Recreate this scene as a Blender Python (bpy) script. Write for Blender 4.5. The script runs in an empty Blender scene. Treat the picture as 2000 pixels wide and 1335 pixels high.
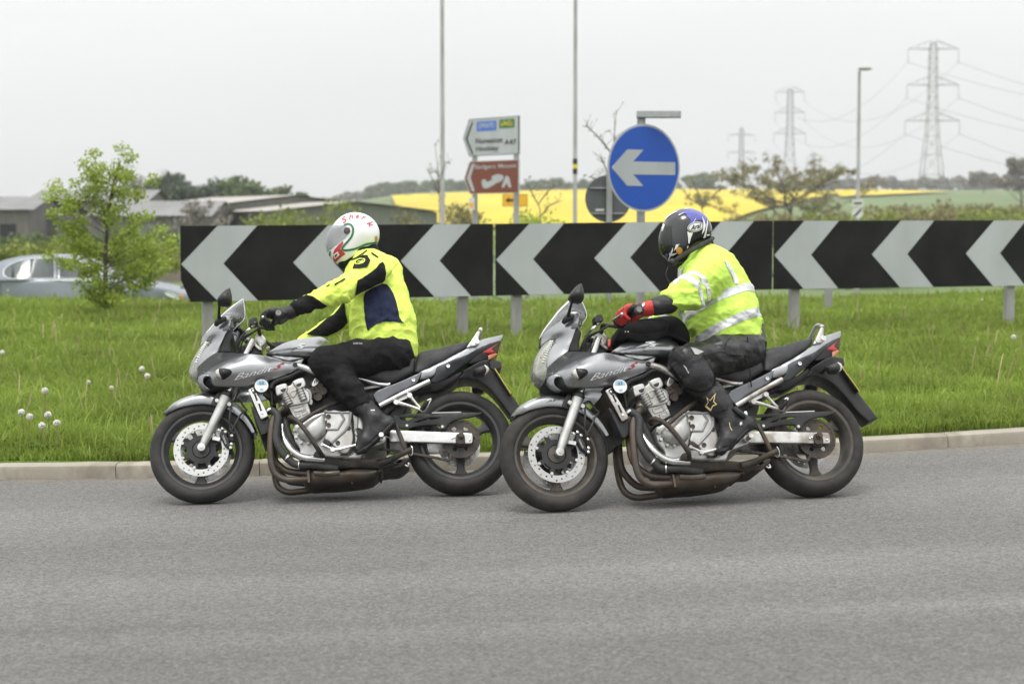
import bpy, bmesh, math, random
import numpy as np
from mathutils import Vector, Matrix, noise
from mathutils.bvhtree import BVHTree
from mathutils.geometry import delaunay_2d_cdt

random.seed(7)
RNG = np.random.default_rng(7)
SC = bpy.context.scene
COL = SC.collection

# ------------------------------------------------------------------ camera, sky, sun, exposure
CAM_H = 1.58
LENS = 65.0
FPX = LENS / 36.0 * 2000.0
PITCH = math.atan(237.5 / FPX)
cam_d = bpy.data.cameras.new('camera')
cam_d.lens = LENS
cam_d.sensor_width = 36.0
cam_d.clip_start = 0.1
cam_d.clip_end = 6000.0
cam_d.dof.use_dof = True
cam_d.dof.focus_distance = 10.35
cam_d.dof.aperture_fstop = 3.0
cam = bpy.data.objects.new('camera', cam_d)
COL.objects.link(cam)
cam.location = (0, 0, CAM_H)
cam.rotation_euler = (math.pi / 2 - PITCH, 0, 0)
SC.camera = cam

world = bpy.data.worlds.new('World')
SC.world = world
world.use_nodes = True
SUN_EL, SUN_AZ = math.radians(72), math.radians(205)   # azimuth clockwise from +Y


def build_world():
    nt = world.node_tree
    nt.nodes.clear()
    out = nt.nodes.new('ShaderNodeOutputWorld')
    bg = nt.nodes.new('ShaderNodeBackground')
    sky = nt.nodes.new('ShaderNodeTexSky')
    sky.sky_type = 'NISHITA'
    sky.sun_disc = False
    sky.sun_elevation = SUN_EL
    sky.sun_rotation = SUN_AZ
    sky.dust_density = 4.0
    tc = nt.nodes.new('ShaderNodeTexCoord')
    sep = nt.nodes.new('ShaderNodeSeparateXYZ')
    nt.links.new(tc.outputs['Generated'], sep.inputs[0])
    # an overcast dome: luminance grows from the horizon to the zenith as (1 + 2 sin e)
    mx = nt.nodes.new('ShaderNodeMath'); mx.operation = 'MAXIMUM'; mx.inputs[1].default_value = 0.0
    nt.links.new(sep.outputs['Z'], mx.inputs[0])
    mad = nt.nodes.new('ShaderNodeMath'); mad.operation = 'MULTIPLY_ADD'
    mad.inputs[1].default_value = 2.0; mad.inputs[2].default_value = 1.0
    nt.links.new(mx.outputs[0], mad.inputs[0])
    # soft cloud structure
    mp = nt.nodes.new('ShaderNodeMapping'); mp.inputs['Scale'].default_value = (1.2, 1.2, 4.0)
    nt.links.new(tc.outputs['Generated'], mp.inputs[0])
    nz = nt.nodes.new('ShaderNodeTexNoise'); nz.inputs['Scale'].default_value = 2.2
    nz.inputs['Detail'].default_value = 5
    nt.links.new(mp.outputs[0], nz.inputs['Vector'])
    mr = nt.nodes.new('ShaderNodeMapRange')
    mr.inputs['From Min'].default_value = 0.3; mr.inputs['From Max'].default_value = 0.7
    mr.inputs['To Min'].default_value = 0.955; mr.inputs['To Max'].default_value = 1.04
    nt.links.new(nz.outputs['Fac'], mr.inputs['Value'])
    mul = nt.nodes.new('ShaderNodeMath'); mul.operation = 'MULTIPLY'
    nt.links.new(mad.outputs[0], mul.inputs[0]); nt.links.new(mr.outputs[0], mul.inputs[1])
    cl = nt.nodes.new('ShaderNodeVectorMath'); cl.operation = 'SCALE'
    cl.inputs[0].default_value = (7.85, 7.95, 7.9)
    nt.links.new(mul.outputs[0], cl.inputs['Scale'])
    mix = nt.nodes.new('ShaderNodeMix'); mix.data_type = 'RGBA'
    mix.inputs['Factor'].default_value = 0.95
    nt.links.new(sky.outputs[0], mix.inputs['A'])
    nt.links.new(cl.outputs[0], mix.inputs['B'])
    nt.links.new(mix.outputs['Result'], bg.inputs['Color'])
    bg.inputs['Strength'].default_value = 0.10
    nt.links.new(bg.outputs[0], out.inputs[0])


build_world()
sun_d = bpy.data.lights.new('sun', 'SUN')
sun_d.energy = 1.5
sun_d.angle = math.radians(16)
sun_d.color = (1.0, 0.97, 0.93)
sun = bpy.data.objects.new('sun', sun_d)
COL.objects.link(sun)
sdir = Vector((math.sin(SUN_AZ) * math.cos(SUN_EL), math.cos(SUN_AZ) * math.cos(SUN_EL), math.sin(SUN_EL)))
sun.rotation_euler = sdir.to_track_quat('Z', 'Y').to_euler()
sun.location = sdir * 50
SC.view_settings.view_transform = 'Standard'
SC.view_settings.look = 'None'
SC.view_settings.exposure = 0.06
SC.view_settings.gamma = 1.0
SC.view_settings.use_curve_mapping = False
SC.cycles.max_bounces = 8
SC.cycles.transparent_max_bounces = 16
SC.cycles.caustics_reflective = False
SC.cycles.caustics_refractive = False
SC.cycles.use_denoising = True

# ------------------------------------------------------------------ helpers: from the photograph's geometry to the place
_CP, _SP = math.cos(PITCH), math.sin(PITCH)


def ray(px, py):
    u, v = (px - 1000.0) / FPX, (667.5 - py) / FPX
    return Vector((0, 0, CAM_H)), Vector((u, _CP + v * _SP, -_SP + v * _CP))


def at(px, py, Y):
    o, d = ray(px, py)
    return o + d * (Y / d.y)


def onz(px, py, z):
    o, d = ray(px, py)
    return o + d * ((z - o.z) / d.z)


def ground(x):
    """cross slope of the carriageway"""
    return 0.022 * 9.0 * math.tanh((x + 1.02) / 9.0)


def Z(ox, oy, s):
    return lambda X, Y: (ox + X / s, oy + Y / s)


# ------------------------------------------------------------------ helpers: objects
def tag(o, label=None, cat=None, group=None, kind=None):
    if label: o['label'] = label
    if cat: o['category'] = cat
    if group: o['group'] = group
    if kind: o['kind'] = kind
    return o


def link(o, parent=None):
    COL.objects.link(o)
    if parent is not None:
        o.parent = parent
    return o


def empty(name, loc=(0, 0, 0), rz=0.0, parent=None):
    o = bpy.data.objects.new(name, None)
    o.empty_display_size = 0.2
    link(o, parent)
    o.location = loc
    o.rotation_euler = (0, 0, rz)
    return o


def mesh_obj(name, V, F, mat, parent=None, smooth=None, mats=None, midx=None):
    me = bpy.data.meshes.new(name)
    V = np.asarray(V, dtype=np.float64)
    me.from_pydata(V.tolist(), [], [list(map(int, f)) for f in F])
    if mats:
        for m in mats: me.materials.append(m)
        if midx is not None: me.polygons.foreach_set('material_index', np.asarray(midx, dtype=np.int32))
    elif mat is not None:
        me.materials.append(mat)
    if smooth is not None:
        me.polygons.foreach_set('use_smooth', np.ones(len(me.polygons), dtype=bool))
        if smooth < 180:
            me.set_sharp_from_angle(angle=math.radians(smooth))
    me.validate()
    me.update()
    o = bpy.data.objects.new(name, me)
    return link(o, parent)


def fast_mesh(name, V, F, mat, parent=None, smooth=False):
    """many triangles from numpy arrays"""
    V = np.asarray(V, dtype=np.float32).reshape(-1, 3)
    F = np.asarray(F, dtype=np.int32)
    n = F.shape[1]
    me = bpy.data.meshes.new(name)
    me.vertices.add(len(V)); me.vertices.foreach_set('co', V.ravel())
    me.loops.add(F.size); me.loops.foreach_set('vertex_index', F.ravel())
    me.polygons.add(len(F))
    me.polygons.foreach_set('loop_start', np.arange(0, F.size, n, dtype=np.int32))
    me.polygons.foreach_set('loop_total', np.full(len(F), n, dtype=np.int32))
    if smooth:
        me.polygons.foreach_set('use_smooth', np.ones(len(F), dtype=bool))
    me.materials.append(mat)
    me.update(calc_edges=True)
    o = bpy.data.objects.new(name, me)
    return link(o, parent)


def catmull(P, n=6, closed=False, corner=None):
    P = np.asarray(P, float)
    N = len(P)
    if N < 3:
        return np.array([P[0] + (P[-1] - P[0]) * t for t in np.linspace(0, 1, n + 1)])
    out = []
    segs = N if closed else N - 1
    for i in range(segs):
        p1, p2 = P[i], P[(i + 1) % N]
        p0 = P[(i - 1) % N] if (closed or i > 0) else p1 - (p2 - p1)
        p3 = P[(i + 2) % N] if (closed or i + 2 < N) else p2 + (p2 - p1)
        if corner is not None:
            if corner[i]: p0 = p1 - (p2 - p1)
            if corner[(i + 1) % N]: p3 = p2 + (p2 - p1)
        L = np.linalg.norm(p2 - p1) + 1e-9
        m1 = (p2 - p0) / (np.linalg.norm(p2 - p1) + np.linalg.norm(p1 - p0) + 1e-9) * L
        m2 = (p3 - p1) / (np.linalg.norm(p3 - p2) + np.linalg.norm(p2 - p1) + 1e-9) * L
        for k in range(n):
            t = k / n
            h = (2 * t**3 - 3 * t**2 + 1, t**3 - 2 * t**2 + t, -2 * t**3 + 3 * t**2, t**3 - t**2)
            out.append(h[0] * p1 + h[1] * m1 + h[2] * p2 + h[3] * m2)
    if not closed: out.append(P[-1])
    return np.array(out)


class MB:
    """collects shapes into one mesh"""
    def __init__(s):
        s.V, s.F, s.n = [], [], 0

    def add(s, V, F):
        V = np.asarray(V, float).reshape(-1, 3)
        s.V.append(V)
        s.F += [[int(i) + s.n for i in f] for f in F]
        s.n += len(V)
        return s

    def box(s, c, size, M=None):
        hx, hy, hz = [k / 2 for k in size]
        V = np.array([(x, y, z) for x in (-hx, hx) for y in (-hy, hy) for z in (-hz, hz)])
        if M is not None: V = V @ np.array(M.to_3x3()).T
        V = V + np.array(c)
        return s.add(V, [(0, 1, 3, 2), (4, 6, 7, 5), (0, 4, 5, 1), (2, 3, 7, 6), (0, 2, 6, 4), (1, 5, 7, 3)])

    def bar(s, a, b, wy, wz):
        """box along a->b; wy = width across (near local y), wz = the other"""
        a, b = Vector(a), Vector(b)
        d = (b - a)
        q = d.to_track_quat('X', 'Z').to_matrix()
        return s.box((a + b) / 2, (d.length, wy, wz), q)

    def tube(s, P, r, segs=8, sub=4, caps=True, smoothpath=True):
        P = np.asarray(P, float)
        rr = np.full(len(P), r, float) if np.isscalar(r) else np.asarray(r, float)
        if smoothpath and len(P) > 2:
            Q = catmull(np.c_[P, rr], sub)
            P, rr = Q[:, :3], Q[:, 3]
        n = len(P)
        T = np.gradient(P, axis=0)
        T /= np.linalg.norm(T, axis=1)[:, None] + 1e-12
        up = np.array([0, 0, 1.0]) if abs(T[0][2]) < 0.9 else np.array([0, 1.0, 0])
        V = []
        N = np.cross(T[0], up); N /= np.linalg.norm(N)
        for i in range(n):
            N = N - T[i] * np.dot(N, T[i]); N /= np.linalg.norm(N) + 1e-12
            Bn = np.cross(T[i], N)
            for k in range(segs):
                a = 2 * math.pi * k / segs
                V.append(P[i] + rr[i] * (math.cos(a) * N + math.sin(a) * Bn))
        F = []
        for i in range(n - 1):
            for k in range(segs):
                k2 = (k + 1) % segs
                F.append((i * segs + k, i * segs + k2, (i + 1) * segs + k2, (i + 1) * segs + k))
        if caps:
            F.append(tuple(range(segs))[::-1])
            F.append(tuple((n - 1) * segs + k for k in range(segs)))
        return s.add(V, F)

    def cyl(s, a, b, r0, r1=None, segs=16, caps=True):
        return s.tube([a, b], [r0, r0 if r1 is None else r1], segs, 1, caps, False)

    def lathe(s, prof, c=(0, 0, 0), axis='y', segs=64, closed=False, a0=0.0, a1=2 * math.pi):
        """prof: (radius, offset along axis)"""
        full = abs(a1 - a0 - 2 * math.pi) < 1e-6
        m = segs if full else segs + 1
        V = []
        for i in range(m):
            a = a0 + (a1 - a0) * i / segs
            ca, sa = math.cos(a), math.sin(a)
            for r, h in prof:
                if axis == 'y': V.append((c[0] + r * ca, c[1] + h, c[2] + r * sa))
                elif axis == 'z': V.append((c[0] + r * ca, c[1] + r * sa, c[2] + h))
                else: V.append((c[0] + h, c[1] + r * ca, c[2] + r * sa))
        k = len(prof)
        F = []
        for i in range(segs):
            j = (i + 1) % m
            for q in range(k if closed else k - 1):
                q2 = (q + 1) % k
                F.append((i * k + q, i * k + q2, j * k + q2, j * k + q))
        return s.add(V, F)

    def sphere(s, c, r, segs=16, rings=10):
        r = (r, r, r) if np.isscalar(r) else r
        V, F = [], []
        for i in range(rings + 1):
            t = math.pi * i / rings
            for k in range(segs):
                p = 2 * math.pi * k / segs
                V.append((c[0] + r[0] * math.sin(t) * math.cos(p), c[1] + r[1] * math.sin(t) * math.sin(p), c[2] + r[2] * math.cos(t)))
        for i in range(rings):
            for k in range(segs):
                k2 = (k + 1) % segs
                F.append((i * segs + k, (i + 1) * segs + k, (i + 1) * segs + k2, i * segs + k2))
        return s.add(V, F)

    def mirror_y(s):
        V = np.concatenate(s.V); W = V.copy(); W[:, 1] *= -1
        F = [f[::-1] for f in s.F]
        s.V = [V]
        return s.add(W, F)

    def obj(s, name, mat, parent=None, smooth=40):
        return mesh_obj(name, np.concatenate(s.V), s.F, mat, parent, smooth)


def tps(P, v):
    """thin plate spline v(P) through the 2-D control points"""
    P = np.asarray(P, float); v = np.asarray(v, float)
    n = len(P)
    d2 = ((P[:, None] - P[None]) ** 2).sum(-1)
    K = np.where(d2 > 1e-16, d2 * np.log(d2 + 1e-16), 0.0) + np.eye(n) * 1e-6
    A = np.zeros((n + 3, n + 3)); A[:n, :n] = K
    A[:n, n] = 1; A[:n, n + 1:] = P; A[n, :n] = 1; A[n + 1:, :n] = P.T
    A += np.eye(n + 3) * 1e-12
    w = np.linalg.lstsq(A, np.r_[v, 0, 0, 0], rcond=None)[0]

    def f(Q):
        Q = np.asarray(Q, float)
        d2 = ((Q[:, None] - P[None]) ** 2).sum(-1)
        K = np.where(d2 > 1e-16, d2 * np.log(d2 + 1e-16), 0.0)
        return K @ w[:n] + w[n] + Q @ w[n + 1:]
    return f


def inside(poly, Q):
    poly = np.asarray(poly); Q = np.asarray(Q)
    x, y = Q[:, 0], Q[:, 1]
    c = np.zeros(len(Q), bool)
    j = len(poly) - 1
    for i in range(len(poly)):
        xi, yi = poly[i]; xj, yj = poly[j]
        if yi != yj:
            c ^= ((yi > y) != (yj > y)) & (x < (xj - xi) * (y - yi) / (yj - yi) + xi)
        j = i
    return c


def dist_poly(poly, Q):
    poly = np.asarray(poly); Q = np.asarray(Q)
    d = np.full(len(Q), 1e9)
    for i in range(len(poly)):
        a, b = poly[i], poly[(i + 1) % len(poly)]
        ab = b - a
        t = np.clip(((Q - a) @ ab) / (ab @ ab + 1e-12), 0, 1)
        d = np.minimum(d, np.linalg.norm(Q - (a + t[:, None] * ab), axis=1))
    return d


def resample(loop, step):
    out = []
    n = len(loop)
    for i in range(n):
        a, b = loop[i], loop[(i + 1) % n]
        k = max(1, int(round(np.linalg.norm((b - a)[:2]) / step)))
        for q in range(k): out.append(a + (b - a) * q / k)
    return np.array(out)


def triangulate(loops, pts):
    V, E = [], []
    for L in loops:
        k = len(V)
        V += [tuple(p) for p in L]
        E += [(k + i, k + (i + 1) % len(L)) for i in range(len(L))]
    nb = len(V)
    V += [tuple(p) for p in pts]
    r = delaunay_2d_cdt([Vector(v) for v in V], E, [], 0, 1e-6)
    vo = np.array([tuple(v) for v in r[0]])
    T = np.array([list(t) for t in r[2]], int)
    cen = vo[T].mean(1)
    ok = inside(loops[0], cen)
    for h in loops[1:]: ok &= ~inside(h, cen)
    T = T[ok]
    a = vo[T]
    cr = (a[:, 1, 0] - a[:, 0, 0]) * (a[:, 2, 1] - a[:, 0, 1]) - (a[:, 1, 1] - a[:, 0, 1]) * (a[:, 2, 0] - a[:, 0, 0])
    T[cr < 0] = T[cr < 0][:, ::-1]
    return vo, T


def panel(name, mat, parent, out, inn=(), back=('mirror',), rnd=0.0, res=0.014, holes=(), smooth=True,
          twin=False, sharp=38, drop=None):
    """A body panel: its outline and a few inner points are given in the thing's own frame as (x, y, z[, corner]);
    y (how far the panel stands out sideways) is spanned smoothly between them; the back is the mirror image,
    a plane y = c or an offset, and rnd rounds the edge."""
    O = np.array([p[:3] for p in out], float)
    cor = [len(p) > 3 and bool(p[3]) for p in out]
    if smooth:
        loop = catmull(O, 5, True, cor)
    else:
        loop = O
    L2 = resample(loop[:, [0, 2, 1]], res)[:, :2]
    ctrl = [(p[0], p[2], p[1]) for p in O] + [(p[0], p[2], p[1]) for p in inn]
    ctrl = np.array(ctrl)
    f = tps(ctrl[:, :2], ctrl[:, 2])
    HL = [resample(np.array([(p[0], p[2], 0) for p in h], float), res)[:, :2] for h in holes]
    lo, hi = L2.min(0), L2.max(0)
    gx = np.arange(lo[0] + res / 2, hi[0], res); gz = np.arange(lo[1] + res / 2, hi[1], res)
    G = np.array([(x + (res / 2 if j % 2 else 0), z) for j, z in enumerate(gz) for x in gx]).reshape(-1, 2)
    loops = [L2] + HL
    if len(G):
        G = G[inside(L2, G)]
        for h in HL: G = G[~inside(h, G)]
    dmin = 0.5 * res
    if len(G):
        dd = np.min([dist_poly(l, G) for l in loops], axis=0)
        G = G[dd > (rnd * 1.15 if rnd else dmin)]
    if rnd:
        rings = []
        nx = np.roll(L2, -1, 0) - np.roll(L2, 1, 0)
        nrm = np.c_[-nx[:, 1], nx[:, 0]]; nrm /= np.linalg.norm(nrm, axis=1)[:, None] + 1e-9
        if not inside(L2, L2 + nrm * 1e-3).mean() > 0.5: nrm = -nrm
        for s in (0.12, 0.4, 0.9):
            R = L2 + nrm * rnd * s
            R = R[inside(L2, R)]
            if len(R): R = R[dist_poly(L2, R) > rnd * s * 0.8]
            rings.append(R)
        G = np.concatenate([G] + [r for r in rings if len(r)]) if len(G) else np.concatenate(rings)
    V2, T = triangulate(loops, G)
    y = f(V2)
    if rnd:
        d = np.min([dist_poly(l, V2) for l in loops[:1]], axis=0)
        t = np.clip(1 - d / rnd, 0, 1)
        y = y - (rnd if drop is None else drop) * (1 - np.sqrt(np.maximum(0, 1 - t * t)))
    front = np.c_[V2[:, 0], y, V2[:, 1]]
    if back[0] == 'mirror': bk = front * [1, -1, 1]
    elif back[0] == 'const': bk = np.c_[V2[:, 0], np.full(len(V2), back[1]), V2[:, 1]]
    else: bk = front - [0, back[1], 0]
    n = len(V2)
    # boundary edges
    cnt = {}
    for t in T:
        for a, b in ((t[0], t[1]), (t[1], t[2]), (t[2], t[0])):
            cnt[(a, b)] = 1
    B = [(a, b) for (a, b) in cnt if (b, a) not in cnt]
    V = np.r_[front, bk]
    # front faces look towards +y: counter-clockwise in (x, z) seen from -y, so flip
    F = [(t[0], t[2], t[1]) for t in T] + [(t[0] + n, t[1] + n, t[2] + n) for t in T]
    F += [(a, b, b + n, a + n) for a, b in B]
    mb = MB().add(V, F)
    if twin: mb.mirror_y()
    return mb.obj(name, mat, parent, sharp)


def decal(name, mat, parent, target, polys, frame, off=0.002, step=0.008, holes=(), smooth=False):
    """a patch (print, tape, badge) laid on the surface of the target: polygon corners are sight lines that hit it"""
    loop = np.array(polys, float)
    if smooth: loop = catmull(loop, 5, True)
    s = step * 345.0
    L = resample(np.c_[loop, np.zeros(len(loop))], s)[:, :2]
    HL = [resample(np.c_[np.array(h, float), np.zeros(len(h))], s)[:, :2] for h in holes]
    lo, hi = L.min(0), L.max(0)
    G = np.array([(x, y) for y in np.arange(lo[1] + s / 2, hi[1], s) for x in np.arange(lo[0] + s / 2, hi[0], s)]).reshape(-1, 2)
    if len(G):
        G = G[inside(L, G)]
        for h in HL: G = G[~inside(h, G)]
        if len(G): G = G[np.min([dist_poly(l, G) for l in [L] + HL], axis=0) > s * 0.4]
    V2, T = triangulate([L] + HL, G)
    return lay(name, mat, parent, target, V2, T, frame, off)


def lay(name, mat, parent, target, V2, T, frame, off):
    bv = target if isinstance(target, BVHTree) else bvh(target)
    V, ok = [], []
    inv = frame.inv
    for p in V2:
        o, d = ray(*p)
        o = inv @ o; d = (inv.to_3x3() @ d).normalized()
        h = bv.ray_cast(o, d)
        if h[0] is None:
            V.append((0, 0, 0)); ok.append(False)
        else:
            n = h[1] if h[1].dot(d) < 0 else -h[1]
            V.append(h[0] + n * off - d * off * 0.5); ok.append(True)
    ok = np.array(ok)
    F = [t for t in T if ok[t].all()]
    if not F: return None
    V = np.array([tuple(v) for v in V])
    used = sorted({int(i) for f in F for i in f})
    rem = {u: i for i, u in enumerate(used)}
    return mesh_obj(name, V[used], [[rem[int(i)] for i in f] for f in F], mat, parent, 180)


def bvh(objs):
    if not isinstance(objs, (list, tuple)): objs = [objs]
    V, F = [], []
    for o in objs:
        k = len(V)
        V += [v.co.copy() for v in o.data.vertices]
        F += [[i + k for i in p.vertices] for p in o.data.polygons]
    return BVHTree.FromPolygons(V, F)


def text_shape(txt, shear=0.0, bold=0.0):
    """flat triangles of a line of text in the built-in font, box 0..1 x 0..1"""
    cu = bpy.data.curves.new('t', 'FONT')
    cu.body = txt
    cu.shear = shear
    cu.offset = bold
    cu.resolution_u = 3
    o = bpy.data.objects.new('t', cu)
    COL.objects.link(o)
    dg = bpy.context.evaluated_depsgraph_get()
    me = o.evaluated_get(dg).to_mesh()
    me.calc_loop_triangles()
    V = np.array([v.co[:2] for v in me.vertices]); T = np.array([list(t.vertices) for t in me.loop_triangles])
    o.evaluated_get(dg).to_mesh_clear()
    bpy.data.objects.remove(o); bpy.data.curves.remove(cu)
    lo, hi = V.min(0), V.max(0)
    return (V - lo) / (hi - lo), T


def quadmap(V, q):
    """unit square -> quad corners (bottom-left, bottom-right, top-right, top-left) in pixels"""
    q = np.array(q, float)
    u, v = V[:, :1], V[:, 1:]
    return (1 - u) * (1 - v) * q[0] + u * (1 - v) * q[1] + u * v * q[2] + (1 - u) * v * q[3]


def text_decal(name, mat, parent, target, txt, quad, frame, off=0.0025, shear=0.0, bold=0.0):
    V, T = text_shape(txt, shear, bold)
    return lay(name, mat, parent, target, quadmap(V, quad), T, frame, off)


# ------------------------------------------------------------------ helpers: materials
def pm(name, col, rough=0.5, metal=0.0, var=0.12, scale=18.0, bump=0.0, bscale=120.0, coat=0.0, spec=0.5,
       dirt=None, dirt_amt=0.0, dirt_scale=6.0, emis=None, alpha=1.0, trans=0.0, ior=1.45, rvar=0.1, stretch=None, sheen=0.0):
    m = bpy.data.materials.new(name)
    m.use_nodes = True
    nt = m.node_tree
    b = nt.nodes['Principled BSDF']
    tc = nt.nodes.new('ShaderNodeTexCoord')
    src = tc.outputs['Object']
    if stretch:
        mp = nt.nodes.new('ShaderNodeMapping'); mp.inputs['Scale'].default_value = stretch
        nt.links.new(src, mp.inputs[0]); src = mp.outputs[0]

    def tex(sc, det=4):
        n = nt.nodes.new('ShaderNodeTexNoise'); n.inputs['Scale'].default_value = sc; n.inputs['Detail'].default_value = det
        nt.links.new(src, n.inputs['Vector'])
        return n.outputs['Fac']

    def rng(o, lo, hi, f0=0.3, f1=0.7):
        r = nt.nodes.new('ShaderNodeMapRange')
        r.inputs['From Min'].default_value = f0; r.inputs['From Max'].default_value = f1
        r.inputs['To Min'].default_value = lo; r.inputs['To Max'].default_value = hi
        nt.links.new(o, r.inputs['Value'])
        return r.outputs[0]
    t = tex(scale)
    sc = nt.nodes.new('ShaderNodeVectorMath'); sc.operation = 'SCALE'
    sc.inputs[0].default_value = col
    nt.links.new(rng(t, 1 - var, 1 + var), sc.inputs['Scale'])
    c = sc.outputs[0]
    if dirt is not None:
        mx = nt.nodes.new('ShaderNodeMix'); mx.data_type = 'RGBA'
        nt.links.new(rng(tex(dirt_scale, 6), 0, dirt_amt, 0.42, 0.62), mx.inputs['Factor'])
        nt.links.new(c, mx.inputs['A']); mx.inputs['B'].default_value = (*dirt, 1)
        c = mx.outputs['Result']
    nt.links.new(c, b.inputs['Base Color'])
    nt.links.new(rng(tex(scale * 1.7), max(0.02, rough - rvar), min(1, rough + rvar)), b.inputs['Roughness'])
    b.inputs['Metallic'].default_value = metal
    b.inputs['Specular IOR Level'].default_value = spec
    b.inputs['IOR'].default_value = ior
    b.inputs['Coat Weight'].default_value = coat
    b.inputs['Coat Roughness'].default_value = 0.06
    b.inputs['Alpha'].default_value = alpha
    b.inputs['Transmission Weight'].default_value = trans
    if sheen:
        b.inputs['Sheen Weight'].default_value = sheen
    if emis:
        b.inputs['Emission Color'].default_value = (*emis[:3], 1); b.inputs['Emission Strength'].default_value = emis[3]
    if bump:
        bp = nt.nodes.new('ShaderNodeBump'); bp.inputs['Strength'].default_value = bump; bp.inputs['Distance'].default_value = 0.01
        nt.links.new(tex(bscale, 6), bp.inputs['Height'])
        nt.links.new(bp.outputs[0], b.inputs['Normal'])
    return m


def leaf_mat(name, c0, c1, rough=0.6, trans=0.25):
    """foliage: colour varies from leaf to leaf"""
    m = bpy.data.materials.new(name)
    m.use_nodes = True
    nt = m.node_tree
    b = nt.nodes['Principled BSDF']
    g = nt.nodes.new('ShaderNodeNewGeometry')
    r = nt.nodes.new('ShaderNodeMix'); r.data_type = 'RGBA'
    r.inputs['A'].default_value = (*c0, 1); r.inputs['B'].default_value = (*c1, 1)
    nt.links.new(g.outputs['Random Per Island'], r.inputs['Factor'])
    tc = nt.nodes.new('ShaderNodeTexCoord')
    n = nt.nodes.new('ShaderNodeTexNoise'); n.inputs['Scale'].default_value = 0.9; n.inputs['Detail'].default_value = 3
    nt.links.new(tc.outputs['Object'], n.inputs['Vector'])
    mr = nt.nodes.new('ShaderNodeMapRange')
    mr.inputs['From Min'].default_value = 0.3; mr.inputs['From Max'].default_value = 0.7
    mr.inputs['To Min'].default_value = 0.75; mr.inputs['To Max'].default_value = 1.25
    nt.links.new(n.outputs['Fac'], mr.inputs['Value'])
    sc = nt.nodes.new('ShaderNodeVectorMath'); sc.operation = 'SCALE'
    nt.links.new(r.outputs['Result'], sc.inputs[0]); nt.links.new(mr.outputs[0], sc.inputs['Scale'])
    nt.links.new(sc.outputs[0], b.inputs['Base Color'])
    b.inputs['Roughness'].default_value = rough
    b.inputs['Specular IOR Level'].default_value = 0.25
    if trans:
        tr = nt.nodes.new('ShaderNodeBsdfTranslucent'); nt.links.new(sc.outputs[0], tr.inputs[0])
        ms = nt.nodes.new('ShaderNodeMixShader'); ms.inputs[0].default_value = trans
        o = nt.nodes['Material Output']
        nt.links.new(b.outputs[0], ms.inputs[1]); nt.links.new(tr.outputs[0], ms.inputs[2]); nt.links.new(ms.outputs[0], o.inputs[0])
    return m


# ------------------------------------------------------------------ the setting: road, kerb, island, fields
KC = (-1.609, 27.05); KR = 15.567          # the kerb line is an arc of the island's edge


def kerb_y(x):
    d = min(abs(x - KC[0]), KR * 0.97)
    return KC[1] - math.sqrt(KR * KR - d * d)


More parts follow.
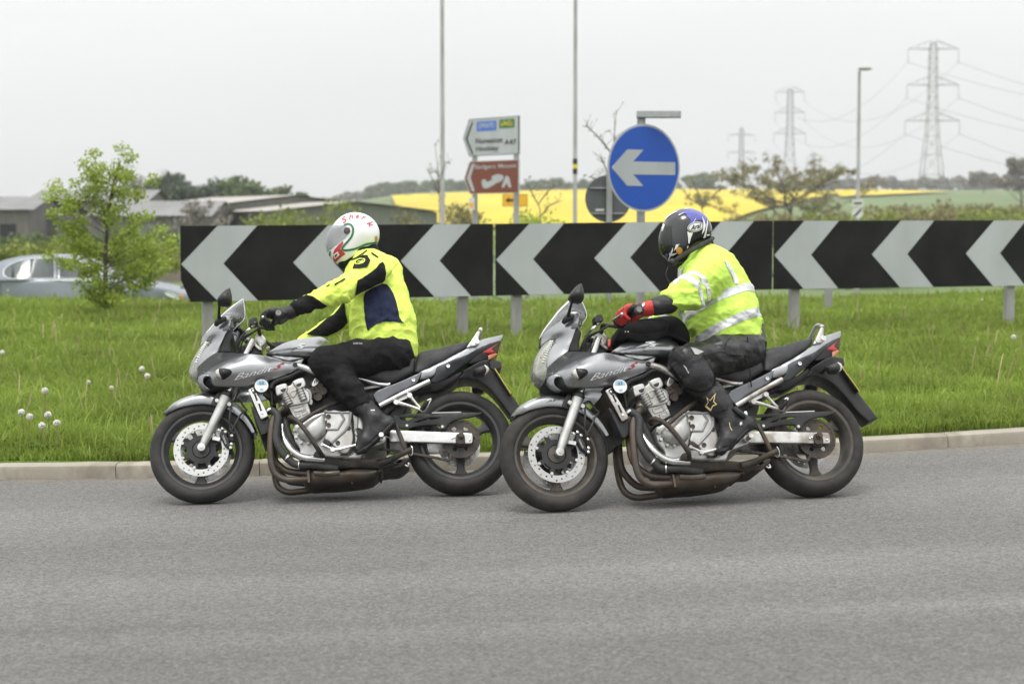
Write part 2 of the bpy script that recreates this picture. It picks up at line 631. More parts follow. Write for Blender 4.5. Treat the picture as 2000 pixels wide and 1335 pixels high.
def asphalt():
    m = bpy.data.materials.new('asphalt')
    m.use_nodes = True
    nt = m.node_tree; b = nt.nodes['Principled BSDF']
    tc = nt.nodes.new('ShaderNodeTexCoord')

    def nz(s, d=3, w=None):
        n = nt.nodes.new('ShaderNodeTexNoise'); n.inputs['Scale'].default_value = s; n.inputs['Detail'].default_value = d
        nt.links.new(w or tc.outputs['Object'], n.inputs['Vector']); return n.outputs['Fac']

    def rg(o, f0, f1, t0, t1):
        r = nt.nodes.new('ShaderNodeMapRange')
        for k, v in zip(('From Min', 'From Max', 'To Min', 'To Max'), (f0, f1, t0, t1)): r.inputs[k].default_value = v
        nt.links.new(o, r.inputs['Value']); return r.outputs[0]

    def mul(a, c):
        n = nt.nodes.new('ShaderNodeMath'); n.operation = 'MULTIPLY'
        nt.links.new(a, n.inputs[0]); nt.links.new(c, n.inputs[1]); return n.outputs[0]
    vo = nt.nodes.new('ShaderNodeTexVoronoi'); vo.inputs['Scale'].default_value = 95.0
    nt.links.new(tc.outputs['Object'], vo.inputs['Vector'])
    wn = nt.nodes.new('ShaderNodeSeparateColor'); nt.links.new(vo.outputs['Color'], wn.inputs[0])
    stones = rg(wn.outputs[0], 0, 1, 0.72, 1.3)
    gaps = rg(vo.outputs['Distance'], 0.25, 0.75, 1.08, 0.72)
    mp = nt.nodes.new('ShaderNodeMapping'); mp.inputs['Scale'].default_value = (0.16, 1.0, 1.0)
    nt.links.new(tc.outputs['Object'], mp.inputs[0])
    ds = nt.nodes.new('ShaderNodeVectorMath'); ds.operation = 'DISTANCE'; ds.inputs[1].default_value = (KC[0], KC[1], 0)
    nt.links.new(tc.outputs['Object'], ds.inputs[0])
    n1 = nt.nodes.new('ShaderNodeTexNoise'); n1.noise_dimensions = '1D'; n1.inputs['Scale'].default_value = 0.9; n1.inputs['Detail'].default_value = 2
    nt.links.new(ds.outputs['Value'], n1.inputs['W'])
    lanes = mul(rg(nz(1.1, 3, mp.outputs[0]), 0.35, 0.65, 0.93, 1.05), rg(n1.outputs['Fac'], 0.35, 0.65, 0.87, 1.08))   # wheel tracks run round the island
    patch = rg(nz(0.35, 5), 0.35, 0.65, 0.93, 1.07)
    fine = rg(nz(28, 4), 0.3, 0.7, 0.88, 1.12)
    sp = nt.nodes.new('ShaderNodeSeparateXYZ'); nt.links.new(tc.outputs['Object'], sp.inputs[0])
    wob = nt.nodes.new('ShaderNodeMath'); wob.operation = 'MULTIPLY_ADD'; wob.inputs[1].default_value = 0.12
    nt.links.new(nz(2.0), wob.inputs[0]); nt.links.new(sp.outputs['Y'], wob.inputs[2])
    older = rg(wob.outputs[0], 7.2, 7.3, 0.84, 1.0)          # an older strip of surfacing nearer the camera
    v = mul(mul(mul(stones, gaps), lanes), mul(mul(patch, fine), older))
    sc = nt.nodes.new('ShaderNodeVectorMath'); sc.operation = 'SCALE'
    sc.inputs[0].default_value = (0.166, 0.161, 0.152)
    nt.links.new(v, sc.inputs['Scale'])
    grit = nt.nodes.new('ShaderNodeMix'); grit.data_type = 'RGBA'; grit.inputs['B'].default_value = (0.20, 0.17, 0.125, 1)
    nt.links.new(mul(rg(ds.outputs['Value'], KR + 0.02, KR + 0.30, 0.75, 0.0), rg(nz(9, 5), 0.4, 0.62, 0.15, 1.0)), grit.inputs['Factor'])
    nt.links.new(sc.outputs[0], grit.inputs['A'])
    nt.links.new(grit.outputs['Result'], b.inputs['Base Color'])
    b.inputs['Roughness'].default_value = 0.85
    b.inputs['Specular IOR Level'].default_value = 0.3
    bp = nt.nodes.new('ShaderNodeBump'); bp.inputs['Strength'].default_value = 0.6; bp.inputs['Distance'].default_value = 0.006
    bp.invert = True
    nt.links.new(vo.outputs['Distance'], bp.inputs['Height'])
    nt.links.new(bp.outputs[0], b.inputs['Normal'])
    return m


M_ASPHALT = asphalt()
M_CONCRETE = pm('kerb concrete', (0.34, 0.31, 0.255), 0.9, var=0.14, scale=9, bump=0.3, bscale=140, dirt=(0.16, 0.135, 0.10), dirt_amt=0.5, dirt_scale=5)
M_SOIL = pm('island turf soil', (0.13, 0.20, 0.03), 0.95, var=0.3, scale=3.0, bump=0.5, bscale=40)
M_FIELD = pm('pasture', (0.10, 0.145, 0.045), 0.95, var=0.25, scale=0.06)


def build_road():
    V, F = [], []
    xs = np.concatenate([np.linspace(-70, -8, 12), np.linspace(-7, 7, 57), np.linspace(8, 70, 12)])
    rows = 26
    for x in xs:
        yk = kerb_y(x) + 0.06
        for j in range(rows):
            t = j / (rows - 1)
            V.append((x, -25 + (yk + 25) * t, ground(x)))
    for i in range(len(xs) - 1):
        for j in range(rows - 1):
            a = i * rows + j
            F.append((a, a + rows, a + rows + 1, a + 1))
    tag(mesh_obj('road', V, F, M_ASPHALT, None, 180), kind='structure')


build_road()


def build_kerb():
    root = tag(empty('kerb', (KC[0], KC[1], 0)), kind='structure')
    L = 0.905
    ang = L / KR
    da = (L - 0.0045) / KR / 2
    prof = [(0.0, -0.04), (0.0, 0.062), (0.006, 0.079), (0.02, 0.089), (0.05, 0.092), (0.125, 0.092), (0.125, -0.04)]  # (depth behind face, height)
    V, F = [], []
    n = 5
    k = len(prof)
    for i in range(n + 1):
        a = -math.pi / 2 - da + 2 * da * i / n
        e = 0.0025 if i in (0, n) else 0.0
        for d, h in prof:
            r = KR - d - (e if d < 0.1 else 0)
            # local frame of the stone: origin on the kerb line at mid length
            V.append((r * math.cos(a), r * math.sin(a) + KR, h - (e if h > 0.05 else 0)))
    for i in range(n):
        for q in range(k - 1):
            F.append((i * k + q, (i + 1) * k + q, (i + 1) * k + q + 1, i * k + q + 1))
    F.append(tuple(range(k))); F.append(tuple(n * k + q for q in range(k))[::-1])
    proto = None
    for i in range(-8, 12):
        a = i * ang + 0.031
        x = KC[0] + KR * math.sin(a); y = KC[1] - KR * math.cos(a)
        if proto is None:
            o = proto = mesh_obj('kerbstone', V, F, M_CONCRETE, root, 30)
        else:
            o = proto.copy(); link(o, root)
        sl = (ground(x + 0.4) - ground(x - 0.4)) / 0.8
        o.location = (x - KC[0], y - KC[1], ground(x) + random.uniform(-0.003, 0.003))
        o.rotation_euler = (0, -math.atan(sl), a + random.uniform(-0.002, 0.002))


build_kerb()


def lerp_prof(t, prof):
    return float(np.interp(t, [p[0] for p in prof], [p[1] for p in prof]))


ISL = [(0, 0.085), (0.4, 0.10), (4, 0.15), (9, 0.21), (12, 0.25), (15, 0.27), (17.5, 0.20), (19.5, -0.15), (21, -0.5), (24, -0.62)]


def island(x, y):
    d = y - kerb_y(x) - 0.1
    return lerp_prof(d, ISL) + ground(x) * max(0.0, 1 - max(d, 0) / 9.0) + 0.03 * noise.noise((x * 0.5, y * 0.5, 0))


FAR = [(-60, -0.95), (45, -0.95), (60, -1.1), (100, -2.0), (150, -2.0), (230, -0.8), (330, 2.6), (480, 6.8), (620, 10.0), (760, 11.3), (1000, 8), (1300, 2), (1700, 0)]


def land(x, y):
    h = lerp_prof(y, FAR)
    f = max(0.0, min(1.0, (y - 250) / 350.0))
    xn = x / max(y, 1.0)
    # the hill stands a little higher left of the middle and lower on the right
    h += f * (2.0 / (1.0 + math.exp(max(-30.0, min(30.0, -(xn + 0.05) / 0.02)))) - 6.0 * min(1.0, max(0.0, (-0.065 - xn) / 0.05)))
    return h + f * 1.2 * noise.noise((x * 0.006, y * 0.006, 3.0))


def on_land(px, py, y0=60, y1=1400):
    """where a sight line meets the land"""
    o, d = ray(px, py)
    prev = None
    for Y in np.concatenate([np.arange(y0, 300, 4), np.arange(300, y1, 10)]):
        p = o + d * (Y / d.y)
        if p.z <= land(p.x, p.y): return p
    return None


def build_land():
    V, F = [], []
    ys = np.concatenate([np.array([-60, -20, 0, 20, 40, 50, 60, 75, 90, 110, 130]), np.linspace(150, 800, 50), np.array([850, 900, 1000, 1100, 1300, 1500, 1700])])
    us = np.linspace(-1, 1, 61)
    for y in ys:
        half = 60 + max(0, y) * 0.75
        for u in us:
            V.append((u * half, y, land(u * half, y)))
    n = len(us)
    for i in range(len(ys) - 1):
        for j in range(n - 1):
            a = i * n + j
            F.append((a, a + 1, a + n + 1, a + n))
    tag(mesh_obj('ground', V, F, M_FIELD, None, 180), kind='structure')
    # island
    V, F = [], []
    xs = np.linspace(-13, 13, 105)
    ds = np.concatenate([np.linspace(0.11, 3, 12), np.linspace(3.4, 24, 46)])
    for x in xs:
        for d in ds:
            y = kerb_y(x) + d
            V.append((x, y, island(x, y)))
    n = len(ds)
    for i in range(len(xs) - 1):
        for j in range(n - 1):
            a = i * n + j
            F.append((a, a + n, a + n + 1, a + 1))
    tag(mesh_obj('island_ground', V, F, M_SOIL, None, 180), kind='structure')
    # road on the far side of the island
    V, F = [], []
    for i, x in enumerate(np.linspace(-60, 60, 41)):
        V += [(x, 32.6, -0.56), (x, 40.0, -0.56)]
        if i: F.append((2 * i - 2, 2 * i, 2 * i + 1, 2 * i - 1))
    tag(mesh_obj('far_road', V, F, M_ASPHALT, None), kind='structure')


build_land()

# ------------------------------------------------------------------ rapeseed fields on the hillside
M_RAPE = pm('rape in flower', (0.52, 0.40, 0.014), 0.9, var=0.14, scale=0.05, stretch=(1, 0.25, 1))


def field(name, pix, mat, lift=0.6):
    V2 = []
    for a, b in zip(pix, pix[1:] + pix[:1]):
        for k in range(6):
            V2.append((a[0] + (b[0] - a[0]) * k / 6, a[1] + (b[1] - a[1]) * k / 6))
    lo, hi = np.min(V2, 0), np.max(V2, 0)
    G = np.array([(x, y) for x in np.arange(lo[0] + 8, hi[0], 22) for y in np.arange(lo[1] + 2, hi[1], 5)])
    G = G[inside(V2, G)]
    G = G[dist_poly(np.array(V2), G) > 2]
    P, T = triangulate([np.array(V2)], G)
    W = []
    for p in P:
        q = on_land(p[0], p[1]) or at(p[0], p[1], 640)
        W.append((q.x, q.y, land(q.x, q.y) + lift))
    return tag(mesh_obj(name, W, T, mat, None, 180), kind='structure')


field('rapeseed_field', [(765, 386), (860, 381), (1000, 377), (1120, 374), (1300, 373), (1450, 372), (1560, 375), (1650, 379), (1560, 398), (1480, 418), (1400, 446), (1200, 452), (1000, 452), (860, 452), (790, 448), (775, 415)], M_RAPE)
field('far_rapeseed_field', [(1630, 375), (1700, 374.5), (1790, 376), (1860, 378), (1790, 381.5), (1700, 386), (1640, 389)], M_RAPE)

# ------------------------------------------------------------------ grass on the island
M_GRASS = leaf_mat('grass blades', (0.180, 0.256, 0.036), (0.285, 0.365, 0.070), 0.55, 0.4)


def build_grass(n=400000):
    # nearer rows are sown denser on screen terms
    t = RNG.random(n)
    d = 0.14 + 17.5 * t ** 1.35
    u = RNG.random(n)
    y0 = np.full(n, 11.6) + d
    half = 0.285 * y0 + 1.7
    x = -half + 2 * half * u
    ky = KC[1] - np.sqrt(KR ** 2 - np.minimum(np.abs(x - KC[0]), KR * 0.97) ** 2)
    y = ky + d
    z = np.interp(d - 0.1, [p[0] for p in ISL], [p[1] for p in ISL]) + 0.022 * 9 * np.tanh((x + 1.02) / 9) * np.clip(1 - d / 9, 0, 1)
    lump = np.array([noise.noise((a * 1.3, b * 1.3, 1.7)) for a, b in zip(x, y)])
    lump2 = np.array([noise.noise((a * 5.0, b * 5.0, 4.7)) for a, b in zip(x, y)])
    keep = lump2 > -0.65 - 0.4 * RNG.random(n)
    L = (0.095 + 0.085 * RNG.random(n)) * (1 + 0.5 * lump + 0.12 * lump2)
    L *= np.clip(0.35 + d / 0.6, 0.35, 1)
    L *= np.where(RNG.random(n) < 0.04, 1.6, 1.0)
    w = (0.0034 + 0.0036 * RNG.random(n)) * (1 + d / 9)
    az = RNG.random(n) * 2 * np.pi
    lean = 0.15 + 0.75 * RNG.random(n) ** 1.5
    la = RNG.random(n) * 2 * np.pi
    base = np.c_[x, y, z - 0.01]
    side = np.c_[np.cos(az), np.sin(az), np.zeros(n)] * w[:, None]
    ld = np.c_[np.cos(la), np.sin(la), np.zeros(n)]
    mid = base + ld * (L * lean * 0.28)[:, None] + np.c_[np.zeros(n), np.zeros(n), L * 0.6]
    tip = base + ld * (L * lean)[:, None] + np.c_[np.zeros(n), np.zeros(n), L * (1.0 - 0.35 * lean)]
    V = np.stack([base - side, base + side, mid - side * 0.8, mid + side * 0.8, tip], 1)[keep]
    m = len(V)
    o = np.arange(m)[:, None] * 5
    F = np.concatenate([o + [0, 1, 3], o + [0, 3, 2], o + [2, 3, 4]])
    g = fast_mesh('grass', V, F, M_GRASS)
    tag(g, 'long spring grass covering the roundabout island', 'grass', kind='stuff')


build_grass()


def build_stalks(n=600):
    """dry flowering stalks and last year's straw among the grass"""
    x = RNG.uniform(-6, 7, n); d = 0.2 + 14 * RNG.random(n) ** 1.2
    ky = KC[1] - np.sqrt(KR ** 2 - np.minimum(np.abs(x - KC[0]), KR * 0.97) ** 2)
    y = ky + d
    z = np.interp(d - 0.1, [p[0] for p in ISL], [p[1] for p in ISL]) + 0.022 * 9 * np.tanh((x + 1.02) / 9) * np.clip(1 - d / 9, 0, 1)
    L = 0.16 + 0.16 * RNG.random(n)
    az = RNG.random(n) * 6.28; la = RNG.random(n) * 6.28
    w = 0.0018 + 0.0015 * RNG.random(n)
    b = np.c_[x, y, z]; s = np.c_[np.cos(az), np.sin(az), 0 * az] * w[:, None]
    t = b + np.c_[np.cos(la) * L * .3, np.sin(la) * L * .3, L]
    h = t + np.c_[np.cos(la) * .012, np.sin(la) * .012, 0 * la + .022]
    V = np.stack([b - s, b + s, t - s * 2.2, t + s * 2.2, h], 1)
    o = np.arange(n)[:, None] * 5
    F = np.concatenate([o + [0, 1, 3], o + [0, 3, 2], o + [2, 3, 4]])
    g = fast_mesh('dry_stalks', V, F, leaf_mat('straw', (0.30, 0.27, 0.12), (0.42, 0.36, 0.20), .7, .2))
    tag(g, 'straw coloured stalks scattered through the island grass', 'grass', kind='stuff')


build_stalks()

# ------------------------------------------------------------------ dandelion clocks and broad-leaved weeds
M_SEED = pm('seed fluff', (0.70, 0.68, 0.62), 0.95, var=0.1)
M_STEM = pm('weed stem', (0.21, 0.17, 0.07), 0.8)
M_DOCK = leaf_mat('weed leaves', (0.10, 0.17, 0.04), (0.19, 0.28, 0.10), 0.45, 0.2)


def on_island(px, py):
    o, d = ray(px, py)
    for Y in np.arange(11.4, 31, 0.03):
        p = o + d * (Y / d.y)
        if p.z <= island(p.x, p.y): return p
    return at(px, py, 25)


def dandelion(px, py, h, label, r=0.024):
    # the clock floats h above its root; find the root so that the head is seen at the pixel
    for Y in np.arange(11.5, 28, 0.02):
        p = at(px, py, Y)
        if p.z - island(p.x, p.y) <= h and Y > kerb_y(p.x) + 0.15: break
    root = empty('dandelion_clock', (p.x, p.y, island(p.x, p.y) - 0.01))
    tag(root, label, 'dandelion', 'dandelion clocks in the island grass')
    hh = p.z - root.location.z
    bx, by = random.uniform(-0.03, 0.03), random.uniform(-0.03, 0.03)
    MB().tube([(bx, by, 0), (bx * .4, by * .4, hh * 0.6), (0, 0, hh)], [0.0035, 0.003, 0.0025], 6).obj('stem', M_STEM, root)
    # fluff: a core with many fine spikes
    V, F = [], []
    for k in range(150):
        v = RNG.normal(size=3); v /= np.linalg.norm(v)
        a = np.cross(v, [0.3, 0.5, 0.8]); a /= np.linalg.norm(a); b = np.cross(v, a)
        e = r * (0.9 + 0.2 * RNG.random())
        i = len(V)
        V += [tuple(v * r * 0.25), tuple(v * e + a * r * 0.22), tuple(v * e - a * r * 0.11 + b * r * 0.19), tuple(v * e - a * r * 0.11 - b * r * 0.19)]
        F += [(i, i + 1, i + 2), (i, i + 2, i + 3), (i, i + 3, i + 1), (i + 1, i + 3, i + 2)]
    o = mesh_obj('seed_head', np.array(V) + [0, 0, hh], F, M_SEED, root)


for px, py, h, lab in [
    (88, 763, 0.30, 'tall dandelion clock above the cluster near the kerb at left'),
    (42, 805, 0.24, 'leftmost dandelion clock of the cluster by the kerb'),
    (58, 814, 0.22, 'dandelion clock second from left in the cluster by the kerb'),
    (94, 810, 0.23, 'upper middle dandelion clock in the cluster by the kerb'),
    (82, 831, 0.19, 'lowest dandelion clock in the cluster by the kerb'),
    (111, 826, 0.20, 'rightmost dandelion clock of the cluster by the kerb'),
    (277, 720, 0.24, 'upper of two dandelion clocks left of the leading motorcycle'),
    (288, 734, 0.24, 'lower of two dandelion clocks left of the leading motorcycle'),
    (5, 688, 0.25, 'lone dandelion clock at the left edge of the grass'),
    (1980, 658, 0.28, 'large lone dandelion clock under the right chevron board'),
    (1918, 585, 0.24, 'distant dandelion clock just below the right chevron board'),
    (173, 746, 0.22, 'small seeding dandelion right of the tall one at left'),
    (218, 757, 0.22, 'small seeding dandelion midway to the leading motorcycle'),
    (440, 600, 0.25, 'small dandelion clock behind the leading motorcycle mirror'),
]:
    dandelion(px, py, h, lab, 0.016 if 'small' in lab or 'distant' in lab else 0.023)


def weed(px, py, n, size, label):
    p = on_island(px, py)
    root = empty('broadleaf_weed', (p.x, p.y, p.z))
    tag(root, label, 'weed', 'broad-leaved weeds in the grass')
    for k in range(n):
        a = random.uniform(0, 2 * math.pi); L = size * random.uniform(0.6, 1.1); t = random.uniform(0.35, 1.0)
        V, F = [], []
        m = 7
        for i in range(m + 1):
            s = i / m
            w = L * 0.28 * math.sin(math.pi * min(1, s * 0.93 + 0.05)) ** 0.8
            c = Vector((math.cos(a), math.sin(a), 0)) * (L * s * math.cos(t * (1 - 0.7 * s))) + Vector((0, 0, L * s * math.sin(t) * (1 - 0.45 * s)))
            sd = Vector((-math.sin(a), math.cos(a), 0)) * w
            V += [tuple(c - sd + Vector((0, 0, w * 0.3))), tuple(c), tuple(c + sd + Vector((0, 0, w * 0.3)))]
            if i:
                q = 3 * i
                F += [(q - 3, q - 2, q + 1, q), (q - 2, q - 1, q + 2, q + 1)]
        mesh_obj('leaf', V, F, M_DOCK, root, 180)


weed(1860, 826, 15, 0.22, 'large broad-leaved dock plant beside the kerb at right')
weed(1925, 700, 9, 0.17, 'small leafy weed in the grass at far right')
weed(862, 668, 10, 0.22, 'leafy weed growing beside the post left of the second bike')
weed(100, 885, 9, 0.14, 'low leafy weed at the kerb under the dandelions')
weed(560, 640, 7, 0.16, 'small leafy weed seen between the arms of the leading rider')
weed(1760, 760, 8, 0.13, 'low leafy weed in the grass behind the trailing motorcycle tail')
weed(230, 850, 7, 0.12, 'low leafy weed in the grass ahead of the leading motorcycle')
weed(1030, 612, 8, 0.2, 'leafy weed behind the board post near the trailing motorcycle')


# ------------------------------------------------------------------ signs, posts, boards
def plate(name, mat, parent, poly, y, th, holes=(), smooth=False):
    """flat sheet in the x-z plane, its face towards -y at y, th thick"""
    L = np.array(poly, float)
    if smooth: L = catmull(L, 5, True)
    V2, Tt = triangulate([L] + [np.array(h, float) for h in holes], [])
    n = len(V2)
    cnt = {}
    for t in Tt:
        for a, b in ((t[0], t[1]), (t[1], t[2]), (t[2], t[0])): cnt[(a, b)] = 1
    B = [(a, b) for (a, b) in cnt if (b, a) not in cnt]
    V = np.r_[np.c_[V2[:, 0], np.full(n, y), V2[:, 1]], np.c_[V2[:, 0], np.full(n, y + th), V2[:, 1]]]
    F = [tuple(t) for t in Tt] + [(t[0] + n, t[2] + n, t[1] + n) for t in Tt] + [(b, a, a + n, b + n) for a, b in B]
    return mesh_obj(name, V, F, mat, parent)


def text_plate(name, mat, parent, txt, x, z, h, y, width=None, bold=0.0):
    V, Tt = text_shape(txt, 0, bold)
    w = width or h * 0.62 * len(txt)
    W = np.c_[x + V[:, 0] * w, np.full(len(V), y), z + V[:, 1] * h]
    return mesh_obj(name, W, Tt, mat, parent)


M_GALV = pm('galvanised steel', (0.36, 0.36, 0.355), 0.55, metal=0.35, var=0.15, scale=5, stretch=(1, 1, 0.3), dirt=(0.2, 0.19, 0.17), dirt_amt=0.4)
M_SIGNB = pm('black sign sheeting', (0.0075, 0.0075, 0.0075), 0.5, var=0.25, scale=3, spec=0.22, dirt=(0.02, 0.02, 0.019), dirt_amt=0.5, dirt_scale=2.5)
M_SIGNW = pm('grey-white reflective sheeting', (0.43, 0.455, 0.465), 0.5, var=0.04, scale=3, dirt=(0.30, 0.31, 0.30), dirt_amt=0.3, dirt_scale=2.0, stretch=(1, 1, .5))
M_SIGNBLUE = pm('blue sign sheeting', (0.010, 0.078, 0.42), 0.4, var=0.05, scale=3)
M_SIGNBR = pm('brown sign sheeting', (0.17, 0.045, 0.022), 0.5, var=0.06)
M_SIGNGR = pm('green sign patch', (0.03, 0.14, 0.03), 0.5)
M_SIGNMB = pm('motorway blue patch', (0.06, 0.16, 0.55), 0.5)
M_SIGNY = pm('yellow sign sheeting', (0.82, 0.42, 0.015), 0.5, var=0.05)
M_YTXT = pm('yellow sign print', (0.75, 0.60, 0.05), 0.5)
M_SIGNBACK = pm('grey sign back', (0.10, 0.11, 0.115), 0.55, metal=0.2, var=0.12, scale=2)
M_TXTB = pm('black sign print', (0.012, 0.012, 0.012), 0.5)


def chevron_board(xa, ya, xb, yb, top, H, label, posts):
    """(xa, ya) left end, (xb, yb) right end on plan"""
    root = empty('chevron_board', (xa, ya, island(xa, ya)), math.atan2(yb - ya, xb - xa))
    tag(root, label, 'chevron sign', 'chevron boards on the roundabout')
    L = math.hypot(xb - xa, yb - ya)
    z1 = top[0] - root.location.z; z2 = top[1] - root.location.z
    z0 = z1 - H

    def zt(x, t): return z0 + t * H + (z2 - z1) * x / L
    if 'left' in label:
        poly = [(0, zt(0, .30)), (.10, zt(.1, 0)), (L, zt(L, 0)), (L, zt(L, 1)), (0, zt(0, 1))]
    else:
        poly = [(0, zt(0, 0)), (L, zt(L, 0)), (L, zt(L, 1)), (0, zt(0, 1))]
    pn = plate('panel', M_SIGNB, root, poly, 0, .012)
    for x in np.arange(L / 6, L, L / 3):
        MB().box((x, .03, (zt(x, 0) + zt(x, 1)) / 2), (.05, .035, H * .96)).obj('stiffener', M_GALV, pn, None)
    MB().bar((0, .03, zt(0, .8)), (L, .03, zt(L, .8)), .035, .04).obj('rail', M_GALV, pn, None)
    MB().bar((0, .03, zt(0, .2) + (.0)), (L, .03, zt(L, .2)), .035, .04).obj('rail', M_GALV, pn, None)
    h = H / 2
    for k in range(3):
        u = 0.005 + k * L * .345
        a, w = h * .97, L * .122
        q = [(u, .5), (u + a, .998), (u + a + w, .998), (u + w * 1.05, .5), (u + a + w, .002), (u + a, .002)]
        plate('chevron', M_SIGNW, root, [(x, zt(x, t)) for x, t in q], -.003, .002)
    for x in posts:
        px = x * L
        gx = xa + (xb - xa) * x; gy = ya + (yb - ya) * x
        MB().box((px, .095, (island(gx, gy) - .3 - root.location.z + zt(px, .9)) / 2), (.11, .075, zt(px, .9) - (island(gx, gy) - .3 - root.location.z))).obj('post', M_GALV, root, None)
        mb = MB()
        for t in (.2, .8):
            mb.box((px, .055, zt(px, t)), (.14, .02, .05))
        mb.obj('clamp', M_GALV, root, None)
    return root


HB = 0.80
b0 = at(352, 441, 19.4); b1 = at(963, 437, 20.6); b1r = at(968, 437, 20.62); b2 = at(1509, 431, 21.56); b2r = at(1512, 431, 21.58); b3 = at(2046, 430, 22.8)
chevron_board(b0.x, b0.y, b1.x, b1.y, (b0.z, b1.z), HB, 'chevron board at left, behind the rider in white helmet', (.085, .905))
chevron_board(b1r.x, b1r.y, b2.x, b2.y, (b1r.z, b2.z), HB, 'middle chevron board, behind the trailing motorcycle rider', (.08, .925))
chevron_board(b2r.x, b2r.y, b3.x, b3.y, (b2r.z, b3.z), HB, 'chevron board at right, running out of the picture', (.085, .875))


def circle(cx, cz, r, n=48): return [(cx + r * math.cos(2 * math.pi * k / n), cz + r * math.sin(2 * math.pi * k / n)) for k in range(n)]


def blue_sign():
    Y = 23.6
    c = at(1258, 328, Y)
    gz = island(c.x, Y)
    root = empty('keep_left_sign', (c.x, c.y, gz), math.radians(30))
    tag(root, 'round blue sign with white arrow pointing left, above the chevron boards', 'road sign')
    h = c.z - gz; r = 170 / 2 / (FPX / Y)
    plate('rim', M_SIGNW, root, circle(0, h, r), 0, .004)
    plate('disc', M_SIGNBLUE, root, circle(0, h, r * .95), -.004, .003)
    s = r / 85.0 / math.cos(math.radians(30)) * .985

    def q(px, py): return ((px - 1258) * s * 1.0, h - (py - 328) * r / 85.0)
    plate('arrow', M_SIGNW, root, [q(1191, 328), q(1223, 293), q(1256, 293), q(1235, 316), q(1322, 316), q(1322, 341), q(1235, 341), q(1256, 363), q(1223, 363)], -.008, .003)
    MB().cyl((0, .07, -.3), (0, .07, h + r + .10), .055, segs=16).obj('post', M_GALV, root)
    mb = MB(); mb.box((0, .02, h + r * .5), (.2, .04, .05)); mb.box((0, .02, h - r * .5), (.2, .04, .05)); mb.obj('clip', M_GALV, root, None)
    ld = Vector((math.cos(math.radians(-30)), math.sin(math.radians(-30)), 0))
    a = Vector((-.07, .07, h + r + .125)); b = a + ld * .56
    mb = MB(); mb.bar(a, b, .10, .075); lo = mb.obj('lamp_unit', pm('grey lamp housing', (.36, .38, .38), .4), root, None)
    MB().bar(a - Vector((0, 0, .043)), b - Vector((0, 0, .043)), .11, .012).obj('lamp_diffuser', M_SIGNBACK, lo, None)


blue_sign()


def sign_back():
    Y = 27.0
    c = at(1188, 388, Y); gz = island(c.x, Y)
    root = empty('road_sign', (c.x, c.y, gz - .2), math.radians(10))
    tag(root, 'dark grey back of a round sign behind the blue arrow sign', 'road sign')
    h = c.z - gz + .2; r = 46 / (FPX / Y)
    plate('disc', M_SIGNBACK, root, circle(0, h, r), .0, .004)
    MB().box((0, -.02, h - r * .62), (r * 1.5, .03, .02)).obj('rail', M_GALV, root, None)
    MB().box((0, -.02, h + r * .45), (r * 1.6, .03, .02)).obj('rail', M_GALV, root, None)
    plate('maker_plate', M_WHITE_S, root, [(-.19, h - r * .52), (-.06, h - r * .52), (-.06, h - r * .43), (-.19, h - r * .43)], -.004, .003)
    MB().cyl((0, -.06, -.1), (0, -.06, h + r * .95), .045, segs=14).obj('post', M_GALV, root)


M_WHITE_S = pm('white sticker', (0.6, 0.6, 0.58), 0.5)
sign_back()


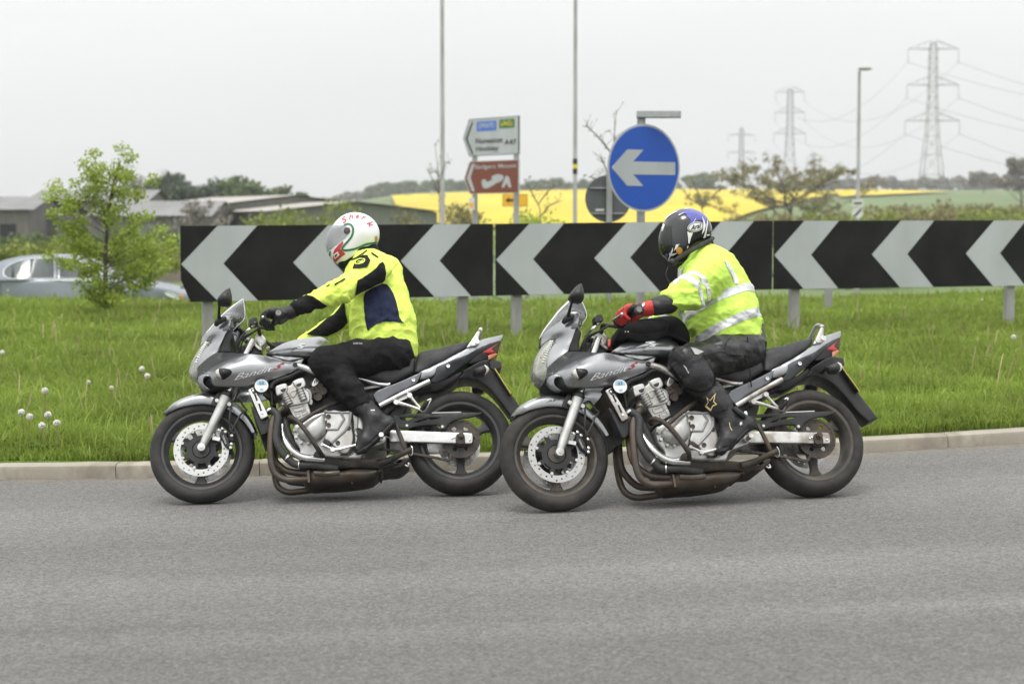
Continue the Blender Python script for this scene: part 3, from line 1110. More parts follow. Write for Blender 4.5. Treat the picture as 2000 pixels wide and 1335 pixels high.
def direction_signs():
    Y = 40.0
    k = FPX / Y
    yaw = math.radians(-52)
    fx = math.cos(yaw)
    pc = at(965, 270, Y)
    gz = -0.75
    root = empty('direction_sign', (pc.x, pc.y, gz), yaw)
    tag(root, 'white flag-shaped direction sign above a brown one on grey posts', 'road sign')

    def q(px, py): return ((px - 965) / k / fx * 1.0, pc.z - gz - (py - 270) / k)

    def flag(x0, x1, y0, y1, tip): return [q(x0 + tip, y0), q(x1, y0), q(x1, y1), q(x0 + tip, y1), q(x0, (y0 + y1) / 2)]

    def inset(P, e):
        c = np.mean(P, 0); return [tuple(np.array(p) + (c - np.array(p)) * e) for p in P]
    white = plate('white_plate', M_TXTB, root, flag(903, 1014, 230, 303, 12), 0, .01)
    plate('white_face', M_SIGNW, white, inset(flag(903, 1014, 230, 303, 12), .035), -.004, .003)
    plate('flag_edge', M_TXTB, white, [q(924, 236), q(912, 268), q(924, 299), q(921, 299), q(908, 268), q(921, 236)], -.008, .003)
    plate('motorway_patch', M_SIGNMB, white, [q(931, 236), q(970, 236), q(970, 255), q(931, 255)][::-1], -.008, .003)
    plate('route_patch', M_SIGNGR, white, [q(976, 235), q(1005, 235), q(1005, 252), q(976, 252)][::-1], -.008, .003)

    def tx(nm, m, t, x0, x1, y0, y1, par):
        a, b = q(x0, y1), q(x1, y0)
        text_plate(nm, m, par, t, a[0], a[1], b[1] - a[1], -.012, b[0] - a[0], .01)
    tx('route_text', M_SIGNW, '(M69)', 935, 966, 239, 252, white)
    tx('route_text', M_YTXT, '(A5)', 980, 1001, 238, 250, white)
    tx('place_text', M_TXTB, 'Nuneaton', 929, 982, 268, 279, white)
    tx('place_text', M_TXTB, 'Hinckley', 930, 974, 284, 297, white)
    tx('route_text', M_TXTB, 'A47', 986, 1009, 274, 284, white)
    brown = plate('brown_plate', M_SIGNW, root, flag(905, 1014, 313, 377, 11), 0, .01)
    plate('brown_face', M_SIGNBR, brown, inset(flag(905, 1014, 313, 377, 11), .035), -.004, .003)
    plate('flag_edge', M_SIGNW, brown, [q(927, 318), q(918, 345), q(927, 372), q(921, 372), q(911, 345), q(921, 318)], -.008, .003)
    tx('place_text', M_SIGNW, 'Badgers Mount', 928, 1009, 320, 331, brown)
    plate('symbol', M_SIGNW, brown, [q(941, 352), q(948, 349), q(951, 354), q(962, 349), q(960, 345), q(968, 341), q(976, 340), q(984, 345), q(980, 353), q(970, 357), q(962, 362), q(950, 367), q(943, 364)], -.008, .003, (), True)
    plate('symbol', M_SIGNW, brown, [q(986, 348), q(990, 343), q(995, 347), q(999, 366), q(994, 366), q(990, 357), q(985, 366), q(980, 366)], -.008, .003)
    for x in (922, 1004):
        xx = q(x, 300)[0]
        MB().cyl((xx, .06, 0), (xx, .06, q(x, 232)[1]), .06, segs=14).obj('post', M_GALV, root)
    xx = q(921, 300)[0]
    MB().box((xx, -.01, q(0, 397)[1]), (.2, .02, .26)).obj('notice', M_WHITE_S, root, None)
    MB().box((xx, -.023, q(0, 399)[1]), (.15, .004, .1)).obj('notice_print', M_SIGNY, root, None)


direction_signs()


def small_signs():
    c = at(1006, 391, 62.0)
    root = empty('diversion_sign', (c.x, c.y, -1.3))
    tag(root, 'small yellow diversion sign below the brown direction sign', 'road sign')
    k = FPX / 62.0
    h = c.z + 1.3
    plate('plate', M_TXTB, root, [(-.42, h - .2), (.42, h - .2), (.42, h + .2), (-.42, h + .2)], 0, .01)
    plate('face', M_SIGNY, root, [(-.40, h - .18), (.40, h - .18), (.40, h + .18), (-.40, h + .18)], -.004, .003)
    plate('arrow', M_TXTB, root, [(-.33, h), (-.2, h + .1), (-.2, h + .04), (.1, h + .04), (.1, h - .04), (-.2, h - .04), (-.2, h - .1)], -.008, .003)
    MB().cyl((0, .05, 0), (0, .05, h + .15), .04, segs=10).obj('post', M_GALV, root)
    Y = 66.0
    c = at(1675, 416, Y)
    root = empty('speed_sign', (c.x, c.y, -1.3))
    tag(root, 'round white sign with black diagonal bar beneath a white plate', 'road sign')
    h = c.z + 1.3; r = 11 / (FPX / Y)
    plate('disc', M_WHITE_S, root, circle(0, h, r, 28), 0, .01)
    plate('bar', M_TXTB, root, [(-r * .75, h - r * .55), (-r * .5, h - r * .8), (r * .75, h + r * .55), (r * .5, h + r * .8)], -.004, .003)
    plate('plate', M_WHITE_S, root, [(-r, h + r * 1.15), (r, h + r * 1.15), (r, h + r * 2.4), (-r, h + r * 2.4)], 0, .01)
    plate('plate_print', M_TXTB, root, [(-r * .7, h + r * 1.55), (r * .7, h + r * 1.55), (r * .7, h + r * 1.9), (-r * .7, h + r * 1.9)], -.004, .003)
    MB().cyl((0, .06, 0), (0, .06, h + r * 2.2), .05, segs=10).obj('post', M_GALV, root)
    # stub post in the grass
    c = at(1618, 566, 26.0)
    root = MB().box((0, 0, .14), (.10, .08, .5)).obj('marker_post', M_GALV, None, None)
    root.location = (c.x, c.y, island(c.x, c.y)); tag(root, 'short pale marker post in the grass under the right board', 'post')


small_signs()


def lamp_post(px, Y, h, rb, label, head=1, band_py=None, foot=0.0, arm=.5):
    c = at(px, 430, Y)
    gz = foot
    root = empty('street_lamp', (c.x, Y, gz)); tag(root, label, 'street lamp', 'street lamps round the junction')
    MB().tube([(0, 0, 0), (0, 0, 1.7), (0, 0, 1.75), (0, 0, h)], [rb * 1.45, rb * 1.45, rb, rb * .75], 14, 1, True, False).obj('column', M_GALV, root)
    mb = MB(); mb.tube([(0, 0, h - .05), (arm * .24 * head, 0, h + .08), (arm * head, 0, h + .10)], .04, 8)
    mb.obj('bracket', M_GALV, root)
    mb = MB(); mb.sphere(((arm * .75 + .1) * head, 0, h + .10), (.28, .15, .09), 14, 8); mb.obj('lantern', pm('lantern grey', (.4, .4, .39), .5), root)
    if band_py is not None:
        z = at(px, band_py, Y).z - gz
        mb = MB(); mb.cyl((0, 0, z - .18), (0, 0, z + .18), rb * 1.08, segs=14); b = mb.obj('band', M_TXTB, root)
        mb = MB(); mb.cyl((0, 0, z - .05), (0, 0, z + .05), rb * 1.12, segs=14); mb.obj('band_stripe', M_YTXT, b)


lamp_post(864.5, 46, 10.5, .058, 'tall grey lamp column left of the white direction sign, its top out of view', 1, None, -.95)
lamp_post(1123, 44, 10.5, .052, 'tall grey lamp column with a black and yellow band', 1, 325, -.95)
lamp_post(1675, 71, 8.6, .075, 'grey street lamp with visible lantern in front of the pylons', 1, None, -1.35, .16)

# ------------------------------------------------------------------ car on the far side
M_CARP = pm('silver car paint', (0.185, 0.205, 0.235), 0.42, metal=0.3, var=0.02, coat=0.15)
M_CARG = pm('car window', (0.07, 0.085, 0.085), 0.12, var=0.15, scale=3, spec=0.8)
M_CARK = pm('car black trim', (0.02, 0.02, 0.021), 0.5)


def car():
    Y = 35.4
    nose = at(356, 568, Y)
    root = empty('car', (nose.x, Y + .9, -0.555))
    tag(root, 'silver saloon car passing behind the island, partly hidden by the sapling', 'car')

    def S(pts, w): return [(x, w if len(q) == 0 else q[0], z) for x, z, *q in pts]
    body = panel('body', M_CARP, root, S([(0, .42, .55), (-.01, .60, .60), (-.06, .72, .68), (-.35, .83, .74), (-.8, .92, .76), (-1.25, .985, .76), (-1.35, 1.0, .78), (-2.3, 1.0, .80), (-3.4, 1.01, .80), (-4.1, 1.06, .76), (-4.6, 1.05, .72), (-4.75, .95, .66), (-4.78, .6, .62), (-4.72, .30, .62), (-4.2, .22, .78), (-4.1, .45, .80), (-3.78, .62, .80), (-3.46, .45, .80), (-3.4, .20, .80), (-1.35, .20, .80), (-1.28, .45, .80), (-.95, .62, .79), (-.63, .45, .76), (-.55, .22, .72), (-.1, .24, .6)], None),
                 [(-2.3, .90, .6), (-3, .9, .75), (-1.0, .87, .72), (-4.3, .86, .8)], back=('mirror',), rnd=.05, res=.09)
    cab = panel('cabin', M_CARP, root, S([(-1.22, .97, .66), (-1.6, 1.18, .62), (-2.0, 1.37, .57), (-2.25, 1.44, .55), (-2.7, 1.47, .55), (-3.1, 1.45, .55), (-3.5, 1.37, .57), (-3.9, 1.2, .62), (-4.2, 1.06, .66), (-4.1, .98, .68), (-2.5, .97, .70)], None), [(-2.6, 1.2, .72), (-2, 1.15, .70), (-3.4, 1.15, .70)], back=('mirror',), rnd=.06, res=.07)
    wins = [[(-2.50, 1.02), (-2.53, 1.40), (-3.0, 1.39), (-3.28, 1.32), (-3.45, 1.2), (-3.44, 1.08), (-3.3, 1.02)], [(-2.42, 1.02), (-2.44, 1.40), (-2.2, 1.39), (-1.95, 1.30), (-1.55, 1.08), (-1.52, 1.02)]]
    b = bvh(cab)
    for w in wins:
        for s in (1, -1):
            L = resample(np.c_[catmull(np.array(w), 4, True, [1, 1, 0, 0, 0, 0, 0]), np.zeros(4 * len(w))], .05)[:, :2]
            V2, Tt = triangulate([L], [])
            V = []
            for p in V2:
                h = b.ray_cast(Vector((p[0], 2 * s, p[1])), Vector((0, -s, 0)))
                V.append((p[0], (h[0].y if h[0] else .6 * s) + .006 * s, p[1]))
            o = mesh_obj('window', V, Tt, M_CARG, root, 180)
            if s == -1:
                mb = MB(); V = np.array(V); n = len(L)
                mb.tube(np.r_[V[:n], V[:1]] , .012, 6, 1, False, False); mb.obj('window_trim', M_ALU_C, o)
    for x in (-3.78, -.95):
        for s in (1, -1):
            mb = MB(); mb.lathe([(.19, .1 * s), (.31, .11 * s), (.325, .07 * s), (.325, -.1 * s), (.19, -.1 * s)], (x, .68 * s, .325), segs=36)
            wh = mb.obj('wheel', M_CARK, root)
            mb = MB(); mb.lathe([(0, .09 * s), (.06, .1 * s), (.19, .085 * s), (.205, .1 * s), (.205, .05 * s)], (x, .68 * s, .325), segs=30); mb.obj('rim', M_ALU_C, wh)
    for x in (-3.18, -1.95):
        MB().bar((x, -.815, .80), (x - .2, -.815, .80), .03, .035).obj('door_handle', M_ALU_C, root, None)
    mb = MB(); mb.tube([(-1.35, -.80, .985), (-2.4, -.82, .99), (-3.5, -.82, .995)], .012, 6); mb.obj('belt_trim', M_ALU_C, root)
    for x in (-1.5, -2.46, -3.5):
        mb = MB(); mb.tube([(x, -.808, .95), (x, -.815, .7), (x + .02, -.81, .4)], .005, 5); mb.obj('door_gap', M_CARK, root)
    panel('headlight', M_LAMP_C, root, [(-.06, -.70, .70), (-.3, -.745, .78), (-.38, -.75, .74), (-.2, -.735, .64), (-.04, -.68, .62)], back=('const', -.5), rnd=.01, res=.05)
    MB().sphere((-.08, -.66, .665), (.07, .06, .035), 12, 8).obj('indicator', pm('car indicator', (.6, .16, .08), .3), root)
    mb = MB(); mb.sphere((-1.62, -.93, 1.03), (.1, .12, .08), 12, 8); mb.obj('door_mirror', M_CARP, root)


M_ALU_C = pm('car brightwork', (0.68, 0.69, 0.70), 0.25, metal=0.8, var=0.03)
M_LAMP_C = pm('car headlight', (0.65, 0.66, 0.68), 0.15, metal=0.3, var=0.05, coat=0.5)
car()

# ------------------------------------------------------------------ farm buildings
M_ROOFG = pm('grey sheet roof', (0.19, 0.188, 0.185), 0.8, var=0.15, scale=.7)
M_ROOFP = pm('pale sheet roof', (0.34, 0.32, 0.29), 0.8, var=0.12, scale=.7)
M_WALLG = pm('green grey cladding', (0.17, 0.18, 0.15), 0.8, var=0.1, scale=1.2, stretch=(3, 3, .3))
M_WALLD = pm('dark weathered boards', (0.15, 0.14, 0.13), 0.85, var=0.2, scale=1.2, stretch=(4, 4, .3))
M_WALLB = pm('brick wall', (0.22, 0.18, 0.15), 0.85, var=0.15, scale=1.0)
M_BARNSHADE = pm('painted barn shade', (0.02, 0.021, 0.024), 0.9)  # colour of flat sheets that paint the shade inside open barns
M_SKYL = pm('roof light', (0.55, 0.56, 0.56), 0.5)
M_DOORP = pm('pale barn door', (0.42, 0.42, 0.40), 0.7, var=0.1, scale=.7)


def barn(name, label, px, Y, yaw, W, L, eave, ridge, base_z, wall, roof, openings=(), skylights=(), corr=True):
    """gable end W wide in local x (faces -y), length L along +y"""
    c = at(px, 430, Y)
    root = empty(name, (c.x, c.y, base_z), yaw); tag(root, label, 'barn')
    h = W / 2
    V = [(-h, 0, 0), (h, 0, 0), (h, 0, eave), (0, 0, ridge), (-h, 0, eave), (-h, L, 0), (h, L, 0), (h, L, eave), (0, L, ridge), (-h, L, eave)]
    F = [(0, 1, 2, 3, 4), (5, 9, 8, 7, 6), (1, 6, 7, 2), (0, 4, 9, 5)]
    mesh_obj('wall', V, F, wall, root)
    for s in (-1, 1):
        n = 36
        RV, RF = [], []
        for i in range(n + 1):
            y = -.35 + (L + .7) * i / n
            b = .03 if (i % 2 and corr) else 0
            e = (eave - ridge) / h
            RV += [(s * .02, y, ridge + .08 + b), (s * (h + .35), y, ridge + .08 + e * (h + .35) + b)]
            if i: RF.append((2 * i - 2, 2 * i - 1, 2 * i + 1, 2 * i))
        mesh_obj('roof', RV, RF, roof, root)
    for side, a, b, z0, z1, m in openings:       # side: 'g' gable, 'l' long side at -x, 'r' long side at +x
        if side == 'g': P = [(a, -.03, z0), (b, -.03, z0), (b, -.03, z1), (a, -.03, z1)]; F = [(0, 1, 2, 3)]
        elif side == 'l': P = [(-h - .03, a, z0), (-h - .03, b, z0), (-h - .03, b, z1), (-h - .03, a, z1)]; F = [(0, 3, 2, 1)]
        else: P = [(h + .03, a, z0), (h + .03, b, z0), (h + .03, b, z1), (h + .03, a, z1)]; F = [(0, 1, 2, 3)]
        mesh_obj('opening' if m is M_BARNSHADE else 'door', P, F, m, root)  # an opening is a dark sheet on the wall, painted as interior shade
    for s, a, b, t0, t1 in skylights:
        e = (eave - ridge) / h
        P = [(s * h * t0, a, ridge + .15 + e * h * t0), (s * h * t0, b, ridge + .15 + e * h * t0), (s * h * t1, b, ridge + .15 + e * h * t1), (s * h * t1, a, ridge + .15 + e * h * t1)]
        mesh_obj('roof_light', P, [(0, 1, 2, 3)], M_SKYL, root)
    return root


BZ = -2.25
Q = math.radians
# long sides face the road: local x axis turned to point at the camera
barn('low_barn', 'low grey barn at the left edge with two roof lights and pale doors', 93, 118, Q(90), 9, 26, 4.45, 5.25, BZ, M_WALLD, M_ROOFG,
     [('l', .8, 1.8, 0.2, 3.6, M_BARNSHADE), ('l', 3.2, 5.6, 1.6, 3.4, M_DOORP), ('l', 6.4, 9, 1.2, 3.4, M_WALLB)], [(-1, 3.2, 4.6, .25, .42), (-1, 3.0, 4.4, .5, .64)])
barn('dark_shed', 'dark open-fronted shed between the low barn and the sapling', 140, 122, Q(90), 8, 7, 4.1, 4.9, BZ, M_WALLD, M_ROOFG, [('l', .5, 5, 0, 3.0, M_BARNSHADE)])
barn('long_barn', 'long grey-roofed barn behind the sapling with brick base', 430, 112, Q(90), 10, 6.6, 4.05, 4.9, BZ, M_WALLD, M_ROOFG, [('l', .3, 6.3, .0, 2.4, M_WALLB), ('l', .5, 6.1, 2.6, 3.6, M_WALLG)])
barn('rear_barn', 'taller roofed barn standing behind the long grey barn', 306, 135, Q(90), 9, 8, 5.15, 5.95, BZ, M_WALLD, M_ROOFG)
barn('open_barn', 'open-ended barn with pale roof and green gable', 575, 118, Q(28), 11.2, 16, 4.7, 5.35, BZ, M_WALLG, M_ROOFP, [('l', .4, 7, 0, 4.3, M_BARNSHADE), ('l', 8, 15, .0, 4.3, M_BARNSHADE), ('l', 7.1, 7.8, 0, 4.3, M_WALLB)])
barn('green_gabled_barn', 'wide barn with plain grey-green gable right of the open barn', 693, 108, Q(22), 10.2, 18, 4.3, 4.85, BZ, M_WALLG, M_ROOFP, [('l', 1, 12, 0, 3.5, M_BARNSHADE)])

# ------------------------------------------------------------------ trees and hedges
M_BARK = pm('bark', (0.085, 0.07, 0.055), 0.9, var=0.3, scale=6, bump=0.5, bscale=30)
M_TWIGBARK = pm('pale twig bark', (0.17, 0.15, 0.12), 0.9, var=0.2)
M_LEAFY = leaf_mat('fresh spring leaves', (0.22, 0.31, 0.035), (0.42, 0.50, 0.10), 0.55, 0.35)
M_LEAFD = leaf_mat('dark evergreen leaves', (0.035, 0.055, 0.030), (0.07, 0.095, 0.05))
M_LEAFM = leaf_mat('mid green leaves', (0.075, 0.115, 0.035), (0.15, 0.20, 0.07))
M_LEAFO = leaf_mat('olive opening leaves', (0.16, 0.15, 0.06), (0.28, 0.255, 0.11))
M_LEAFG = leaf_mat('yellow green leaves', (0.15, 0.19, 0.035), (0.27, 0.31, 0.07))
M_TWIG = leaf_mat('bare twigs', (0.17, 0.155, 0.13), (0.25, 0.235, 0.20), .8, 0)


def leaves(centres, n, spread, size, stretch=1.0):
    """n leaf quads scattered round the clump centres"""
    C0 = np.asarray(centres, float)
    i = RNG.integers(0, len(C0), n)
    d = RNG.normal(size=(n, 3)); d /= np.linalg.norm(d, axis=1)[:, None]
    sp = np.broadcast_to(np.asarray(spread, float), (len(C0),))[i]
    P = C0[i] + d * (sp * RNG.random(n) ** 0.45)[:, None] * [1, 1, .75]
    a = RNG.normal(size=(n, 3)); a /= np.linalg.norm(a, axis=1)[:, None]
    b = np.cross(a, RNG.normal(size=(n, 3))); b /= np.linalg.norm(b, axis=1)[:, None]
    s = (size * (.6 + .8 * RNG.random(n)))[:, None]
    V = np.stack([P - a * s * .5 * stretch, P + b * s * .32, P + a * s * .5 * stretch, P - b * s * .32], 1)
    F = np.arange(n * 4).reshape(-1, 4)
    return V.reshape(-1, 3), F


def grow(base, height, levels=3, spread=0.6, lift=0.55, seed=0, n0=6, trunk=0.35, r0=None):
    """branch skeleton: list of (points, radii); returns also the branch ends"""
    rnd = random.Random(seed)
    r0 = r0 or height * 0.022
    lines, ends = [], []
    t = [Vector(base), Vector(base) + Vector((rnd.uniform(-.03, .03) * height, rnd.uniform(-.03, .03) * height, height * .35)), Vector(base) + Vector((rnd.uniform(-.04, .04) * height, rnd.uniform(-.04, .04) * height, height * .72))]
    lines.append((t, [r0, r0 * .75, r0 * .3]))

    def br(p, d, L, r, lv):
        q = p + d * L * .5 + Vector((rnd.uniform(-1, 1), rnd.uniform(-1, 1), rnd.uniform(-.2, .6))) * L * .12
        e = p + d * L + Vector((0, 0, L * .12))
        lines.append(([p, q, e], [r, r * .7, r * .35])); ends.append(e)
        if lv > 0:
            for k in range(rnd.choice((2, 3, 3))):
                f = rnd.uniform(.4, 1.0)
                s = p.lerp(e, f)
                dd = (d + Vector((rnd.gauss(0, spread), rnd.gauss(0, spread), rnd.gauss(.12, .3)))).normalized()
                br(s, dd, L * rnd.uniform(.5, .72), r * .5, lv - 1)
    for k in range(n0):
        f = trunk + (1 - trunk) * (k + rnd.random() * .6) / n0
        f = min(f, .98)
        i = 0 if f < .5 else 1
        p = t[0].lerp(t[1], f / .5) if f < .5 else t[1].lerp(t[2], (f - .5) / .5)
        a = k * 2.4 + rnd.random()
        d = Vector((math.cos(a), math.sin(a), lift + rnd.uniform(-.15, .3))).normalized()
        br(p, d, height * spread * (.55 + .2 * rnd.random()) * (1.15 - .5 * f), r0 * .42, levels - 1)
    ends.append(t[2])
    return lines, ends


def tree(name, label, px, base_py, top_py, Y, mat, seed, nleaf, leaf, spread=.6, lift=.55, n0=7, levels=3, clump=.1, gz=None, group=None, trunkf=.35, cat='tree', r0=None, thin=1.0):
    c = at(px, base_py, Y)
    gz = c.z if gz is None else gz
    H = at(px, top_py, Y).z - gz
    root = empty(name, (c.x, c.y, gz)); tag(root, label, cat, group)
    lines, ends = grow((0, 0, 0), H / 1.08, levels, spread, lift, seed, n0, trunkf, r0)
    zmax = max(e.z for e in ends)
    k = H / (zmax + clump * H * .6)
    mb = MB()
    for P, r in lines:
        mb.tube([tuple(p * k) for p in P], [max(x * k, .004) for x in r], 6 if r[0] > .03 else 4, 3)
    mb.obj('trunk', M_BARK, root)
    if nleaf:
        V, F = leaves([tuple(e * k) for e in ends], nleaf, clump * H, leaf)
        fast_mesh('crown', V, F, mat, root)
    return root


# the sapling on the island
def sapling():
    Y = 24.5
    c = at(208, 600, Y)
    gz = island(c.x, c.y)
    root = empty('sapling_tree', (c.x, c.y, gz)); tag(root, 'young leafy green sapling on the island at left, in front of the silver car', 'tree')
    k = Y / FPX

    def q(px, py, dy=0.0): return Vector(((px - 208) * k, dy, at(px, py, Y).z - gz))
    rnd = random.Random(4)
    lines = [([q(208, 605), q(207, 520), q(212, 440), q(222, 370), q(238, 320)], [.035, .028, .02, .013, .005])]
    tips = [(250, 292), (262, 310), (185, 300), (165, 335), (175, 320), (215, 330), (230, 345), (160, 360), (110, 362), (125, 375), (105, 385), (118, 420), (130, 440), (150, 410), (190, 370), (200, 400), (265, 345), (290, 350), (255, 380), (240, 405),
            (270, 430), (300, 420), (325, 450), (330, 480), (310, 500), (285, 470), (345, 470), (250, 460), (230, 480), (180, 470), (150, 480), (120, 470), (135, 505), (165, 520), (195, 510), (225, 520), (260, 520), (285, 525), (240, 550), (200, 545), (170, 555), (180, 575), (215, 570), (235, 580), (205, 590), (155, 450), (110, 500), (320, 530), (300, 545), (335, 510)]
    ends = []
    for tx, ty in tips:
        f = min(.97, max(.04, (610 - ty) / 330 * .8 - .1))
        P = lines[0][0]
        u = f * (len(P) - 1); i = int(u)
        s = P[i].lerp(P[i + 1], u - i)
        e = q(tx, ty, rnd.uniform(-.42, .42))
        m = s.lerp(e, .5) + Vector((0, 0, -.03 + rnd.uniform(-.03, .05)))
        lines.append(([s, m, e], [.006, .004, .002]))
        ends += [e, s.lerp(e, .7), m.lerp(e, .3) + Vector((rnd.uniform(-.05, .05), rnd.uniform(-.1, .1), rnd.uniform(-.06, .06)))]
    mb = MB()
    for P, r in lines: mb.tube([tuple(p) for p in P], r, 5, 3)
    mb.obj('trunk', M_BARK, root)
    V, F = leaves([tuple(e) for e in ends], 14000, .135, .042)
    fast_mesh('crown', V, F, M_LEAFY, root)


sapling()


def bare(px, base, pts, Y, label, seed):
    """thin leafless young tree"""
    c = at(px, base, Y); gz = min(c.z, -0.5)
    root = empty('bare_sapling', (c.x, c.y, gz)); tag(root, label, 'tree', 'leafless young trees beyond the boards')
    rnd = random.Random(seed)
    mb = MB()

    def L(p): w = at(p[0], p[1], Y); return Vector((w.x - c.x, rnd.uniform(-.1, .1), w.z - gz))
    V0 = []
    for line in pts:
        P = [L(p) for p in line]
        if line is pts[0]: P = [Vector((0, 0, 0))] + P
        mb.tube([tuple(p) for p in P], np.linspace(.016, .005, len(P)), 5, 3)
        for a, b in zip(P, P[1:]):
            for k in range(4):
                s = a.lerp(b, rnd.random()); e = s + Vector((rnd.uniform(-.16, .16), rnd.uniform(-.16, .16), rnd.uniform(.05, .22)))
                mb.tube([tuple(s), tuple(e)], [.005, .002], 4, 1); V0.append(tuple(e)); V0.append(tuple(s))
    mb.obj('trunk', M_TWIGBARK, root)
    V, F = leaves(V0, 160, .04, .035)
    fast_mesh('crown', V, F, M_LEAFO, root)


bare(1185, 440, [[(1190, 400), (1197, 330), (1200, 270), (1203, 215)], [(1195, 300), (1170, 270), (1150, 250), (1142, 247)], [(1192, 350), (1180, 320), (1172, 300)], [(1188, 380), (1165, 350), (1150, 345)]], 30, 'thin leafless sapling rising left of the blue arrow sign', 1)
bare(858, 440, [[(858, 390), (855, 330), (850, 280)], [(857, 380), (845, 350), (835, 330)], [(860, 350), (870, 320), (880, 318)], [(858, 345), (850, 335), (838, 338)]], 42, 'thin leafless sapling beside the left lamp column', 2)
bare(1060, 440, [[(1055, 410), (1040, 380), (1025, 350)], [(1050, 400), (1070, 375), (1085, 360)], [(1058, 420), (1075, 400), (1100, 392)]], 36, 'twiggy bare shrub right of the yellow sign', 3)
bare(1370, 440, [[(1372, 410), (1365, 380), (1350, 345)], [(1372, 400), (1400, 375), (1425, 362)], [(1374, 405), (1345, 385), (1335, 372)]], 40, 'twiggy bare shrub right of the blue sign', 5)

GT = 'trees beyond the junction'
tree('oak_tree', 'large spreading oak with olive opening leaves right of the blue sign', 1545, 440, 298, 165, M_LEAFO, 21, 7000, .24, .95, .42, 11, 4, .05, -2.0, GT, .22, r0=.34)
tree('evergreen_tree', 'dark evergreen tree behind the left barns', 310, 440, 337, 190, M_LEAFD, 5, 5200, .55, .42, .8, 9, 3, .14, -2.0, GT)
tree('evergreen_tree', 'second dark tree just right of the evergreen behind the barns', 378, 440, 350, 170, M_LEAFD, 6, 4200, .5, .5, .7, 9, 3, .14, -2.0, GT)
tree('bare_tree', 'bare grey tree rising behind the dark evergreen at left', 285, 440, 322, 230, M_TWIG, 8, 3000, .3, .7, .6, 9, 4, .07, -2.0, GT)
tree('round_tree', 'rounded mid green tree left of the open barn', 487, 440, 342, 210, M_LEAFM, 9, 5500, .62, .55, .65, 10, 3, .15, -2.0, GT)
tree('small_tree', 'smaller green tree right of the rounded one behind the barn roof', 540, 440, 362, 215, M_LEAFM, 10, 3200, .55, .5, .6, 8, 3, .15, -2.0, GT)
tree('bare_tree', 'small bare tree in front of the long grey barn', 386, 446, 388, 92, M_TWIG, 12, 1800, .16, .6, .6, 8, 4, .05, -2.0, GT)
tree('round_tree', 'broad green tree on the skyline right of the blue sign', 1368, 376, 338, 600, M_LEAFM, 13, 5200, 1.2, 1.15, .3, 12, 3, .24, None, GT, .05)
tree('bare_tree', 'grey leafless tree on the skyline left of the tall pylon', 1712, 378, 342, 560, M_TWIG, 14, 3600, .8, .7, .5, 10, 4, .10, None, GT, .2)
tree('bare_tree', 'grey leafless tree on the skyline right of the tall pylon', 1920, 380, 334, 540, M_TWIG, 15, 3600, .8, .6, .5, 10, 4, .10, None, GT, .2)
tree('bare_tree', 'tall grey tree at the right edge of the picture', 1995, 420, 306, 300, M_TWIG, 16, 3600, .6, .5, .6, 10, 4, .09, None, GT, .25)
tree('bush', 'dark bushy shrub in the rape field left of the lamp column', 862, 440, 392, 95, M_LEAFO, 17, 2600, .2, .7, .6, 9, 3, .13, -2.0, GT, .1, 'bush')
tree('bush', 'yellow green bush behind the helmet of the leading rider', 625, 440, 388, 62, M_LEAFG, 18, 3600, .13, .8, .6, 9, 3, .13, -1.4, GT, .05, 'bush')
tree('bush', 'yellow green bush in front of the open barn', 560, 444, 398, 66, M_LEAFG, 19, 3000, .13, .9, .5, 9, 3, .13, -1.4, GT, .05, 'bush')
tree('bush', 'bright green bush beneath the yellow diversion sign', 1000, 442, 402, 52, M_LEAFY, 20, 2200, .10, .6, .7, 9, 3, .14, -1.2, GT, .05, 'bush')
for px, top, Y, m, sd, lab in ((1720, 412, 95, M_LEAFG, 31, 'low yellow green bush behind the right chevron board'), (1800, 402, 110, M_LEAFO, 32, 'olive bush below the tall pylon'),
                               (1890, 392, 120, M_LEAFO, 33, 'olive bush right of the tall pylon'), (1965, 388, 105, M_LEAFG, 34, 'yellow green bush at the right edge above the board'), (1655, 414, 90, M_LEAFG, 35, 'small bush left of the speed sign')):
    tree('bush', lab, px, 444, top, Y, m, sd, 4200, .26, 1.0, .45, 11, 3, .16, -2.0, GT, .05, 'bush')


def hedge(name, label, spots, n, leaf, mat, spread):
    V, F = leaves(spots, n, spread, leaf)
    return tag(fast_mesh(name, V, F, mat), label, 'hedge', kind='stuff')


def row(px0, px1, py_top, Y, m, h, on=None):
    """clump centres along a hedge or wood whose top is seen at py_top, or that stands on the land"""
    out = []
    for k in range(m):
        px = px0 + (px1 - px0) * (k + random.random()) / m
        y = Y * random.uniform(.97, 1.03)
        p = at(px, py_top, y)
        hh = h * (.75 + .5 * noise.noise((px * .02, Y, 0)) + .25)
        z = p.z - h * (.3 + random.random()) if on is None else land(p.x, y) + hh * (.1 + .75 * random.random())
        out.append((p.x, p.y, z))
    return out


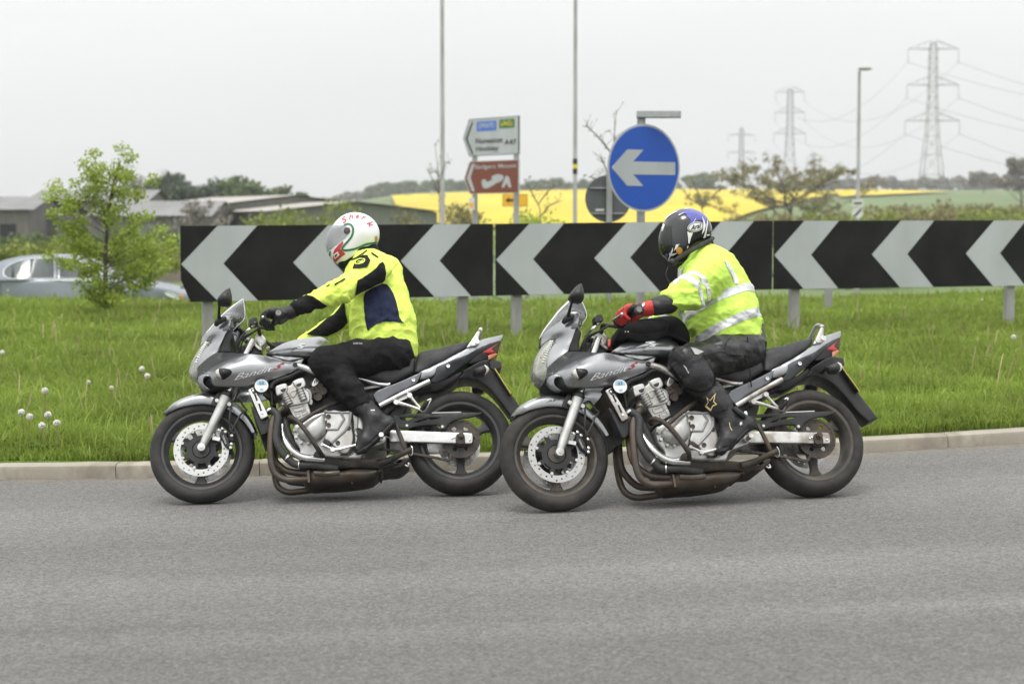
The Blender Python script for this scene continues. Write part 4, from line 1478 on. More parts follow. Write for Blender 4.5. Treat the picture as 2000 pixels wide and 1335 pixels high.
hedge('hedge', 'leafy roadside hedge behind the car', row(-20, 345, 476, 46, 70, .5), 9000, .10, M_LEAFG, .38)
hedge('hedge', 'low green scrub before the farm buildings', row(-30, 440, 456, 75, 70, .6), 6500, .16, M_LEAFM, .5)
hedge('woodland', 'distant strip of trees on the skyline left of the signs', row(712, 905, 0, 690, 60, 4.2, 1), 8000, 1.3, M_LEAFM, 1.7)
hedge('woodland', 'distant wooded skyline between the lamp column and the blue sign', row(905, 1330, 0, 700, 120, 3.6, 1), 12000, 1.3, M_LEAFM, 1.6)
hedge('woodland', 'distant grey wood along the right skyline', row(1600, 2010, 0, 690, 110, 4.6, 1), 12000, 1.2, M_TWIG, 1.7)
hedge('woodland', 'far hazy trees on the skyline behind the barns', row(540, 720, 0, 720, 36, 3.4, 1), 4500, 1.4, M_TWIG, 1.8)
hedge('woodland', 'far low trees on the skyline at left behind the barns', row(250, 520, 0, 330, 40, 5.0, 1), 6000, .9, M_LEAFM, 1.6)
hedge('hedge', 'rough olive scrub behind the right chevron board', row(1420, 2020, 424, 130, 90, 1.2), 11000, .3, M_LEAFO, 1.1)

hedge('hedge', 'tall olive hedge at right between the board and the far field', row(1690, 2030, 406, 150, 70, 1.4), 11000, .34, M_LEAFO, 1.2)
hedge('hedge', 'greener hedge at right in front of the olive one', row(1780, 2030, 414, 118, 50, 1.0), 6000, .26, M_LEAFG, .9)

# ------------------------------------------------------------------ pylons and power lines
M_PYL = pm('pylon steel', (0.16, 0.17, 0.18), 0.6, metal=0.3, var=0.05)
M_WIRE = pm('power line', (0.10, 0.10, 0.11), 0.6)


def pylon(px, top_py, Y, arms, label, bar=.12, curved=False):
    c = at(px, 430, Y)
    gz = land(c.x, Y) - .5
    H = at(px, top_py, Y).z - gz
    root = empty('pylon', (c.x, Y, gz)); tag(root, label, 'pylon', 'pylons of the power line')
    mb = MB()
    k = Y / FPX
    zs = [H * f for f in (0, .13, .26, .38, .48, .56, .63, .70, .76, .82, .88, .94, .985)]

    def hw(z):
        return float(np.interp(z / H, [0, .36, .62, .95, 1], [.078, .040, .027, .022, .012])) * H

    def cor(z): w = hw(z); return [Vector((sx * w, sy * w, z)) for sx, sy in ((-1, -1), (1, -1), (1, 1), (-1, 1))]
    for a, b in zip(zs, zs[1:]):
        A, B = cor(a), cor(b)
        for i in range(4):
            mb.tube([A[i], B[i]], bar, 4, 1)
            j = (i + 1) % 4
            if i % 2 == 0: mb.tube([A[i], B[j]], bar * .4, 4, 1); mb.tube([A[j], B[i]], bar * .4, 4, 1)
            mb.tube([B[i], B[j]], bar * .4, 4, 1)
    mb.obj('tower', M_PYL, root)
    ends = []
    for f, half in arms:
        z = at(px, f, Y).z - gz
        half = half * k
        w = hw(z)
        for s in (-1, 1):
            mb = MB(); e = Vector((s * half, 0, z))
            up = z + (H * .055 if not curved else H * .02)
            for sy in (-1, 1):
                mb.tube([(s * w, sy * w, z), tuple(e)], bar * .8, 4, 1)
                mb.tube([(s * w, sy * w, up), tuple(e)], bar * .6, 4, 1)
            for t in (.3, .6):
                mb.tube([(s * (w + (half - w) * t), 0, z), (s * (w + (half - w) * (t - .15)), 0, up + (z - up) * (t - .15))], bar * .4, 4, 1)
            arm = mb.obj('cross_arm', M_PYL, root)
            il = H * .085
            mb = MB(); mb.tube([tuple(e), (e.x, 0, z - il)], bar * .7, 5, 1); mb.sphere((e.x, 0, z - il), bar * 1.6, 8, 6); mb.obj('insulator', M_PYL, arm)
            ends.append(Vector((c.x + e.x, Y, gz + z - il)))
    return ends, Vector((c.x, Y, gz + H))


EA, TA = pylon(1818, 78, 560, ((96, 49), (166, 50), (236, 53)), 'large pylon nearest the camera, right of the street lamp')
EB, TB = pylon(1541, 170, 820, ((180, 28), (220, 29), (261, 31)), 'middle-sized pylon rising behind the oak tree', .13)
EC, TC = pylon(1447, 247, 900, ((264, 26), (298, 27), (330, 28)), 'pylon with short arms left of the oak tree', .13, True)
ED, TD = pylon(1588, 296, 1300, ((304, 12), (314, 14)), 'smallest and farthest pylon just right of the oak', .2, True)


def wire(a, b, sag, label, r=.05):
    n = 14
    P = []
    for i in range(n + 1):
        t = i / n
        p = a.lerp(b, t); P.append((p.x, p.y, p.z - sag * 4 * t * (1 - t)))
    o = MB().tube(P, r, 4, 1, True, False).obj('power_line', M_WIRE, None)
    tag(o, label, 'power line', 'overhead power lines')


RX = [at(3300, y, 380) for y in (120, 140, 190, 215, 290, 325)]
nm = ('top', 'top', 'middle', 'middle', 'bottom', 'bottom')
sd = ('left', 'right') * 3
for i in range(6):
    wire(EB[i], EA[i], 13, 'power line from %s %s arm of the middle pylon to the large pylon' % (nm[i], sd[i]))
    wire(EA[i], RX[i], 14, 'power line from %s %s arm of the large pylon out to the right' % (nm[i], sd[i]))


# ------------------------------------------------------------------ motorcycles
WB = 1.465; RR = 0.305; RF = 0.297; LEAN = math.radians(22)


class Frame:
    def __init__(s, M):
        s.M = M; s.inv = M.inverted()

    def loc(s, px, py, w):
        o, d = ray(px, py)
        o = s.inv @ o; d = s.inv.to_3x3() @ d
        return o + d * ((w - o.y) / d.y)


def bike_frame(rear, front):
    P = []
    for (px, py), z in ((rear, 0.288), (front, 0.2796)):
        x = 0
        for i in range(25):
            q = onz(px, py, z + ground(x)); x = q.x
        P.append(q)
    f = P[1] - P[0]; f.z = ground(P[1].x) - ground(P[0].x); f.normalize()
    left = Vector((0, 0, 1)).cross(f).normalized(); up = f.cross(left)
    upl = up * math.cos(LEAN) - left * math.sin(LEAN)
    lf = left * math.cos(LEAN) + up * math.sin(LEAN)
    O = (P[0] + P[1]) / 2 - f * WB / 2 - upl * (RR + RF) / 2
    M = Matrix((f, lf, upl)).transposed().to_4x4()
    M.translation = O
    return Frame(M)


F1 = bike_frame((896, 865), (397.5, 883))
F2 = bike_frame((1585, 865), (1078.5, 893))

M_PAINT = pm('grey metallic paint', (0.29, 0.295, 0.305), 0.30, metal=0.85, var=0.05, scale=8, coat=0.5, rvar=0.05, dirt=(0.2, 0.19, 0.17), dirt_amt=0.15, dirt_scale=9)
M_PAINTD = pm('dark grey paint', (0.115, 0.12, 0.13), 0.36, metal=0.45, var=0.08, scale=8, coat=0.35)
M_BLACK = pm('black plastic', (0.011, 0.011, 0.0115), 0.45, var=0.2, scale=20, dirt=(0.035, 0.032, 0.03), dirt_amt=0.3, dirt_scale=12)
M_RUBBER = pm('tyre rubber', (0.021, 0.0205, 0.02), 0.75, var=0.2, scale=12, bump=0.08, bscale=200, dirt=(0.075, 0.068, 0.06), dirt_amt=0.35, dirt_scale=7)
M_RIM = pm('black wheel paint', (0.045, 0.045, 0.047), 0.38, metal=0.3, var=0.15, scale=15, dirt=(0.1, 0.09, 0.08), dirt_amt=0.4, dirt_scale=8)
M_CAST = pm('cast aluminium', (0.50, 0.50, 0.485), 0.46, metal=0.75, var=0.10, scale=14, bump=0.05, bscale=400, dirt=(0.22, 0.19, 0.15), dirt_amt=0.5, dirt_scale=9)
M_ALU = pm('bright aluminium', (0.60, 0.60, 0.59), 0.3, metal=0.85, var=0.06, scale=12, dirt=(0.35, 0.32, 0.28), dirt_amt=0.35, dirt_scale=11)
M_FORK = pm('fork alloy', (0.52, 0.52, 0.50), 0.42, metal=0.7, var=0.1, scale=10, dirt=(0.22, 0.21, 0.19), dirt_amt=0.35, dirt_scale=16)
M_STEEL = pm('brake disc steel', (0.50, 0.495, 0.48), 0.32, metal=0.85, var=0.06, scale=30)
M_DARKM = pm('dark metal', (0.032, 0.031, 0.030), 0.5, metal=0.4, var=0.3, scale=20, dirt=(0.11, 0.085, 0.06), dirt_amt=0.6, dirt_scale=11)
M_EXH = pm('weathered exhaust steel', (0.10, 0.088, 0.075), 0.42, metal=0.6, var=0.3, scale=9, dirt=(0.10, 0.07, 0.045), dirt_amt=0.6, dirt_scale=10)
M_CHROME = pm('polished steel', (0.62, 0.62, 0.61), 0.2, metal=0.95, var=0.08, scale=20, dirt=(0.3, 0.26, 0.2), dirt_amt=0.4, dirt_scale=9)
M_HOSE = pm('rubber hose', (0.035, 0.035, 0.034), 0.6, var=0.2, scale=25)
M_SEAT = pm('seat vinyl', (0.021, 0.021, 0.022), 0.58, var=0.12, scale=30, bump=0.08, bscale=260)
M_RED = pm('red lens', (0.38, 0.015, 0.012), 0.15, var=0.1, coat=0.6)
M_AMBER = pm('amber lens', (0.55, 0.22, 0.12), 0.18, var=0.1, coat=0.5)
M_LENS = pm('clear indicator lens', (0.50, 0.48, 0.44), 0.16, metal=0.3, var=0.2, scale=90, coat=0.6)
M_WHITE = pm('white print', (0.72, 0.72, 0.71), 0.45, var=0.03)
M_PRINTG = pm('light grey print', (0.55, 0.55, 0.56), 0.4, var=0.03)
M_REDP = pm('red print', (0.36, 0.01, 0.012), 0.35, var=0.03)
M_BLUEP = pm('pale blue print', (0.28, 0.46, 0.60), 0.5, var=0.05)
M_PLATE = pm('yellow number plate', (0.62, 0.48, 0.02), 0.35, var=0.05)
M_GREYM = pm('dull grey metal', (0.17, 0.165, 0.16), 0.5, metal=0.5, var=0.2)
M_REFL = pm('headlight reflector', (0.74, 0.74, 0.69), 0.28, metal=0.6, var=0.06, scale=12)


def glass_mat(name, tint, gloss_rough=0.03, opacity=0.08, body=(0.6, 0.62, 0.62)):
    m = bpy.data.materials.new(name); m.use_nodes = True
    nt = m.node_tree; nt.nodes.clear()
    out = nt.nodes.new('ShaderNodeOutputMaterial')
    tr = nt.nodes.new('ShaderNodeBsdfTransparent'); tr.inputs[0].default_value = (*tint, 1)
    df = nt.nodes.new('ShaderNodeBsdfDiffuse'); df.inputs[0].default_value = (*body, 1)
    gl = nt.nodes.new('ShaderNodeBsdfGlossy'); gl.inputs['Roughness'].default_value = gloss_rough
    lw = nt.nodes.new('ShaderNodeFresnel'); lw.inputs['IOR'].default_value = 1.5
    m1 = nt.nodes.new('ShaderNodeMixShader'); m1.inputs[0].default_value = opacity
    nt.links.new(tr.outputs[0], m1.inputs[1]); nt.links.new(df.outputs[0], m1.inputs[2])
    m2 = nt.nodes.new('ShaderNodeMixShader')
    nt.links.new(lw.outputs[0], m2.inputs[0]); nt.links.new(m1.outputs[0], m2.inputs[1]); nt.links.new(gl.outputs[0], m2.inputs[2])
    nt.links.new(m2.outputs[0], out.inputs[0])
    return m


M_SCREEN = glass_mat('windscreen acrylic', (0.95, 0.97, 0.96), opacity=0.06, body=(0.75, 0.77, 0.77))
M_LAMPGLASS = glass_mat('headlight glass', (0.95, 0.95, 0.92), opacity=0.25, body=(0.78, 0.79, 0.72))

G1 = Z(360, 560, 6.675); G2 = Z(480, 640, 6.675); G3 = Z(500, 760, 6.675); G4 = Z(660, 740, 6.07)
G5 = Z(820, 630, 6.675); G6 = Z(290, 750, 5.5625); GB = Z(620, 620, 3.5125)
G7 = Z(1280, 395, 9.536); G8 = Z(1290, 640, 5.136); GC = Z(480, 390, 4.0444); GF = Z(1130, 390, 4.0447); GD = Z(960, 540, 2.9025); GE = Z(1320, 620, 3.514)


def T(G, pts, w=None, fr=None):
    """traced points -> the bike's own frame"""
    fr = fr or F1
    out = []
    for p in pts:
        ww = w if w is not None else p[2]
        c = (p[3:] if w is None else p[2:])
        q = fr.loc(*G(p[0], p[1]), ww)
        out.append((q.x, q.y, q.z, *c))
    return out


def PX(G, pts):
    return [G(*p[:2]) for p in pts]


def ring_loop(c, r, n=8, ph=0.0):
    return [(c[0] + r * math.cos(ph + 2 * math.pi * k / n), 0, c[1] + r * math.sin(ph + 2 * math.pi * k / n)) for k in range(n)]


def annulus(name, mat, parent, c, ro, ri, y, th, nholes=0, hr=0.005, rows=(0.0,), segs=72):
    """a flat drilled ring of thickness th around axis y"""
    outer = np.array([(c[0] + ro * math.cos(2 * math.pi * k / segs), c[1] + ro * math.sin(2 * math.pi * k / segs)) for k in range(segs)])
    inner = np.array([(c[0] + ri * math.cos(2 * math.pi * k / segs), c[1] + ri * math.sin(2 * math.pi * k / segs)) for k in range(segs)])
    loops = [outer, inner]
    for k in range(nholes):
        a = 2 * math.pi * k / nholes
        rm = (ro + ri) / 2 + rows[k % len(rows)] * (ro - ri)
        loops.append(np.array([(p[0], p[2]) for p in ring_loop((c[0] + rm * math.cos(a), c[1] + rm * math.sin(a)), hr, 7)]))
    V2, Tt = triangulate(loops, [])
    n = len(V2)
    cnt = {}
    for t in Tt:
        for a, b in ((t[0], t[1]), (t[1], t[2]), (t[2], t[0])): cnt[(a, b)] = 1
    B = [(a, b) for (a, b) in cnt if (b, a) not in cnt]
    V = np.r_[np.c_[V2[:, 0], np.full(n, y + th / 2), V2[:, 1]], np.c_[V2[:, 0], np.full(n, y - th / 2), V2[:, 1]]]
    F = [(t[0], t[2], t[1]) for t in Tt] + [(t[0] + n, t[1] + n, t[2] + n) for t in Tt] + [(a, b, b + n, a + n) for a, b in B]
    return MB().add(V, F).obj(name, mat, parent, 30)


def wheel(name, parent, c, tyre_prof, rim_w, spoke_ph):
    x, z = c
    hw = rim_w / 2
    mb = MB()
    rim = [(0.229, -hw), (0.231, -hw + 0.004), (0.222, -hw + 0.010), (0.222, hw - 0.010), (0.231, hw - 0.004), (0.229, hw), (0.214, hw - 0.002), (0.203, hw - 0.014), (0.190, hw * 0.5), (0.187, 0), (0.190, -hw * 0.5), (0.203, -hw + 0.014), (0.214, -hw + 0.002)]
    mb.lathe(rim, (x, 0, z), segs=72, closed=True)
    # hub
    mb.lathe([(0.015, 0.07), (0.046, 0.066), (0.052, 0.05), (0.045, 0.03), (0.04, 0), (0.045, -0.03), (0.052, -0.05), (0.046, -0.066), (0.015, -0.07)], (x, 0, z), segs=36)
    root = mb.obj(name, M_RIM, parent, 35)
    for k in range(3):
        a = spoke_ph + 2 * math.pi * k / 3
        ca, sa = math.cos(a), math.sin(a)

        def P(r, t): return (x + r * ca - t * sa, 0.018, z + r * sa + t * ca)
        out = [P(0.04, -0.03), P(0.09, -0.027), P(0.15, -0.022), P(0.195, -0.038), P(0.195, 0.038), P(0.15, 0.022), P(0.09, 0.027), P(0.04, 0.03)]
        panel('spoke', M_RIM, root, out, back=('mirror',), rnd=0.008, res=0.02)
    prof = tyre_prof + [(r, -y) for r, y in tyre_prof[-2::-1]]
    inner = [(0.222, -tyre_prof[0][1] + 0.01), (0.222, tyre_prof[0][1] - 0.01)]
    tb = MB().lathe(prof + inner, (x, 0, z), segs=96, closed=True)
    tb.obj('tyre', M_RUBBER, root, 50)
    return root


def bolt(mb, p, r=0.008, h=0.006):
    mb.lathe([(0, h), (r * 0.55, h), (r * 0.55, h * 0.4), (r * 0.6, h), (r, h * 0.8), (r, -0.004)], (p[0], p[1], p[2]), segs=14)


def make_bike(root):
    # ---------------- wheels
    fw = wheel('front_wheel', root, (WB, RF), [(0.226, 0.046), (0.236, 0.055), (0.252, 0.060), (0.270, 0.057), (0.284, 0.045), (0.2935, 0.026), (0.297, 0.0)], 0.094, math.radians(92 + 180))
    for s in (1, -1):
        annulus('brake_disc', M_STEEL, fw, (WB, RF), 0.156, 0.117, 0.064 * s, 0.005, 30, 0.0052, (-0.22, 0.0, 0.22))
        mb = MB()
        mb.lathe([(0.052, 0.058 * s), (0.082, 0.058 * s), (0.082, 0.068 * s), (0.052, 0.068 * s)], (WB, 0, RF), segs=40, closed=True)
        for k in range(8):
            a = math.radians(20 + 45 * k)
            d = Vector((math.cos(a), 0, math.sin(a)))
            c0 = Vector((WB, 0.063 * s, RF))
            mb.bar(c0 + d * 0.075, c0 + d * 0.112, 0.008, 0.026)
        ca = mb.obj('disc_carrier', M_BLACK, fw)
        mb = MB()
        for k in range(8):
            a = math.radians(20 + 45 * k)
            p = (WB + 0.112 * math.cos(a), 0.061 * s, RF + 0.112 * math.sin(a))
            mb.cyl(p, (p[0], p[1] + 0.012 * s, p[2]), 0.0085, segs=10)
        mb.obj('bobbin', M_CAST, fw)
    rw = wheel('rear_wheel', root, (0, RR), [(0.226, 0.066), (0.238, 0.078), (0.256, 0.083), (0.274, 0.078), (0.289, 0.062), (0.300, 0.036), (0.305, 0.0)], 0.14, math.radians(90 + 180))
    annulus('brake_disc', M_STEEL, rw, (0, RR), 0.12, 0.07, -0.085, 0.005, 18, 0.005)
    # sprocket with teeth
    mb = MB(); V = []
    n = 45
    lo = []
    for k in range(n * 2):
        a = math.pi * k / n
        r = 0.110 if k % 2 else 0.103
        lo.append((r * math.cos(a), 0, RR + r * math.sin(a)))
    sp = panel('sprocket', M_DARKM, rw, [(p[0], 0.099, p[2]) for p in lo], back=('const', 0.090), res=0.03, smooth=False,
               holes=[ring_loop((0.068 * math.cos(a), RR + 0.068 * math.sin(a)), 0.014, 10) for a in np.arange(0, 6.2, 2 * math.pi / 6)])
    MB().lathe([(0.02, 0.125), (0.05, 0.118), (0.055, 0.08), (0.06, 0.06)], (0, 0, RR), segs=30).obj('sprocket_carrier', M_DARKM, rw)

    # ---------------- swingarm, chain
    sa = panel('swingarm', M_ALU, root, T(GB, [(495, 770, .128, 1), (700, 777, .128), (1058, 790, .128, 1), (1066, 810, .128), (1066, 845, .128), (1058, 864, .128, 1), (700, 853, .128), (495, 850, .128, 1)]),
               back=('const', 0.098), rnd=0.004, res=0.02, twin=True)
    ax = F1.loc(*GB(985, 815), 0.13)
    mb = MB(); mb.cyl((ax.x, 0.165, ax.z), (ax.x, -0.16, ax.z), 0.013, segs=14)
    mb.cyl((ax.x, 0.152, ax.z), (ax.x, 0.128, ax.z), 0.02, segs=6)
    mb.obj('axle', M_DARKM, sa)
    panel('axle_block', M_DARKM, sa, T(GB, [(955, 800, .14), (990, 795, .14), (1010, 815, .14), (1008, 862, .14), (955, 862, .14)]), back=('const', 0.12), rnd=0.004, res=0.01)
    mb = MB()
    for (X, Y) in ((925, 828), (940, 822), (1045, 840)):
        p = F1.loc(*GB(X, Y), 0.129); bolt(mb, p, 0.006, 0.006)
    mb.obj('adjuster_bolt', M_CHROME, sa)
    # chain: lower and upper runs and around the sprocket
    pts = [F1.loc(*GB(X, Y), 0.095) for X, Y in ((300, 890), (480, 905), (640, 930), (800, 958), (905, 975))]
    a0 = math.atan2(pts[-1].z - RR, pts[-1].x)
    arc = [Vector((0.107 * math.cos(a), 0.095, RR + 0.107 * math.sin(a))) for a in np.linspace(a0, a0 - 3.4, 24)]
    top = [Vector((0.25, 0.095, RR + 0.085)), Vector((0.55, 0.095, RR + 0.06))]
    path = [tuple(p) for p in pts + arc + top]
    mb = MB()
    P = catmull(path, 3)
    seg = np.linalg.norm(np.diff(P, axis=0), axis=1); s = np.r_[0, seg.cumsum()]
    for k, u in enumerate(np.arange(0, s[-1] - 0.016, 0.0159)):
        a = [np.interp(u, s, P[:, i]) for i in range(3)]; b = [np.interp(u + 0.0175, s, P[:, i]) for i in range(3)]
        mb.bar(a, b, 0.016 if k % 2 else 0.011, 0.013)
    mb.obj('chain', M_DARKM, root, None)
    # chain guard with openings
    panel('chain_guard', M_BLACK, root, T(GB, [(515, 668, .12, 1), (640, 660, .12), (800, 660, .12), (960, 652, .12), (1135, 648, .12, 1), (1120, 662, .12), (1060, 680, .12), (960, 698, .12), (900, 728, .12), (880, 762, .12), (850, 765, .12), (842, 742, .12), (770, 735, .12), (650, 752, .12), (620, 762, .12), (570, 758, .12), (530, 725, .12)]),
          back=('const', 0.104), rnd=0.003, res=0.02,
          holes=[T(GB, [(560, 682, .12), (690, 678, .12), (620, 706, .12), (575, 702, .12)]), T(GB, [(660, 715, .12), (760, 682, .12), (850, 682, .12), (830, 692, .12), (720, 708, .12), (690, 720, .12)])])
    mb = MB()
    for X, Y in ((613, 740), (857, 748)):
        p = F1.loc(*GB(X, Y), 0.121); mb.lathe([(0, .006), (.007, .006), (.011, .002), (.011, -.004)], tuple(p), segs=12)
    mb.obj('guard_bolt', M_CHROME, root)
    MB().bar(F1.loc(*GB(785, 657), .10), F1.loc(*GB(985, 652), .10), 0.03, 0.004).obj('guard_strip', M_WHITE, root)

    # ---------------- forks, brakes, front mudguard
    axl = F1.loc(*G6(577, 690), 0.108); mid = F1.loc(*G6(845, 130), 0.108); topf = F1.loc(*G1(865, 745), 0.108)
    d = (topf - axl).normalized()
    for s in (1, -1):
        def S(v): return (v.x, v.y * s, v.z)
        mb = MB()
        mb.tube([S(axl - d * 0.005), S(axl + d * 0.05), S(axl + d * 0.14), S(mid - d * 0.05), S(mid - d * 0.02), S(mid)], [0.018, 0.024, 0.026, 0.028, 0.031, 0.031], 18, 3)
        fk = mb.obj('fork_leg', M_FORK, root)
        mb = MB(); mb.tube([S(mid - d * 0.01), S(topf + d * 0.03)], 0.021, 16, 1)
        mb.obj('stanchion', M_CHROME, fk)
        MB().tube([S(mid - d * 0.004), S(mid + d * 0.012), S(mid + d * 0.03)], [0.032, 0.034, 0.026], 16, 2).obj('dust_seal', M_BLACK, fk)
        mb = MB()
        for X, Y in ((745, 180), (880, 222), (775, 240)):
            p = F1.loc(*G6(X, Y), 0.108); mb.cyl((p.x, (p.y - 0.012) * s, p.z), (p.x, (p.y + 0.012) * s, p.z), 0.011, segs=12)
        pa, pb = F1.loc(*G6(745, 185), .106), F1.loc(*G6(880, 215), .106)
        mb.bar(S(pa), S(pb), 0.02, 0.022)
        mb.obj('fork_bracket', M_FORK, fk)
        mb = MB(); mb.lathe([(0, .012 * s), (.009, .012 * s), (.009, .004 * s), (.022, .002 * s), (.024, -.03 * s)], (axl.x, (0.108 + 0.018) * s, axl.z), segs=18)
        mb.obj('axle_clamp', M_ALU, fk)
        # caliper
        if s == 1:
            out = T(G6, [(790, 500, .098), (830, 490, .098), (858, 520, .098), (850, 560, .098), (872, 590, .098), (878, 640, .098), (905, 670, .098), (900, 705, .098), (860, 690, .098), (820, 655, .098), (800, 610, .098), (775, 570, .098), (778, 530, .098)])
        else:
            out = [(p[0], -p[1], p[2]) for p in out]
        cal = panel('brake_caliper', M_BLACK, root, [(p[0], 0.098, p[2]) for p in out], back=('const', 0.03), rnd=0.006, res=0.012)
        if s == -1:
            cal.data.transform(Matrix.Diagonal((1, -1, 1, 1))); cal.data.flip_normals()
        else:
            mb = MB()
            for X, Y in ((800, 485), (835, 520), (900, 650), (893, 690), (760, 500), (905, 560)):
                p = F1.loc(*G6(X, Y), .098); bolt(mb, p, 0.008, 0.008)
            mb.obj('caliper_bolt', M_CHROME, cal)
            text_decal('maker_print', M_WHITE, cal, cal, 'TOKICO', PX(G6, [(800, 560), (835, 650), (850, 642), (815, 552)]), F1, 0.001)
        mb = MB()
        mb.bar(tuple(Vector((axl.x - .06, .085 * s, axl.z + .06))), tuple(Vector((axl.x - .10, .085 * s, axl.z + .05))), 0.02, 0.02)
        mb.obj('caliper_mount', M_ALU, root)
    # speed sensor lead, hoses by the fork
    mb = MB()
    mb.tube(T(G6, [(905, 180, .11), (890, 300, .12), (880, 400, .115), (885, 470, .1), (900, 520, .1)]), 0.006, 7)
    mb.tube(T(G6, [(1060, 290, .09), (1000, 330, .11), (950, 420, .115), (905, 500, .105)]), 0.006, 7)
    mb.tube(T(G6, [(905, 185, .11), (980, 170, .08), (1040, 250, .07), (1070, 280, .08)]), 0.006, 7)
    mb.tube(T(G6, [(900, 520, .1), (935, 530, .09)]), 0.009, 8, 1)
    mb.obj('brake_hose', M_HOSE, root)
    # mudguard: a channel swept about the front axle
    V, F = [], []
    ths = np.linspace(math.radians(47), math.radians(163), 40)
    for th in ths:
        dg = math.degrees(th)
        rin = np.interp(dg, [47, 56, 75, 95, 110, 125, 150, 163], [0.312, 0.288, 0.272, 0.268, 0.268, 0.275, 0.290, 0.300])
        rc = np.interp(dg, [47, 60, 95, 130, 163], [0.322, 0.336, 0.346, 0.340, 0.328])
        hw = np.interp(dg, [47, 60, 100, 163], [0.045, 0.07, 0.078, 0.072])
        sec = [(rin, -hw), (rin + (rc - rin) * 0.5, -hw * 0.99), (rc - 0.02, -hw * 0.86), (rc - 0.006, -hw * 0.5), (rc, 0)]
        sec = sec + [(r, -y) for r, y in sec[-2::-1]]
        inn = [(r - 0.004, y * 0.95) for r, y in sec[::-1]]
        for r, y in sec + inn: V.append((WB + r * math.cos(th), y, RF + r * math.sin(th)))
    k = 18
    for i in range(len(ths) - 1):
        for q in range(k):
            F.append((i * k + q, i * k + (q + 1) % k, (i + 1) * k + (q + 1) % k, (i + 1) * k + q))
    F += [tuple(range(k))[::-1], tuple((len(ths) - 1) * k + q for q in range(k))]
    fm = MB().add(V, F).obj('front_mudguard', M_PAINT, root, 50)
    for s in (1, -1):
        out = T(G6, [(755, 85, .088), (800, 110, .088), (780, 250, .088), (740, 245, .088), (680, 215, .088)])
        o = panel('mudguard_bracket', M_BLACK, fm, out, back=('const', 0.08), rnd=0.003, res=0.02)
        if s == -1: o.data.transform(Matrix.Diagonal((1, -1, 1, 1))); o.data.flip_normals()

    # ---------------- fairing
    cowl = panel('upper_fairing', M_PAINT, root,
                 T(G1, [(228, 690, .03), (262, 620, .05), (335, 545, .085), (410, 470, .125), (470, 400, .15), (520, 365, .165), (565, 358, .175), (612, 366, .185, 1), (630, 388, .187), (608, 460, .188), (590, 522, .188, 1), (560, 562, .188), (505, 680, .185), (452, 790, .182), (428, 852, .18, 1),
                        (362, 890, .178), (265, 965, .162), (168, 1058, .14, 1), (180, 960, .135), (228, 862, .125), (290, 775, .112), (352, 692, .102, 1), (300, 700, .088), (245, 735, .062), (205, 775, .04, 1)]),
                 T(G1, [(430, 560, .165), (350, 650, .125), (400, 750, .165), (330, 850, .158)]), back=('offset', 0.006), rnd=0.006, res=0.014, twin=True, drop=0.004)
    panel('fairing_edge_step', M_PAINTD, cowl, T(G1, [(520, 520, .192), (585, 500, .192), (592, 525, .192), (560, 562, .192), (500, 565, .188)]), back=('const', 0.18), rnd=0.003, res=0.02, twin=True)
    # recessed band under the shoulder line, faces downwards
    recess = panel('fairing_recess', M_PAINT, root,
                   T(G1, [(168, 1056, .143, 1), (265, 962, .168), (362, 887, .186), (430, 858, .190), (600, 858, .192), (860, 872, .182, 1), (700, 904, .172), (550, 942, .160), (420, 1010, .146), (292, 1102, .128), (205, 1160, .105), (172, 1205, .095, 1)]),
                   T(G1, [(300, 1010, .148), (500, 900, .18), (450, 930, .172)]), back=('offset', 0.006), res=0.014, twin=True)
    side = panel('side_fairing', M_PAINT, root,
                 T(G1, [(175, 1208, .092, 1), (205, 1158, .107), (292, 1098, .132), (420, 1006, .150), (550, 938, .164), (700, 900, .176), (860, 868, .186)]) +
                 T(G2, [(160, 345, .186), (340, 380, .18), (560, 430, .172), (768, 388, .165, 1), (750, 430, .165), (712, 500, .166), (685, 540, .166, 1), (520, 610, .168), (380, 660, .17), (290, 695, .17, 1)]) +
                 T(G1, [(1075, 1240, .172), (920, 1285, .168), (700, 1300, .165), (500, 1296, .16), (400, 1284, .155), (362, 1255, .15, 1), (330, 1168, .145), (255, 1135, .128), (205, 1170, .11), (180, 1235, .1)]),
                 T(G1, [(500, 1060, .208), (700, 1010, .215), (900, 1000, .214), (420, 1160, .190), (600, 1200, .198), (900, 1150, .204), (1100, 1000, .205), (1100, 1120, .20)]) + T(G2, [(560, 500, .186)]),
                 back=('offset', 0.006), rnd=0.007, res=0.013, twin=True, drop=0.006)
    mb = MB()
    for s in (1,):
        p = F1.loc(*G2(645, 480), .176)
        mb.lathe([(0, .003), (.006, .003), (.006, .008), (.011, .008), (.014, .003), (.014, -.006)], tuple(p), segs=18)
    mb.obj('fairing_screw', M_DARKM, side)
    # chin intake, dark inside
    chin = panel('chin_intake', M_BLACK, root,
                 T(G1, [(172, 1218, .08, 1), (182, 1160, .09), (250, 1132, .12), (330, 1165, .138), (365, 1260, .142), (400, 1290, .14), (560, 1300, .13), (560, 1340, .11), (400, 1345, .1), (260, 1320, .085), (195, 1270, .075)]),
                 T(G1, [(280, 1220, .105), (420, 1320, .12)]), back=('mirror',), rnd=0.01)
    lip = panel('chin_lip', M_PAINT, root, T(G1, [(170, 1225, .105, 1), (185, 1170, .118), (240, 1132, .134), (300, 1138, .146), (330, 1168, .15), (290, 1165, .145), (255, 1185, .138), (245, 1240, .132), (275, 1290, .128), (330, 1330, .125), (270, 1325, .12), (200, 1280, .112)]), back=('const', .08), rnd=0.006, twin=True)
